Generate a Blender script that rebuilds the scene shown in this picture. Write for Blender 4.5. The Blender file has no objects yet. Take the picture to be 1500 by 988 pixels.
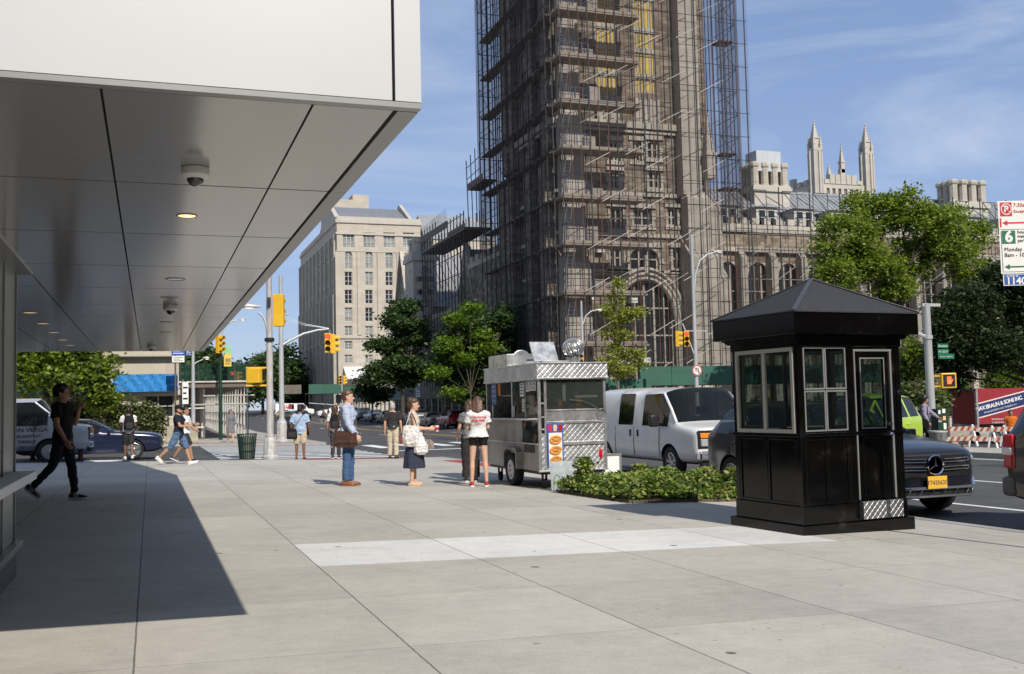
import bpy, bmesh, math, random
import numpy as np
from mathutils import Vector, Matrix, Euler, noise as mnoise
R = math.radians
rnd = random.Random(7)
scene = bpy.context.scene
COL = scene.collection

# ------------------------------------------------------------------ camera
F_PX, W_PX, H_PX = 1500.0, 1500.0, 988.0
YAW, PITCH, ROLL = R(19.5), R(3.66), R(1.3)
CAM_Z = 1.27
fw = Vector((math.sin(YAW)*math.cos(PITCH), math.cos(YAW)*math.cos(PITCH), math.sin(PITCH)))
rt = Vector((math.cos(YAW), -math.sin(YAW), 0)); up = rt.cross(fw)
rt, up = rt*math.cos(ROLL) - up*math.sin(ROLL), up*math.cos(ROLL) + rt*math.sin(ROLL)
CAM = Vector((0, 0, CAM_Z))
cd = bpy.data.cameras.new('camera'); cam = bpy.data.objects.new('camera', cd); COL.objects.link(cam)
cam.matrix_world = Matrix(((rt.x, up.x, -fw.x, CAM.x), (rt.y, up.y, -fw.y, CAM.y), (rt.z, up.z, -fw.z, CAM.z), (0, 0, 0, 1)))
cd.sensor_width = 36.0; cd.lens = 36.0*F_PX/W_PX; cd.clip_start = .05; cd.clip_end = 3000
scene.camera = cam

def ray(px, py):
    return fw + rt*((px - W_PX/2)/F_PX) - up*((py - H_PX/2)/F_PX)
def gy(Y):
    pts = ((-400, 0.0), (0, 0.0), (36, -.288), (90, -.5), (140, 0.0), (200, .9), (3000, .9))
    for (a, za), (b, zb) in zip(pts, pts[1:]):
        if Y <= b: return za + (zb - za)*(Y - a)/(b - a)
    return .9
YB = (0, 36, 90, 140, 200); XB = (-14, 9, 24, 50)
def g(X, Y):
    return -.025*min(max(X, -14), 9) - .06*min(max(X-24, 0), 26) + gy(Y)
def P(px, py, dz=0):
    "the place on the ground seen at a survey reading of the photograph"
    d = ray(px, py); lo, hi = .5, 2000.
    f = lambda t: CAM.z + d.z*t - g(d.x*t, d.y*t) - dz
    if f(hi) > 0: hi = 400
    for _ in range(60):
        m = (lo + hi)/2
        if f(m) > 0: lo = m
        else: hi = m
    return Vector((d.x*lo, d.y*lo, CAM.z + d.z*lo))
def on_y(px, py, Y): d = ray(px, py); return CAM + d*(Y/d.y)
def on_x(px, py, X): d = ray(px, py); return CAM + d*(X/d.x)
def on_z(px, py, z): d = ray(px, py); return CAM + d*((z-CAM.z)/d.z)
def proj(p):
    v = Vector(p) - CAM; z = v.dot(fw)
    return (W_PX/2 + F_PX*v.dot(rt)/z, H_PX/2 - F_PX*v.dot(up)/z)

# ------------------------------------------------------------------ mesh builder
class MB:
    def __init__(s): s.v = []; s.f = []; s.m = []; s.mi = 0; s.T = None
    def add(s, vs, fs):
        o = len(s.v)
        if s.T is not None: vs = [s.T @ Vector(v) for v in vs]
        s.v += [tuple(v) for v in vs]; s.f += [tuple(i + o for i in f) for f in fs]; s.m += [s.mi]*len(fs); return s
    def box(s, c, d, rz=0, rx=0, ry=0):
        hx, hy, hz = d[0]/2, d[1]/2, d[2]/2; E = Euler((rx, ry, rz)).to_matrix(); c = Vector(c)
        vs = [c + E @ Vector((x*hx, y*hy, z*hz)) for z in (-1, 1) for y in (-1, 1) for x in (-1, 1)]
        return s.add(vs, [(0, 2, 3, 1), (4, 5, 7, 6), (0, 1, 5, 4), (2, 6, 7, 3), (0, 4, 6, 2), (1, 3, 7, 5)])
    def bb(s, a, b):
        return s.box([(p+q)/2 for p, q in zip(a, b)], [abs(q-p) for p, q in zip(a, b)])
    def bar(s, a, b, w, h=None):
        "a square bar from a to b"
        a, b = Vector(a), Vector(b); h = h or w; d = (b - a); q = d.to_track_quat('Y', 'Z').to_matrix(); L = d.length; m = (a + b)/2
        vs = [m + q @ Vector((x*w/2, y*L/2, z*h/2)) for z in (-1, 1) for y in (-1, 1) for x in (-1, 1)]
        return s.add(vs, [(0, 2, 3, 1), (4, 5, 7, 6), (0, 1, 5, 4), (2, 6, 7, 3), (0, 4, 6, 2), (1, 3, 7, 5)])
    def tube(s, pts, r, n=8, caps=True):
        pts = [Vector(p) for p in pts]; rs = r if isinstance(r, (list, tuple)) else [r]*len(pts)
        vs = []; fs = []; pn = None
        for i, p in enumerate(pts):
            t = (pts[min(i+1, len(pts)-1)] - pts[max(i-1, 0)]).normalized()
            if pn is None: pn = t.orthogonal().normalized()
            pn = (pn - t*pn.dot(t)).normalized(); b = t.cross(pn)
            vs += [p + (pn*math.cos(a) + b*math.sin(a))*rs[i] for a in (2*math.pi*k/n for k in range(n))]
        for i in range(len(pts)-1):
            for k in range(n):
                fs.append((i*n+k, i*n+(k+1) % n, (i+1)*n+(k+1) % n, (i+1)*n+k))
        if caps: fs.append(tuple(range(n-1, -1, -1))); fs.append(tuple((len(pts)-1)*n+k for k in range(n)))
        return s.add(vs, fs)
    def loft(s, rings, caps=True, closed=True):
        n = len(rings[0]); vs = [p for r in rings for p in r]; fs = []
        for i in range(len(rings)-1):
            for k in range(n if closed else n-1):
                fs.append((i*n+k, i*n+(k+1) % n, (i+1)*n+(k+1) % n, (i+1)*n+k))
        if caps: fs.append(tuple(range(n-1, -1, -1))); fs.append(tuple((len(rings)-1)*n+k for k in range(n)))
        return s.add(vs, fs)
    def lathe(s, prof, n=24, c=(0, 0, 0), axis='z', caps=True):
        rings = []
        for r_, h in prof:
            rg = []
            for k in range(n):
                a = 2*math.pi*k/n; x, y = r_*math.cos(a), r_*math.sin(a)
                p = (x, y, h) if axis == 'z' else ((h, x, y) if axis == 'x' else (y, h, x))
                rg.append((p[0]+c[0], p[1]+c[1], p[2]+c[2]))
            rings.append(rg)
        return s.loft(rings, caps)
    def prism(s, poly, a, b, axis='y'):
        f = {'x': lambda p, t: (t, p[0], p[1]), 'y': lambda p, t: (p[0], t, p[1]), 'z': lambda p, t: (p[0], p[1], t)}[axis]
        return s.loft([[f(p, a) for p in poly], [f(p, b) for p in poly]])
    def ball(s, c, r, n=12, m=8):
        r = r if isinstance(r, (list, tuple)) else (r, r, r); rings = []
        for i in range(m+1):
            th = math.pi*(i+.02)/(m+.04); rings.append([(c[0]+r[0]*math.sin(th)*math.cos(2*math.pi*k/n), c[1]+r[1]*math.sin(th)*math.sin(2*math.pi*k/n), c[2]+r[2]*math.cos(th)) for k in range(n)])
        return s.loft(rings)
    def cap(s, a, b, ra, rb, n=12):
        "a tapered capsule"
        a, b = Vector(a), Vector(b); t = (b-a).normalized(); pts = []; rs = []
        for k in range(4): q = math.pi/2*k/4; pts.append(a - t*ra*math.cos(q)); rs.append(max(ra*math.sin(q), ra*.08))
        pts += [a, b]; rs += [ra, rb]
        for k in range(3, -1, -1): q = math.pi/2*k/4; pts.append(b + t*rb*math.cos(q)); rs.append(max(rb*math.sin(q), rb*.08))
        return s.tube(pts, rs, n)
    def quad(s, *p): return s.add(p, [(0, 1, 2, 3)])
    def build(s, name, mats=None, parent=None, smooth=0, bevel=0, seg=2, loc=None, rz=0, fix=True):
        me = bpy.data.meshes.new(name); me.from_pydata(s.v, [], s.f)
        return finish(me, s.m, name, mats, parent, smooth, bevel, seg, loc, rz, fix)

def finish(me, mi, name, mats, parent=None, smooth=0, bevel=0, seg=2, loc=None, rz=0, fix=True):
    mats = mats if isinstance(mats, (list, tuple)) else [mats]
    for m in mats: me.materials.append(m)
    if len(mats) > 1: me.polygons.foreach_set('material_index', mi)
    if fix or smooth:
        bm = bmesh.new(); bm.from_mesh(me)
        if fix: bmesh.ops.recalc_face_normals(bm, faces=bm.faces)
        if smooth:
            for f in bm.faces: f.smooth = True
            a = R(smooth)
            for e in bm.edges:
                e.smooth = len(e.link_faces) == 2 and e.calc_face_angle(0) < a
        bm.to_mesh(me); bm.free()
    me.update()
    o = bpy.data.objects.new(name, me); COL.objects.link(o)
    if parent: o.parent = parent
    if loc is not None: o.location = loc
    if rz: o.rotation_euler.z = rz
    if bevel:
        b = o.modifiers.new('bevel', 'BEVEL'); b.width = bevel; b.segments = seg; b.limit_method = 'ANGLE'; b.angle_limit = R(35)
        b.harden_normals = False
    return o

def tag(o, label=None, cat=None, group=None, kind=None):
    if label: o['label'] = label
    if cat: o['category'] = cat
    if group: o['group'] = group
    if kind: o['kind'] = kind
    return o
def thing(name, label, cat, loc=(0, 0, 0), rz=0, group=None):
    o = bpy.data.objects.new(name, None); COL.objects.link(o); o.empty_display_size = .2
    o.location = loc; o.rotation_euler = (0, 0, rz); return tag(o, label, cat, group)
def struct(o): o['kind'] = 'structure'; return o
def kids(o): return [c for c in bpy.data.objects if c.parent == o]
def copy_tree(o, parent=None):
    c = o.copy(); COL.objects.link(c)
    if parent: c.parent = parent
    for k in kids(o): copy_tree(k, c)
    return c

def text_mb(txt, size, depth=.004, align='CENTER', spacing=1.0, bold=0.0):
    cu = bpy.data.curves.new('t', 'FONT'); cu.body = txt; cu.size = size; cu.align_x = align; cu.align_y = 'CENTER'; cu.extrude = depth/2
    cu.space_character = spacing; cu.offset = bold; cu.resolution_u = 3
    o = bpy.data.objects.new('t', cu); COL.objects.link(o)
    bpy.context.view_layer.update()
    me = bpy.data.meshes.new_from_object(o.evaluated_get(bpy.context.evaluated_depsgraph_get()))
    vs = [tuple(v.co) for v in me.vertices]; fs = [tuple(p.vertices) for p in me.polygons]
    bpy.data.objects.remove(o); bpy.data.curves.remove(cu); bpy.data.meshes.remove(me)
    return vs, fs
def lettering(mb, txt, size, M, depth=.004, **k):
    "letters laid in the plane of matrix M (x along the line, y up)"
    vs, fs = text_mb(txt, size, depth, **k); mb.add([M @ Vector(v) for v in vs], fs); return mb
def facing(pos, xdir, zdir=(0, 0, 1)):
    x = Vector(xdir).normalized(); y = Vector(zdir).normalized(); n = x.cross(y); y = n.cross(x)
    return Matrix(((x.x, y.x, n.x, pos[0]), (x.y, y.y, n.y, pos[1]), (x.z, y.z, n.z, pos[2]), (0, 0, 0, 1)))

# ------------------------------------------------------------------ materials
def newmat(name):
    m = bpy.data.materials.new(name); m.use_nodes = True; nt = m.node_tree
    return m, nt, nt.nodes['Principled BSDF']
def N(nt, t, **k):
    n = nt.nodes.new(t)
    for a, b in k.items():
        if a in n.inputs.keys() if hasattr(n.inputs, 'keys') else False: n.inputs[a].default_value = b
        else: setattr(n, a, b)
    return n
def ramp(nt, stops):
    r = nt.nodes.new('ShaderNodeValToRGB'); e = r.color_ramp.elements
    while len(e) > 1: e.remove(e[-1])
    e[0].position = stops[0][0]; e[0].color = (*stops[0][1], 1)
    for p, c in stops[1:]: q = e.new(p); q.color = (*c, 1)
    return r
def coords(nt, scale=(1, 1, 1), kind='Object', rot=(0, 0, 0)):
    tc = nt.nodes.new('ShaderNodeTexCoord'); mp = nt.nodes.new('ShaderNodeMapping')
    mp.inputs['Scale'].default_value = scale; mp.inputs['Rotation'].default_value = rot
    nt.links.new(tc.outputs[kind], mp.inputs['Vector']); return mp.outputs['Vector']
def mul(c, k): return tuple(min(1, x*k) for x in c)
def pm(name, col, rough=.6, metal=0, var=.12, scale=4, bump=0, bscale=60, rvar=.1, coat=0, stretch=(1, 1, 1), detail=6, spec=None):
    m, nt, b = newmat(name); L = nt.links
    v = coords(nt, tuple(s for s in stretch))
    n1 = N(nt, 'ShaderNodeTexNoise'); n1.inputs['Scale'].default_value = scale; n1.inputs['Detail'].default_value = detail; n1.inputs['Roughness'].default_value = .62
    L.new(v, n1.inputs['Vector'])
    r = ramp(nt, [(.25, mul(col, 1-var)), (.5, col), (.75, mul(col, 1+var))]); L.new(n1.outputs['Fac'], r.inputs['Fac']); L.new(r.outputs['Color'], b.inputs['Base Color'])
    if rvar:
        mr = N(nt, 'ShaderNodeMapRange'); mr.inputs['From Min'].default_value = .3; mr.inputs['From Max'].default_value = .7
        mr.inputs['To Min'].default_value = max(.02, rough-rvar); mr.inputs['To Max'].default_value = min(1, rough+rvar)
        L.new(n1.outputs['Fac'], mr.inputs['Value']); L.new(mr.outputs['Result'], b.inputs['Roughness'])
    else: b.inputs['Roughness'].default_value = rough
    b.inputs['Metallic'].default_value = metal
    if coat: b.inputs['Coat Weight'].default_value = coat; b.inputs['Coat Roughness'].default_value = .04
    if spec is not None: b.inputs['Specular IOR Level'].default_value = spec
    if bump:
        n2 = N(nt, 'ShaderNodeTexNoise'); n2.inputs['Scale'].default_value = bscale; n2.inputs['Detail'].default_value = 4
        L.new(v, n2.inputs['Vector'])
        bp = N(nt, 'ShaderNodeBump'); bp.inputs['Strength'].default_value = bump; bp.inputs['Distance'].default_value = .02
        L.new(n2.outputs['Fac'], bp.inputs['Height']); L.new(bp.outputs['Normal'], b.inputs['Normal'])
    return m
def glassmat(name, tint=(.02, .03, .03), rough=.02, alpha=.35, spec=.5):
    "thin tinted glazing: a dark glossy film one can partly see through"
    m, nt, b = newmat(name); L = nt.links
    b.inputs['Base Color'].default_value = (*tint, 1); b.inputs['Roughness'].default_value = rough
    b.inputs['Specular IOR Level'].default_value = spec
    b.inputs['Coat Weight'].default_value = .5; b.inputs['Coat Roughness'].default_value = .02
    tr = N(nt, 'ShaderNodeBsdfTransparent'); tr.inputs['Color'].default_value = (.8, .86, .84, 1)
    mx = N(nt, 'ShaderNodeMixShader'); mx.inputs['Fac'].default_value = 1-alpha
    L.new(tr.outputs[0], mx.inputs[1]); L.new(b.outputs[0], mx.inputs[2])
    L.new(mx.outputs[0], nt.nodes['Material Output'].inputs['Surface']); return m
def emis(name, col, s=3):
    m, nt, b = newmat(name); b.inputs['Base Color'].default_value = (*col, 1); b.inputs['Emission Color'].default_value = (*col, 1); b.inputs['Emission Strength'].default_value = s; return m
def leafmat(name, cols, trans=.35, rough=.5):
    m, nt, b = newmat(name); L = nt.links
    ge = N(nt, 'ShaderNodeNewGeometry'); r = ramp(nt, [(i/(len(cols)-1), c) for i, c in enumerate(cols)])
    L.new(ge.outputs['Random Per Island'], r.inputs['Fac']); L.new(r.outputs['Color'], b.inputs['Base Color']); b.inputs['Roughness'].default_value = rough
    b.inputs['Specular IOR Level'].default_value = .35
    t = N(nt, 'ShaderNodeBsdfTranslucent'); h = N(nt, 'ShaderNodeHueSaturation'); h.inputs['Value'].default_value = 1.6; h.inputs['Saturation'].default_value = 1.15
    L.new(r.outputs['Color'], h.inputs['Color']); L.new(h.outputs['Color'], t.inputs['Color'])
    mx = N(nt, 'ShaderNodeMixShader'); mx.inputs['Fac'].default_value = trans
    L.new(b.outputs[0], mx.inputs[1]); L.new(t.outputs[0], mx.inputs[2]); L.new(mx.outputs[0], nt.nodes['Material Output'].inputs['Surface']); return m

# ------------------------------------------------------------------ light
SUN_EL = R(39); sun_to = Vector((.135, -.99, 0)).normalized()*math.cos(SUN_EL) + Vector((0, 0, math.sin(SUN_EL)))
ld = bpy.data.lights.new('sun', 'SUN'); ld.energy = 4.6; ld.angle = R(.53); ld.color = (1, .94, .85)
sun = bpy.data.objects.new('sun', ld); COL.objects.link(sun); sun.rotation_euler = (-sun_to).to_track_quat('-Z', 'Y').to_euler()
wd = bpy.data.worlds.new('World'); scene.world = wd; wd.use_nodes = True; nt = wd.node_tree; bg = nt.nodes['Background']
sk = nt.nodes.new('ShaderNodeTexSky'); sk.sky_type = 'NISHITA'; sk.sun_disc = False; sk.sun_elevation = SUN_EL; sk.sun_rotation = math.atan2(sun_to.x, sun_to.y)
sk.air_density = 1.15; sk.dust_density = .25; sk.ozone_density = 2.6; sk.altitude = 20
tc = nt.nodes.new('ShaderNodeTexCoord'); mp = nt.nodes.new('ShaderNodeMapping'); mp.inputs['Scale'].default_value = (1.3, 2.2, 7); mp.inputs['Rotation'].default_value = (.15, .35, .5)
nt.links.new(tc.outputs['Generated'], mp.inputs['Vector'])
nz = nt.nodes.new('ShaderNodeTexNoise'); nz.inputs['Scale'].default_value = 1.6; nz.inputs['Detail'].default_value = 9; nz.inputs['Roughness'].default_value = .58; nz.inputs['Distortion'].default_value = .6
nt.links.new(mp.outputs['Vector'], nz.inputs['Vector'])
cr = ramp(nt, [(.45, (0, 0, 0)), (.58, (.22, .22, .22)), (.76, (.62, .62, .62))]); nt.links.new(nz.outputs['Fac'], cr.inputs['Fac'])
mx = nt.nodes.new('ShaderNodeMix'); mx.data_type = 'RGBA'; mx.inputs[7].default_value = (6.6, 7.2, 8.0, 1)
sz = nt.nodes.new('ShaderNodeSeparateXYZ'); nt.links.new(tc.outputs['Generated'], sz.inputs[0])
hr = ramp(nt, [(0, (4.0, 5.1, 6.7)), (.12, (3.0, 4.1, 6.7)), (.4, (1.9, 2.9, 5.2)), (1, (1.5, 2.0, 3.2))]); nt.links.new(sz.outputs['Z'], hr.inputs['Fac'])
hm = nt.nodes.new('ShaderNodeMix'); hm.data_type = 'RGBA'; hm.inputs[0].default_value = .82; nt.links.new(sk.outputs['Color'], hm.inputs[6]); nt.links.new(hr.outputs['Color'], hm.inputs[7])
nt.links.new(cr.outputs['Color'], mx.inputs[0]); nt.links.new(hm.outputs[2], mx.inputs[6]); nt.links.new(mx.outputs[2], bg.inputs['Color'])
bg.inputs['Strength'].default_value = .115
vs = scene.view_settings; vs.view_transform = 'Standard'; vs.look = 'None'; vs.exposure = 0; vs.gamma = 1; vs.use_curve_mapping = False
scene.cycles.max_bounces = 8; scene.cycles.transparent_max_bounces = 16; scene.cycles.caustics_reflective = False; scene.cycles.caustics_refractive = False
scene.cycles.use_denoising = True

# ------------------------------------------------------------------ shared materials
M = {}
M['steel'] = pm('galvanised_steel', (.42, .43, .44), .38, .9, .1, 3)
M['pole'] = pm('pole_paint', (.50, .51, .51), .5, .3, .12, 2, stretch=(3, 3, .4))
M['pole_rust'] = pm('weathered_pole', (.47, .45, .43), .6, .2, .35, 3, stretch=(3, 3, .6))
M['yellow'] = pm('signal_yellow', (.72, .42, .02), .45, 0, .08, 4)
M['black'] = pm('black_plastic', (.012, .012, .013), .45, 0, .2, 8)
M['rubber'] = pm('tyre_rubber', (.017, .017, .018), .8, 0, .25, 14, bump=.3, bscale=90)
M['chrome'] = pm('chrome', (.75, .76, .78), .1, 1, .05, 6, rvar=.04)
M['alloy'] = pm('alloy_rim', (.55, .56, .58), .3, .9, .08, 8)
M['white'] = pm('white_paint', (.78, .78, .77), .5, 0, .04, 3)
M['greenply'] = pm('green_plywood', (.03, .105, .075), .7, 0, .18, 1.5, bump=.1, stretch=(.5, .5, 4))
M['carglass'] = glassmat('car_glass', (.012, .014, .015), .02, .42)
M['clearglass'] = glassmat('clear_glass', (.03, .035, .035), .02, .55)
M['wood_dark'] = pm('dark_plank', (.12, .095, .075), .85, 0, .3, 3, stretch=(1, 1, 6))
M['lampoff'] = pm('lamp_lens', (.85, .85, .82), .3, 0, .02, 3)
M['red_lens'] = pm('red_lens', (.5, .015, .02), .15, 0, .1, 8, coat=.6)
M['amber'] = pm('amber_lens', (.8, .26, .02), .15, 0, .1, 8, coat=.6)
M['headlamp'] = pm('headlamp_lens', (.62, .64, .66), .12, .5, .3, 22, coat=.8)
M['plate_y'] = pm('yellow_plate', (.82, .47, .04), .45, 0, .05, 5)
M['navy'] = pm('navy_print', (.015, .03, .12), .5, 0, .1, 5)
M['red_print'] = pm('red_print', (.55, .02, .03), .5, 0, .05, 5)
M['green_print'] = pm('green_print', (.01, .14, .07), .5, 0, .05, 5)
M['blue_print'] = pm('blue_print', (.02, .09, .36), .5, 0, .05, 5)
M['paper'] = pm('paper', (.75, .74, .7), .7, 0, .06, 6)
# ================================================================== GROUND, ROADS, PAVEMENTS
def grid_sheet(mb, x0, x1, y0, y1, dz=0, extra=()):
    xs = sorted({x0, x1, *[x for x in XB if x0 < x < x1]}); ys = sorted({y0, y1, *[y for y in YB if y0 < y < y1]})
    for a, b in zip(xs, xs[1:]):
        for c, d in zip(ys, ys[1:]):
            mb.quad((a, c, g(a, c)+dz), (b, c, g(b, c)+dz), (b, d, g(b, d)+dz), (a, d, g(a, d)+dz))
def skirt(mb, x0, x1, y0, y1, h=.3):
    xs = sorted({x0, x1, *[x for x in XB if x0 < x < x1]}); ys = sorted({y0, y1, *[y for y in YB if y0 < y < y1]})
    for y in (y0, y1):
        for a, b in zip(xs, xs[1:]): mb.quad((a, y, g(a, y)-h), (b, y, g(b, y)-h), (b, y, g(b, y)), (a, y, g(a, y)))
    for x in (x0, x1):
        for a, b in zip(ys, ys[1:]): mb.quad((x, a, g(x, a)-h), (x, b, g(x, b)-h), (x, b, g(x, b)), (x, a, g(x, a)))

def concrete(name, x0, sx, y0, sy, col, bright=None):
    m, nt, b = newmat(name); L = nt.links
    tc = N(nt, 'ShaderNodeTexCoord'); sp = N(nt, 'ShaderNodeSeparateXYZ'); L.new(tc.outputs['Object'], sp.inputs[0])
    def mth(op, a, b_=None, c=None):
        n = N(nt, 'ShaderNodeMath'); n.operation = op
        for i, q in enumerate((a, b_, c)):
            if q is None: continue
            if isinstance(q, (int, float)): n.inputs[i].default_value = q
            else: L.new(q, n.inputs[i])
        return n.outputs[0]
    nw = N(nt, 'ShaderNodeTexNoise'); nw.inputs['Scale'].default_value = 9; nw.inputs['Detail'].default_value = 5; L.new(tc.outputs['Object'], nw.inputs['Vector'])
    wob = mth('MULTIPLY', mth('SUBTRACT', nw.outputs['Fac'], .5), .012)
    u = mth('DIVIDE', mth('SUBTRACT', mth('ADD', sp.outputs['X'], wob), x0), sx); v = mth('DIVIDE', mth('SUBTRACT', mth('ADD', sp.outputs['Y'], wob), y0), sy)
    def line(t, s, w):
        d = mth('MULTIPLY', mth('ABSOLUTE', mth('SUBTRACT', mth('FRACT', mth('ADD', t, .5)), .5)), s)
        return mth('LESS_THAN', d, w)
    lx = line(u, sx, .0055); ly = line(v, sy, .004)
    cmb = N(nt, 'ShaderNodeCombineXYZ'); L.new(mth('FLOOR', u), cmb.inputs[0]); L.new(mth('FLOOR', v), cmb.inputs[1])
    wn = N(nt, 'ShaderNodeTexWhiteNoise'); wn.noise_dimensions = '2D'; L.new(cmb.outputs[0], wn.inputs['Vector'])
    n1 = N(nt, 'ShaderNodeTexNoise'); n1.inputs['Scale'].default_value = .55; n1.inputs['Detail'].default_value = 9; n1.inputs['Roughness'].default_value = .65; L.new(tc.outputs['Object'], n1.inputs['Vector'])
    n2 = N(nt, 'ShaderNodeTexNoise'); n2.inputs['Scale'].default_value = 55; n2.inputs['Detail'].default_value = 5; L.new(tc.outputs['Object'], n2.inputs['Vector'])
    mpn = N(nt, 'ShaderNodeMapping'); mpn.inputs['Scale'].default_value = (.7, 14, 1); L.new(tc.outputs['Object'], mpn.inputs['Vector'])
    n3 = N(nt, 'ShaderNodeTexNoise'); n3.inputs['Scale'].default_value = 2.2; n3.inputs['Detail'].default_value = 4; L.new(mpn.outputs[0], n3.inputs['Vector'])
    val = mth('ADD', .31, mth('ADD', mth('MULTIPLY', wn.outputs['Value'], .16), mth('ADD', mth('MULTIPLY', n1.outputs['Fac'], .70), mth('ADD', mth('MULTIPLY', n2.outputs['Fac'], .34), mth('MULTIPLY', n3.outputs['Fac'], .17)))))
    n4 = N(nt, 'ShaderNodeTexNoise'); n4.inputs['Scale'].default_value = 5.5; n4.inputs['Detail'].default_value = 7; n4.inputs['Roughness'].default_value = .75; L.new(tc.outputs['Object'], n4.inputs['Vector']); val = mth('ADD', val, mth('MULTIPLY', mth('SUBTRACT', n4.outputs['Fac'], .5), .42))
    base = N(nt, 'ShaderNodeMix'); base.data_type = 'RGBA'; base.blend_type = 'MULTIPLY'; base.inputs[0].default_value = 1; base.inputs[6].default_value = (*col, 1)
    cmb2 = N(nt, 'ShaderNodeCombineColor'); [L.new(val, cmb2.inputs[i]) for i in range(3)]; L.new(cmb2.outputs[0], base.inputs[7])
    out = base.outputs[2]
    def mixc(fac, c, src):
        mx = N(nt, 'ShaderNodeMix'); mx.data_type = 'RGBA'; L.new(fac, mx.inputs[0]); L.new(src, mx.inputs[6])
        if isinstance(c, tuple): mx.inputs[7].default_value = (*c, 1)
        else: L.new(c, mx.inputs[7])
        return mx.outputs[2]
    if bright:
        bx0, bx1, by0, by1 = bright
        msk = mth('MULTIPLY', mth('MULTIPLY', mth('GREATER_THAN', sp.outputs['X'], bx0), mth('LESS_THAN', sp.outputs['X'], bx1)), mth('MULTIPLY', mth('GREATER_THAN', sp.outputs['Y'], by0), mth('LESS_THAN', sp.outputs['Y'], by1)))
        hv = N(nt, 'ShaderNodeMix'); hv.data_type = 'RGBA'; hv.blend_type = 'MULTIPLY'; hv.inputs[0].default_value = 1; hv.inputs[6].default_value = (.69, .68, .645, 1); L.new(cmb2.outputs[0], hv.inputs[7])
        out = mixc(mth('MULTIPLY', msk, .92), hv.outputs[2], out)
    # gum spots and dark stains
    vo = N(nt, 'ShaderNodeTexVoronoi'); vo.inputs['Scale'].default_value = 1.6; L.new(tc.outputs['Object'], vo.inputs['Vector'])
    sz = N(nt, 'ShaderNodeSeparateColor'); L.new(vo.outputs['Color'], sz.inputs[0])
    spot = mth('LESS_THAN', vo.outputs['Distance'], mth('MULTIPLY', mth('POWER', sz.outputs[0], 1.6), .075))
    out = mixc(mth('MULTIPLY', spot, .75), (.05, .047, .045), out)
    vo2 = N(nt, 'ShaderNodeTexVoronoi'); vo2.inputs['Scale'].default_value = 2.7; L.new(tc.outputs['Object'], vo2.inputs['Vector'])
    sz2 = N(nt, 'ShaderNodeSeparateColor'); L.new(vo2.outputs['Color'], sz2.inputs[0])
    spot2 = mth('LESS_THAN', vo2.outputs['Distance'], mth('MULTIPLY', mth('POWER', sz2.outputs[1], 3), .085))
    out = mixc(mth('MULTIPLY', spot2, .45), (.11, .105, .1), out)
    vo3 = N(nt, 'ShaderNodeTexVoronoi'); vo3.inputs['Scale'].default_value = 8; L.new(tc.outputs['Object'], vo3.inputs['Vector'])
    sz3 = N(nt, 'ShaderNodeSeparateColor'); L.new(vo3.outputs['Color'], sz3.inputs[0])
    spot3 = mth('LESS_THAN', vo3.outputs['Distance'], mth('MULTIPLY', mth('POWER', sz3.outputs[2], 4), .13)); out = mixc(mth('MULTIPLY', spot3, .42), (.10, .095, .09), out)
    st = N(nt, 'ShaderNodeMapRange'); st.inputs['From Min'].default_value = .55; st.inputs['From Max'].default_value = .74; L.new(n1.outputs['Fac'], st.inputs['Value'])
    out = mixc(mth('MULTIPLY', st.outputs[0], .5), (.2, .185, .165), out)
    out = mixc(mth('MULTIPLY', lx, .75), (.075, .07, .066), out); out = mixc(mth('MULTIPLY', ly, mth('MULTIPLY', nw.outputs['Fac'], 1.1)), (.12, .112, .105), out)
    L.new(out, b.inputs['Base Color']); b.inputs['Roughness'].default_value = .82; b.inputs['Specular IOR Level'].default_value = .35
    bp = N(nt, 'ShaderNodeBump'); bp.inputs['Strength'].default_value = .18; bp.inputs['Distance'].default_value = .01
    L.new(mth('SUBTRACT', n2.outputs['Fac'], mth('MAXIMUM', lx, ly)), bp.inputs['Height']); L.new(bp.outputs['Normal'], b.inputs['Normal'])
    return m
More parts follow.
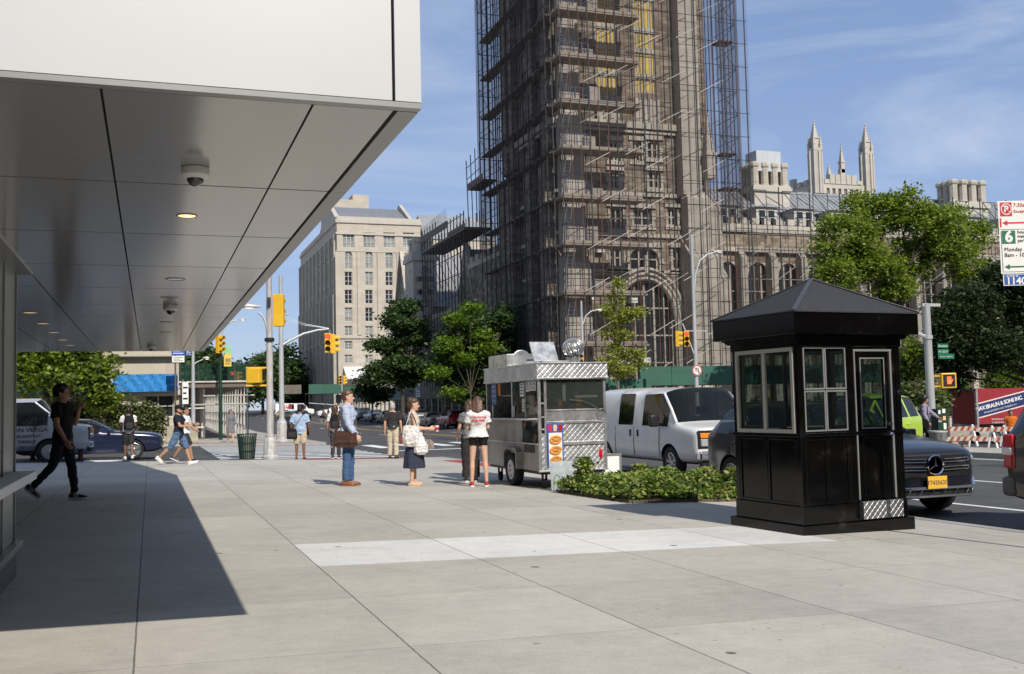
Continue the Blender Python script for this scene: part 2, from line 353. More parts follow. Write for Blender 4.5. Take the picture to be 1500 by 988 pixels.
def asphalt(name, col=(.06, .06, .061)):
    m, nt, b = newmat(name); L = nt.links; v = coords(nt)
    n1 = N(nt, 'ShaderNodeTexNoise'); n1.inputs['Scale'].default_value = .35; n1.inputs['Detail'].default_value = 10; n1.inputs['Roughness'].default_value = .7; L.new(v, n1.inputs['Vector'])
    n2 = N(nt, 'ShaderNodeTexNoise'); n2.inputs['Scale'].default_value = 120; n2.inputs['Detail'].default_value = 3; L.new(v, n2.inputs['Vector'])
    r = ramp(nt, [(.25, mul(col, .72)), (.45, col), (.6, mul(col, 1.2)), (.8, mul(col, 1.7))]); L.new(n1.outputs['Fac'], r.inputs['Fac'])
    r2 = ramp(nt, [(.3, (.7, .7, .7)), (.7, (1.25, 1.25, 1.25))]); L.new(n2.outputs['Fac'], r2.inputs['Fac'])
    mx = N(nt, 'ShaderNodeMix'); mx.data_type = 'RGBA'; mx.blend_type = 'MULTIPLY'; mx.inputs[0].default_value = 1; L.new(r.outputs[0], mx.inputs[6]); L.new(r2.outputs[0], mx.inputs[7])
    # crack network, thin and dark
    mp = N(nt, 'ShaderNodeMapping'); L.new(v, mp.inputs[0]); nd = N(nt, 'ShaderNodeTexNoise'); nd.inputs['Scale'].default_value = 1.2; L.new(v, nd.inputs['Vector'])
    va = N(nt, 'ShaderNodeVectorMath'); va.operation = 'ADD'; L.new(mp.outputs[0], va.inputs[0]); L.new(nd.outputs['Color'], va.inputs[1])
    vo = N(nt, 'ShaderNodeTexVoronoi'); vo.feature = 'DISTANCE_TO_EDGE'; vo.inputs['Scale'].default_value = .28; L.new(va.outputs[0], vo.inputs['Vector'])
    lt = N(nt, 'ShaderNodeMath'); lt.operation = 'LESS_THAN'; lt.inputs[1].default_value = .0055; L.new(vo.outputs['Distance'], lt.inputs[0])
    m2 = N(nt, 'ShaderNodeMix'); m2.data_type = 'RGBA'; L.new(lt.outputs[0], m2.inputs[0]); L.new(mx.outputs[2], m2.inputs[6]); m2.inputs[7].default_value = (.02, .02, .02, 1)
    L.new(m2.outputs[2], b.inputs['Base Color']); b.inputs['Roughness'].default_value = .85; b.inputs['Specular IOR Level'].default_value = .3
    bp = N(nt, 'ShaderNodeBump'); bp.inputs['Strength'].default_value = .25; bp.inputs['Distance'].default_value = .01; L.new(n2.outputs['Fac'], bp.inputs['Height']); L.new(bp.outputs['Normal'], b.inputs['Normal'])
    return m
M['asphalt'] = asphalt('asphalt', (.088, .087, .086)); M['asphalt2'] = asphalt('side_street_asphalt', (.075, .074, .074))
X0J, SXJ, Y0J, SYJ = -.08, 1.45, 5.70, 1.66
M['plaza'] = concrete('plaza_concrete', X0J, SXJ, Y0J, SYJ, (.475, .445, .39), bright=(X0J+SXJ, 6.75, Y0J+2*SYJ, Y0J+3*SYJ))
M['walk'] = concrete('pavement_concrete', .3, 1.5, .2, 1.5, (.45, .42, .375))
M['kerb'] = pm('kerb_stone', (.36, .345, .33), .8, 0, .2, 3, bump=.15, bscale=40)
M['paint'] = pm('road_paint', (.80, .80, .78), .7, 0, .16, 6, detail=9); M['paint_y'] = pm('yellow_road_paint', (.62, .36, .06), .7, 0, .2, 6, detail=9)
M['tactile'] = pm('red_tactile', (.42, .07, .06), .75, 0, .15, 5)
M['earth'] = pm('bare_earth', (.10, .08, .055), .95, 0, .3, 4, bump=.4, bscale=20)

KX, KY = 9.25, 33.3                 # kerb lines of the plaza
FKY, FRX, FRY = 53.5, 26.5, 62.0      # far kerbs
mb = MB(); grid_sheet(mb, -500, 700, -80, 1200, -.15)
struct(mb.build('ground', M['earth'], fix=False))
mb = MB(); grid_sheet(mb, KX-.6, FRX+.6, -60, 420, -.13)
struct(mb.build('road', M['asphalt'], fix=False))
mb = MB(); grid_sheet(mb, -120, KX-.6, KY-.5, FKY+.5, -.13); grid_sheet(mb, FRX+.6, 160, KY-20, FRY+.5, -.13)
struct(mb.build('side_street', M['asphalt2'], fix=False))
def pavement(name, x0, x1, y0, y1, mat):
    mb = MB(); grid_sheet(mb, x0, x1, y0, y1); mb.mi = 1; skirt(mb, x0, x1, y0, y1, .32)
    kw = .16; mb.mi = 1
    for a in ((x0, x0+kw, y0, y1), (x1-kw, x1, y0, y1), (x0+kw, x1-kw, y0, y0+kw), (x0+kw, x1-kw, y1-kw, y1)): grid_sheet(mb, *a, .004)
    return struct(mb.build(name, [mat, M['kerb']], fix=False))
pavement('plaza_pavement', -40, KX, -30, KY, M['plaza'])
pavement('far_pavement', -90, 8.6, FKY, 330, M['walk'])
pavement('tower_pavement', FRX, 150, FRY, 330, M['walk'])
pavement('median_pavement', 21.6, 25.4, 2, 30.5, M['walk'])

def strip(mb, x0, x1, y0, y1, dz=-.126): grid_sheet(mb, x0, x1, y0, y1, dz)
# crossing bars: long across the walk, stacked along it
mb = MB()
for k in range(13):
    y = KY + 1.0 + k*1.46
    strip(mb, 2.3, 8.7, y, y+.66)
struct(mb.build('crosswalk_marking', M['paint'], fix=False))
mb = MB()
for k in range(11):
    x = KX + .7 + k*1.5
    strip(mb, x, x+.62, 46.5, 51.2)
struct(mb.build('avenue_crosswalk_marking', M['paint'], fix=False))
mb = MB()
for k in range(9): strip(mb, -14.5+k*1.2, -13.9+k*1.2, KY+1.2, FKY-1.2) if k < 5 else None
strip(mb, -2.1, -.9, KY+.5, KY+6.2); strip(mb, KX+.5, FRX-1, 42.6, 43.1)
strip(mb, KX+2.5, KX+2.62, -20, 30); strip(mb, KX+6.1, KX+6.22, -20, 31)
for k in range(14): strip(mb, KX+6.0, KX+6.12, 60+k*9, 63+k*9); strip(mb, KX+11.4, KX+11.52, 60+k*9, 63+k*9)
strip(mb, 20.9, 21.05, -20, 31)
struct(mb.build('lane_marking', M['paint'], fix=False))
mb = MB(); strip(mb, 17.9, 18.02, 56, 300); strip(mb, 18.2, 18.32, 56, 300)
struct(mb.build('centre_line_marking', M['paint_y'], fix=False))
mb = MB(); strip(mb, 4.6, 7.9, KY-.75, KY-.2, .008); strip(mb, 2.0, 7.6, FKY+.2, FKY+.75, .008); strip(mb, KX-.8, KX-.2, 26.3, 30.5, .008)
struct(mb.build('tactile_paving', M['tactile'], fix=False))
# patches and tracks on the carriageway
mb = MB()
M['patch'] = asphalt('road_patch', (.055, .055, .056))
for a in ((11.5, 14.2, 15.0, 22), (15.5, 16.6, 27, 60), (3.5, 7, 44.2, 46.1), (-20, -4, 39.4, 40.8), (18.9, 20.4, 8, 20)): strip(mb, *a, -.1275)
struct(mb.build('road_patch', M['patch'], fix=False))
# manhole covers in the carriageway
for k, (x, y) in enumerate(((13.1, 32.5), (6.0, 41.0))):
    mb = MB(); mb.lathe([(.36, -.02), (.36, .004), (.33, .007), (.3, .004), (.02, .006)], 28)
    for a in range(8): mb.box((.17*math.cos(a*.785), .17*math.sin(a*.785), .006), (.2, .03, .006), a*.785)
    tag(mb.build('manhole_cover', pm('cast_iron_%d' % k, (.05, .048, .046), .6, .5, .3, 20), loc=(x, y, g(x, y)-.128)), ['round iron manhole cover in the avenue behind the queue', 'round iron manhole cover in the side street by the crossing'][k], 'manhole cover')
# ================================================================== LEAF MESHES
def leaf_obj(name, mat, pts, size, parent=None, up=.5, aspect=.55, seed=0, out=None):
    "one small diamond blade per point"
    r = np.random.default_rng(seed); pts = np.asarray(pts, dtype=np.float64); n = len(pts)
    nrm = r.normal(size=(n, 3)); nrm /= np.linalg.norm(nrm, axis=1)[:, None]; nrm[:, 2] = np.abs(nrm[:, 2])
    nrm = nrm*(1-up) + np.array([0, 0, 1.])*up
    if out is not None: nrm += out*.6
    nrm /= np.linalg.norm(nrm, axis=1)[:, None]
    a = r.normal(size=(n, 3)); t = np.cross(nrm, a); t /= np.linalg.norm(t, axis=1)[:, None]; b = np.cross(nrm, t)
    s = size*r.uniform(.65, 1.35, size=(n, 1)); w = s*aspect*.5
    v = np.empty((n, 4, 3)); v[:, 0] = pts - t*s*.5; v[:, 1] = pts + b*w - t*s*.08 + nrm*s*.06; v[:, 2] = pts + t*s*.5 - nrm*s*.08; v[:, 3] = pts - b*w - t*s*.08 + nrm*s*.06
    me = bpy.data.meshes.new(name); me.vertices.add(n*4); me.vertices.foreach_set('co', v.reshape(-1))
    me.loops.add(n*4); me.loops.foreach_set('vertex_index', np.arange(n*4, dtype=np.int32))
    me.polygons.add(n); me.polygons.foreach_set('loop_start', np.arange(0, n*4, 4, dtype=np.int32))
    me.update(calc_edges=True); me.materials.append(mat)
    o = bpy.data.objects.new(name, me); COL.objects.link(o)
    if parent: o.parent = parent
    return o

# ================================================================== OVERHANGING BUILDING
CX, CY0, CY1, CZ = 1.02, 3.9, 21.6, 2.45
M['panel'] = pm('white_metal_panel', (.53, .535, .535), .32, 0, .015, .6, rvar=.03, coat=.15)
def soffit_mat():
    m, nt, b = newmat('soffit_metal'); L = nt.links; v = coords(nt, (1, .35, 1))
    n = N(nt, 'ShaderNodeTexNoise'); n.inputs['Scale'].default_value = 1.1; n.inputs['Detail'].default_value = 2; L.new(v, n.inputs['Vector'])
    b.inputs['Base Color'].default_value = (.41, .40, .39, 1); b.inputs['Metallic'].default_value = .5; b.inputs['Roughness'].default_value = .155
    bp = N(nt, 'ShaderNodeBump'); bp.inputs['Strength'].default_value = .05; bp.inputs['Distance'].default_value = .03; L.new(n.outputs['Fac'], bp.inputs['Height']); L.new(bp.outputs['Normal'], b.inputs['Normal'])
    return m
M['soffit'] = soffit_mat(); M['gap'] = pm('joint_shadow_gap', (.02, .02, .02), .8, 0, .1, 4)
M['trim'] = pm('aluminium_trim', (.27, .27, .265), .35, .3, .03, 1.5, rvar=.02)
bt = thing('office_building', 'white metal clad building overhanging the pavement with grey panelled soffit', 'building', (0, 0, 0))
mb = MB(); mb.bb((-24, CY0+.03, CZ+.025), (CX-.02, CY1-.03, 12)); mb.build('building_core', M['gap'], bt)
mb = MB(); mb.bb((-24, CY0, CZ+.022), (CX-.118, CY0+.028, 12)); mb.build('fascia_panel', M['panel'], bt)
mb = MB(); mb.bb((CX-.105, CY0, CZ+.022), (CX, CY0+.028, 12)); mb.build('corner_panel', M['panel'], bt)
mb = MB()
ys = [CY0+.055 + 1.62*k for k in range(12)]; ys = [y for y in ys if y < CY1-.5] + [CY1-.03]
zz = 2.45
for k in range(2):
    pass
mb = MB(); mb.bb((CX-.018, CY0+.03, CZ+.035), (CX, CY1, 12)); mb.bb((-24, CY1-.028, CZ+.035), (CX-.02, CY1, 12)); mb.build('side_panel', M['panel'], bt)
mb = MB()
xs = [-24, -16, -8, -4.05, -2.5, -1.73, -.95, -.17, .60, .925]
for a, b in zip(xs, xs[1:]):
    for c, d in zip(ys, ys[1:]): mb.bb((a+.005, c+.010, CZ), (b-.005, d-.010, CZ+.022))
mb.build('soffit', M['soffit'], bt)
mb = MB()
for c, d in zip(ys, ys[1:]): mb.bb((.937, c+.002, CZ-.004), (CX, d-.002, CZ+.03))
mb.bb((-24, CY0-.003, CZ-.004), (CX, CY0+.048, CZ+.018))
mb.build('edge_trim', M['trim'], bt)
M['downlight_on'] = emis('downlight_lamp_on', (1.0, .55, .18), 3.2); M['downlight_dim'] = emis('downlight_lamp_dim', (1.0, .7, .38), .55)
dl = [((274, 316), 1), ((257, 409), 0), ((248, 436), 0), ((244, 472), 0), ((242, 487), 0), ((44, 458), 2), ((63, 474), 2), ((79, 487), 2), ((92, 498), 2), ((103, 506), 2)]
for (px, py), on in dl:
    p = on_z(px, py, CZ)
    q = .7 if on == 1 else 1
    mb = MB(); mb.lathe([(.075*q, -.004), (.082*q, -.006), (.088*q, -.003), (.088*q, .002)], 24, caps=False); f = mb.build('downlight', M['trim'], bt, 30, loc=p)
    mb = MB(); mb.lathe([(.072*q, -.003), (.05*q, -.0025), (.004, -.0022)], 20); mb.build('lamp', M['downlight_on'] if on == 1 else M['downlight_dim'] if on == 2 else M['chrome'], f)
M['domeglass'] = pm('smoked_dome', (.012, .012, .014), .05, 0, .1, 5, coat=1, rvar=.02); M['camwhite'] = pm('camera_housing', (.62, .62, .6), .35, 0, .05, 5)
for i, ((px, py), lab) in enumerate([((286, 246), 'white dome security camera nearest the lit downlight on the soffit'), ((250, 447), 'second dome security camera further along the soffit beyond the unlit lamps'), ((222, 506), 'smallest farthest dome security camera at the end of the soffit')]):
    p = on_z(px, py, CZ)
    t = thing('dome_camera', lab, 'security camera', p, 0, 'dome cameras under the soffit')
    s = .62 if i == 0 else .74
    mb = MB(); mb.lathe([(.07*s, 0), (.105*s, -.002), (.11*s, -.02*s), (.108*s, -.062*s), (.09*s, -.085*s), (.078*s, -.09*s), (.01, -.09*s)], 28); mb.build('housing', M['camwhite'], t, 35)
    mb = MB(); prof = [(.066*s*math.cos(a), -.088*s - .062*s*math.sin(a)) for a in [k*math.pi/2/7 for k in range(8)]]; prof[-1] = (.002, prof[-1][1]); mb.lathe(prof, 24); mb.build('dome', M['domeglass'], t, 60)
    mb = MB(); mb.lathe([(.016*s, -.1*s), (.016*s, -.14*s), (.004, -.143*s)], 12); mb.build('lens', M['black'], t)

# ------------------------------------------------------------------ glazed corner below the overhang
M['panelglass'] = pm('frosted_glass_panel', (.20, .225, .20), .32, 0, .05, 2, coat=0, rvar=.04)
M['granite'] = pm('dark_granite', (.14, .13, .125), .55, 0, .35, 60, detail=3)
GX, GY1 = -1.03, on_x(26, 640, -1.03).y
vt = thing('shopfront', 'frosted glass shopfront with pale ledge and granite base at the left edge', 'shopfront', (GX, GY1, g(GX, GY1)))
zg = g(GX, GY1); led = on_x(26, 697, GX).z - zg; sil = on_x(26, 800, GX).z - zg; top = on_x(26, 400, GX).z - zg
yb = -10
mb = MB(); mb.bb((-.10, yb, -.3), (.0, -.02, sil)); mb.bb((-1.6, -.12, -.3), (-.10, -.02, sil)); mb.build('plinth', M['granite'], vt, bevel=.006)
mb = MB(); mb.bb((-.12, yb, sil), (.045, .03, sil+.05)); mb.bb((-1.6, -.15, sil), (-.12, .03, sil+.05)); mb.build('sill', M['trim'], vt, bevel=.004)
mb = MB(); mb.bb((-.16, yb, led-.035), (.14, .055, led+.035)); mb.build('ledge', M['white'], vt, bevel=.006)
for y0, y1 in ((-.75, -.035), (-1.9, -.775), (-3.4, -1.925), (yb, -3.43)):
    mb = MB(); mb.bb((-.07, y0, sil+.052), (-.025, y1, led-.037)); mb.bb((-.07, y0, led+.037), (-.025, y1, 2.45-zg)); mb.build('glass_panel', M['panelglass'], vt)
mb = MB()
for y in (-.015, -.76, -1.91, -3.415): mb = MB(); mb.bb((-.09, y-.013, sil+.05), (-.012, y+.013, 2.45-zg)); mb.build('mullion', M['trim'], vt)
mb = MB(); mb.bb((-1.6, -.09, sil+.05), (-.1, -.03, 2.45-zg)); mb.build('end_panel', M['trim'], vt)
mb = MB(); mb.bb((-.03, yb, top), (.10, .05, top+.06)); mb.bb((-.03, yb, top+.08), (.06, .04, top+.12)); mb.build('head_rail', M['trim'], vt, bevel=.004)
mb = MB(); mb.bb((-1.75, .5, 0), (-1.6, CY1-GY1, 2.45-zg)); mb.build('unseen_return_wall', M['panelglass'], vt)  # unseen wall added to darken the space under the overhang and close it off

# ================================================================== SECURITY BOOTH
def booth_roof_mat():
    m, nt, b = newmat('booth_shingle'); L = nt.links; v = coords(nt, (1, 1, 1))
    n = N(nt, 'ShaderNodeTexNoise'); n.inputs['Scale'].default_value = 190; n.inputs['Detail'].default_value = 2; L.new(v, n.inputs['Vector'])
    r = ramp(nt, [(.3, (.006, .006, .008)), (.55, (.02, .02, .024)), (.7, (.16, .16, .17))]); L.new(n.outputs['Fac'], r.inputs['Fac']); L.new(r.outputs['Color'], b.inputs['Base Color'])
    b.inputs['Roughness'].default_value = .7
    sp = N(nt, 'ShaderNodeSeparateXYZ'); L.new(v, sp.inputs[0]); w = N(nt, 'ShaderNodeMath'); w.operation = 'MULTIPLY'; w.inputs[1].default_value = 16; L.new(sp.outputs['Z'], w.inputs[0])
    fr = N(nt, 'ShaderNodeMath'); fr.operation = 'FRACT'; L.new(w.outputs[0], fr.inputs[0]); ad = N(nt, 'ShaderNodeMath'); ad.operation = 'ADD'; L.new(fr.outputs[0], ad.inputs[0]); L.new(n.outputs['Fac'], ad.inputs[1])
    bp = N(nt, 'ShaderNodeBump'); bp.inputs['Strength'].default_value = .5; bp.inputs['Distance'].default_value = .01; L.new(ad.outputs[0], bp.inputs['Height']); L.new(bp.outputs['Normal'], b.inputs['Normal'])
    return m
M['gloss_black'] = pm('gloss_black_paint', (.004, .0038, .0036), .13, 0, .4, 3, bump=.015, bscale=5, rvar=.05, spec=.36)
_r = [n for n in M['gloss_black'].node_tree.nodes if n.type == 'VALTORGB'][0].color_ramp.elements; _r[0].position = .5; _r[1].position = .62; _r[2].position = .8; _r[2].color = (.03, .028, .025, 1)
M['booth_roof'] = booth_roof_mat(); M['boothframe'] = pm('grey_window_frame', (.36, .35, .32), .45, .2, .08, 6); M['alu'] = pm('bare_aluminium', (.25, .25, .25), .4, .3, .06, 3)
def treadmat(name, pitch=.07, strength=.35, dark=1.0, low=.55):
    m, nt, b = newmat(name); L = nt.links; tc = N(nt, 'ShaderNodeTexCoord'); sp = N(nt, 'ShaderNodeSeparateXYZ'); L.new(tc.outputs['Object'], sp.inputs[0])
    def mth(op, a, c=None):
        n = N(nt, 'ShaderNodeMath'); n.operation = op
        for i, q in enumerate((a, c)):
            if q is None: continue
            if isinstance(q, (int, float)): n.inputs[i].default_value = q
            else: L.new(q, n.inputs[i])
        return n.outputs[0]
    xy = mth('ADD', sp.outputs['X'], sp.outputs['Y']); hs = []
    for s_ in (1, -1):
        u = mth('MULTIPLY', mth('ADD', xy, mth('MULTIPLY', sp.outputs['Z'], s_)), 1/(pitch*1.414)); hs.append(mth('ABSOLUTE', mth('SUBTRACT', mth('FRACT', u), .5)))
    h = mth('MINIMUM', mth('SUBTRACT', .5, hs[0]), mth('SUBTRACT', .5, hs[1])); h = mth('POWER', mth('MINIMUM', mth('MULTIPLY', h, 5), 1), .6)
    n = N(nt, 'ShaderNodeTexNoise'); n.inputs['Scale'].default_value = 4; n.inputs['Detail'].default_value = 7; L.new(tc.outputs['Object'], n.inputs['Vector'])
    r = ramp(nt, [(.3, mul((.33, .335, .34), dark)), (.7, mul((.56, .565, .57), dark))]); L.new(n.outputs['Fac'], r.inputs['Fac'])
    mx = N(nt, 'ShaderNodeMix'); mx.data_type = 'RGBA'; mx.blend_type = 'MULTIPLY'; mx.inputs[0].default_value = 1; L.new(r.outputs[0], mx.inputs[6])
    r2 = ramp(nt, [(0, (low, low, low)), (.5, (1, 1, 1))]); L.new(h, r2.inputs['Fac']); L.new(r2.outputs[0], mx.inputs[7]); L.new(mx.outputs[2], b.inputs['Base Color'])
    b.inputs['Metallic'].default_value = .8
    mr = N(nt, 'ShaderNodeMapRange'); mr.inputs['To Min'].default_value = .26; mr.inputs['To Max'].default_value = .55; L.new(n.outputs['Fac'], mr.inputs['Value']); L.new(mr.outputs[0], b.inputs['Roughness'])
    bp = N(nt, 'ShaderNodeBump'); bp.inputs['Strength'].default_value = strength; bp.inputs['Distance'].default_value = .012; L.new(h, bp.inputs['Height']); L.new(bp.outputs['Normal'], b.inputs['Normal'])
    return m
M['tread'] = treadmat('tread_plate', .055, .6, .7, .08)
bp0 = P(1178, 785); BW, BD = 1.58, 1.26
bo = thing('security_booth', 'glossy black security booth with hipped roof, windows and a glazed door', 'booth', bp0, R(5.2))
# local: x to the right along the door side, y away, origin at the near corner
mb = MB(); mb.bb((-.02, -.02, -.15), (BW+.02, BD+.02, .1)); mb.build('base', M['gloss_black'], bo, bevel=.006)
mb = MB(); mb.bb((.03, .03, .1), (BW-.03, BD-.03, .3)); mb.build('plinth', M['gloss_black'], bo, bevel=.006)
DX0, DX1 = .86, 1.36
t = .05
for x, y in ((.04, .04), (BW-.04-.07, .04), (.04, BD-.11), (BW-.11, BD-.11)): mb = MB(); mb.bb((x, y, .3), (x+.07, y+.07, 2.12)); mb.build('post', M['gloss_black'], bo, bevel=.004)
mb = MB(); mb.bb((.74, .045, .3), (.84, .10, 2.12)); mb.build('post', M['gloss_black'], bo, bevel=.004)
def lowwall(name, a, b, axis):
    w = MB()
    if axis == 'x': w.bb((a, .06, .3), (b, .10, 1.06))
    return w
mb = MB(); mb.bb((.11, .06, .3), (.74, .10, 1.06)); mb.bb((.06, .11, .3), (.10, BD-.11, 1.06)); mb.bb((BW-.10, .11, .3), (BW-.06, BD-.11, 1.06)); mb.bb((.11, BD-.10, .3), (BW-.11, BD-.06, 1.06)); mb.build('wall', M['gloss_black'], bo)
mb = MB()   # raised frames round the lower panels
def frame_x(m, x0, x1, z0, z1, y, w=.035, d=.016):
    m.bb((x0, y-d, z0), (x0+w, y, z1)); m.bb((x1-w, y-d, z0), (x1, y, z1)); m.bb((x0+w, y-d, z0), (x1-w, y, z0+w)); m.bb((x0+w, y-d, z1-w), (x1-w, y, z1))
def frame_y(m, y0, y1, z0, z1, x, w=.035, d=.016):
    m.bb((x-d, y0, z0), (x, y0+w, z1)); m.bb((x-d, y1-w, z0), (x, y1, z1)); m.bb((x-d, y0+w, z0), (x, y1-w, z0+w)); m.bb((x-d, y0+w, z1-w), (x, y1-w, z1))
frame_x(mb, .112, .425, .305, 1.055, .0605); frame_x(mb, .427, .738, .305, 1.055, .0605)
frame_y(mb, .112, .63, .305, 1.055, .0605, .03); frame_y(mb, .634, BD-.112, .305, 1.055, .0605, .03)
mb.build('panel_moulding', M['gloss_black'], bo, bevel=.004)
mb = MB(); mb.bb((.02, .02, 1.06), (BW-.02-.0, .115, 1.1)); mb.bb((.02, .115, 1.06), (.115, BD-.02, 1.1)); mb.bb((BW-.115, .115, 1.06), (BW-.02, BD-.02, 1.1)); mb.bb((.115, BD-.115, 1.06), (BW-.115, BD-.02, 1.1))
for o_ in [mb.build('belt_rail', M['gloss_black'], bo, bevel=.006)]: pass
mb = MB(); mb.bb((.03, .03, 2.06), (BW-.03, .11, 2.14)); mb.bb((.03, .11, 2.06), (.11, BD-.03, 2.14)); mb.bb((BW-.11, .11, 2.06), (BW-.03, BD-.03, 2.14)); mb.bb((.11, BD-.11, 2.06), (BW-.11, BD-.03, 2.14)); mb.build('head_rail', M['gloss_black'], bo)
M['boothglass'] = glassmat('booth_glass', (.01, .011, .012), .01, .72, .8)
# side window with two sliding sashes
mb = MB(); fy0, fy1 = .115, BD-.115
frame_y(mb, fy0, fy1, 1.10, 2.06, .06, .045, .035); mb.bb((.028, .60, 1.145), (.058, .655, 2.015)); w = mb.build('side_window', M['boothframe'], bo, bevel=.003)
mb = MB(); mb.bb((.066, fy0+.02, 1.12), (.07, fy1-.02, 2.04)); mb.build('pane', M['boothglass'], w)
mb = MB(); frame_y(mb, .70, 1.08, 1.15, 2.01, .088, .03, .014); mb.build('sash', M['boothframe'], w)
mb = MB()
for x0, x1 in ((.125, .425), (.432, .735)):
    for z0, z1 in ((1.115, 1.57), (1.58, 2.055)): frame_x(mb, x0, x1, z0, z1, .07, .018, .02)
w = mb.build('front_window', M['alu'], bo, bevel=.002)
mb = MB(); mb.bb((.13, .074, 1.11), (.735, .078, 2.06)); mb.build('pane', M['boothglass'], w)
mb = MB(); mb.bb((.115, .055, 1.571), (.74, .085, 1.579)); mb.build('glazing_bar', M['gloss_black'], w)
# windows on the far sides
mb = MB(); frame_x(mb, .12, BW-.12, 1.10, 2.06, BD-.06, .04, .03); mb.bb((.78, BD-.09, 1.14), (.82, BD-.06, 2.02)); w = mb.build('rear_window', M['boothframe'], bo)
mb = MB(); mb.bb((.13, BD-.082, 1.12), (BW-.13, BD-.078, 2.04)); mb.build('pane', M['boothglass'], w)
mb = MB(); frame_y(mb, fy0, fy1, 1.10, 2.06, BW-.055, .045, .03); w = mb.build('side_window', M['boothframe'], bo)
mb = MB(); mb.bb((BW-.076, fy0+.02, 1.12), (BW-.072, fy1-.02, 2.04)); mb.build('pane', M['boothglass'], w)
# door
mb = MB(); mb.bb((DX0, .045, .33), (DX0+.07, .085, 2.0)); mb.bb((DX1-.07, .045, .33), (DX1, .085, 2.0)); mb.bb((DX0+.07, .045, .33), (DX1-.07, .085, 1.13)); mb.bb((DX0+.07, .045, 1.93), (DX1-.07, .085, 2.0)); dr = mb.build('door', M['gloss_black'], bo, bevel=.004)
mb = MB(); frame_x(mb, DX0+.065, DX1-.065, .36, 1.04, .0448, .02, .01); mb.build('door_panel', M['gloss_black'], dr, bevel=.003)
mb = MB(); mb.bb((DX0+.07, .062, 1.13), (DX1-.07, .066, 1.93)); mb.build('pane', M['boothglass'], dr)
mb = MB(); frame_x(mb, DX0+.065, DX1-.065, 1.125, 1.935, .0448, .014, .008); mb.build('glazing_bead', M['alu'], dr)
mb = MB(); mb.tube([(DX1-.035, .0, 1.06), (DX1-.035, -.03, 1.06), (DX1-.10, -.035, 1.06)], .009); mb.lathe([(.026, -.012), (.026, .044)], 14, (DX1-.035, 0, 1.06), 'y'); mb.lathe([(.018, -.008), (.018, .044)], 14, (DX1-.035, .0, 1.17), 'y'); mb.build('handle', M['chrome'], dr, 40)
mb = MB(); mb.bb((DX0-.025, .03, 2.005), (DX1+.045, .06, 2.03)); mb.bb((DX1+.012, .03, .33), (DX1+.038, .06, 2.005)); mb.bb((DX0-.025, .03, .33), (DX0-.006, .06, 2.005)); mb.build('door_frame', M['alu'], bo, bevel=.002)
mb = MB(); mb.bb((DX1+.05, .05, .3), (BW-.11, .10, 2.12)); mb.build('jamb_panel', M['gloss_black'], bo)
mb = MB(); mb.bb((DX0-.03, -.035, .12), (DX1+.06, .03, .315)); mb.build('kick_plate', M['tread'], bo, bevel=.004)
mb = MB()
for k, (d, z0, z1) in enumerate(((.0, 2.14, 2.155), (-.02, 2.155, 2.175), (-.045, 2.175, 2.19))): mb.bb((d, d, z0), (BW-d, BD-d, z1))
mb.build('cornice', M['gloss_black'], bo)
ov = .115
mb = MB(); mb.bb((-ov, -ov, 2.192), (BW+ov, BD+ov, 2.43)); mb.build('roof_fascia', M['gloss_black'], bo, bevel=.005)
mb = MB(); a = -ov-.012; b_ = BW+ov+.012; c_ = BD+ov+.012; ap = ((BW)/2, BD/2, 2.90)
mb.add([(a, a, 2.432), (b_, a, 2.432), (b_, c_, 2.432), (a, c_, 2.432), (a, a, 2.446), (b_, a, 2.446), (b_, c_, 2.446), (a, c_, 2.446), ap], [(3, 2, 1, 0), (0, 1, 5, 4), (1, 2, 6, 5), (2, 3, 7, 6), (3, 0, 4, 7), (4, 5, 8), (5, 6, 8), (6, 7, 8), (7, 4, 8)])
rf = mb.build('roof', M['booth_roof'], bo)
mb = MB()
for c in ((a, a), (b_, a), (b_, c_), (a, c_)): mb.bar((c[0], c[1], 2.452), (ap[0], ap[1], 2.906), .05, .012)
mb.build('hip_cap', pm('hip_cap_grey', (.075, .077, .085), .45, .2, .2, 8), rf, bevel=.004)
mb = MB(); mb.bb((.14, .14, .3), (BW-.14, BD-.14, .32)); mb.build('floor', M['black'], bo)
mb = MB(); mb.bb((.5, BD-.5, .98), (1.3, BD-.14, 1.02)); mb.bb((.55, BD-.45, .32), (.6, BD-.2, .98)); mb.bb((1.2, BD-.45, .32), (1.25, BD-.2, .98)); mb.build('desk', M['wood_dark'], bo)

# ================================================================== PLANTING BED
M['ivy'] = leafmat('ivy_leaf', [(.04, .085, .018), (.10, .18, .03), (.19, .27, .045), (.30, .36, .08), (.36, .30, .12)], .25)
nrng = np.random.default_rng(11)
poly = [(6.62, 16.55), (6.80, 14.1), (8.85, 13.75), (8.95, 16.8)]
def in_poly(x, y):
    c = True
    for (ax, ay), (bx, by) in zip(poly, poly[1:]+poly[:1]):
        if (bx-ax)*(y-ay) - (by-ay)*(x-ax) < 0: c = False
    return c
pts = []
while len(pts) < 17000:
    x, y = nrng.uniform(6.4, 9.05), nrng.uniform(13.5, 16.9)
    if not in_poly(x, y): continue
    h = .17 + .24*max(0, mnoise.noise(Vector((x*1.6, y*1.6, 0)))+.55) + .06*mnoise.noise(Vector((x*6, y*6, 3)))
    ed = min(abs((bx-ax)*(y-ay)-(by-ay)*(x-ax))/math.hypot(bx-ax, by-ay) for (ax, ay), (bx, by) in zip(poly, poly[1:]+poly[:1]))
    h *= min(1, .35+ed*2.5); z = h*math.sqrt(nrng.uniform(.1, 1))
    pts.append((x + nrng.normal()*.03, y + nrng.normal()*.03, g(x, y) + .02 + z))
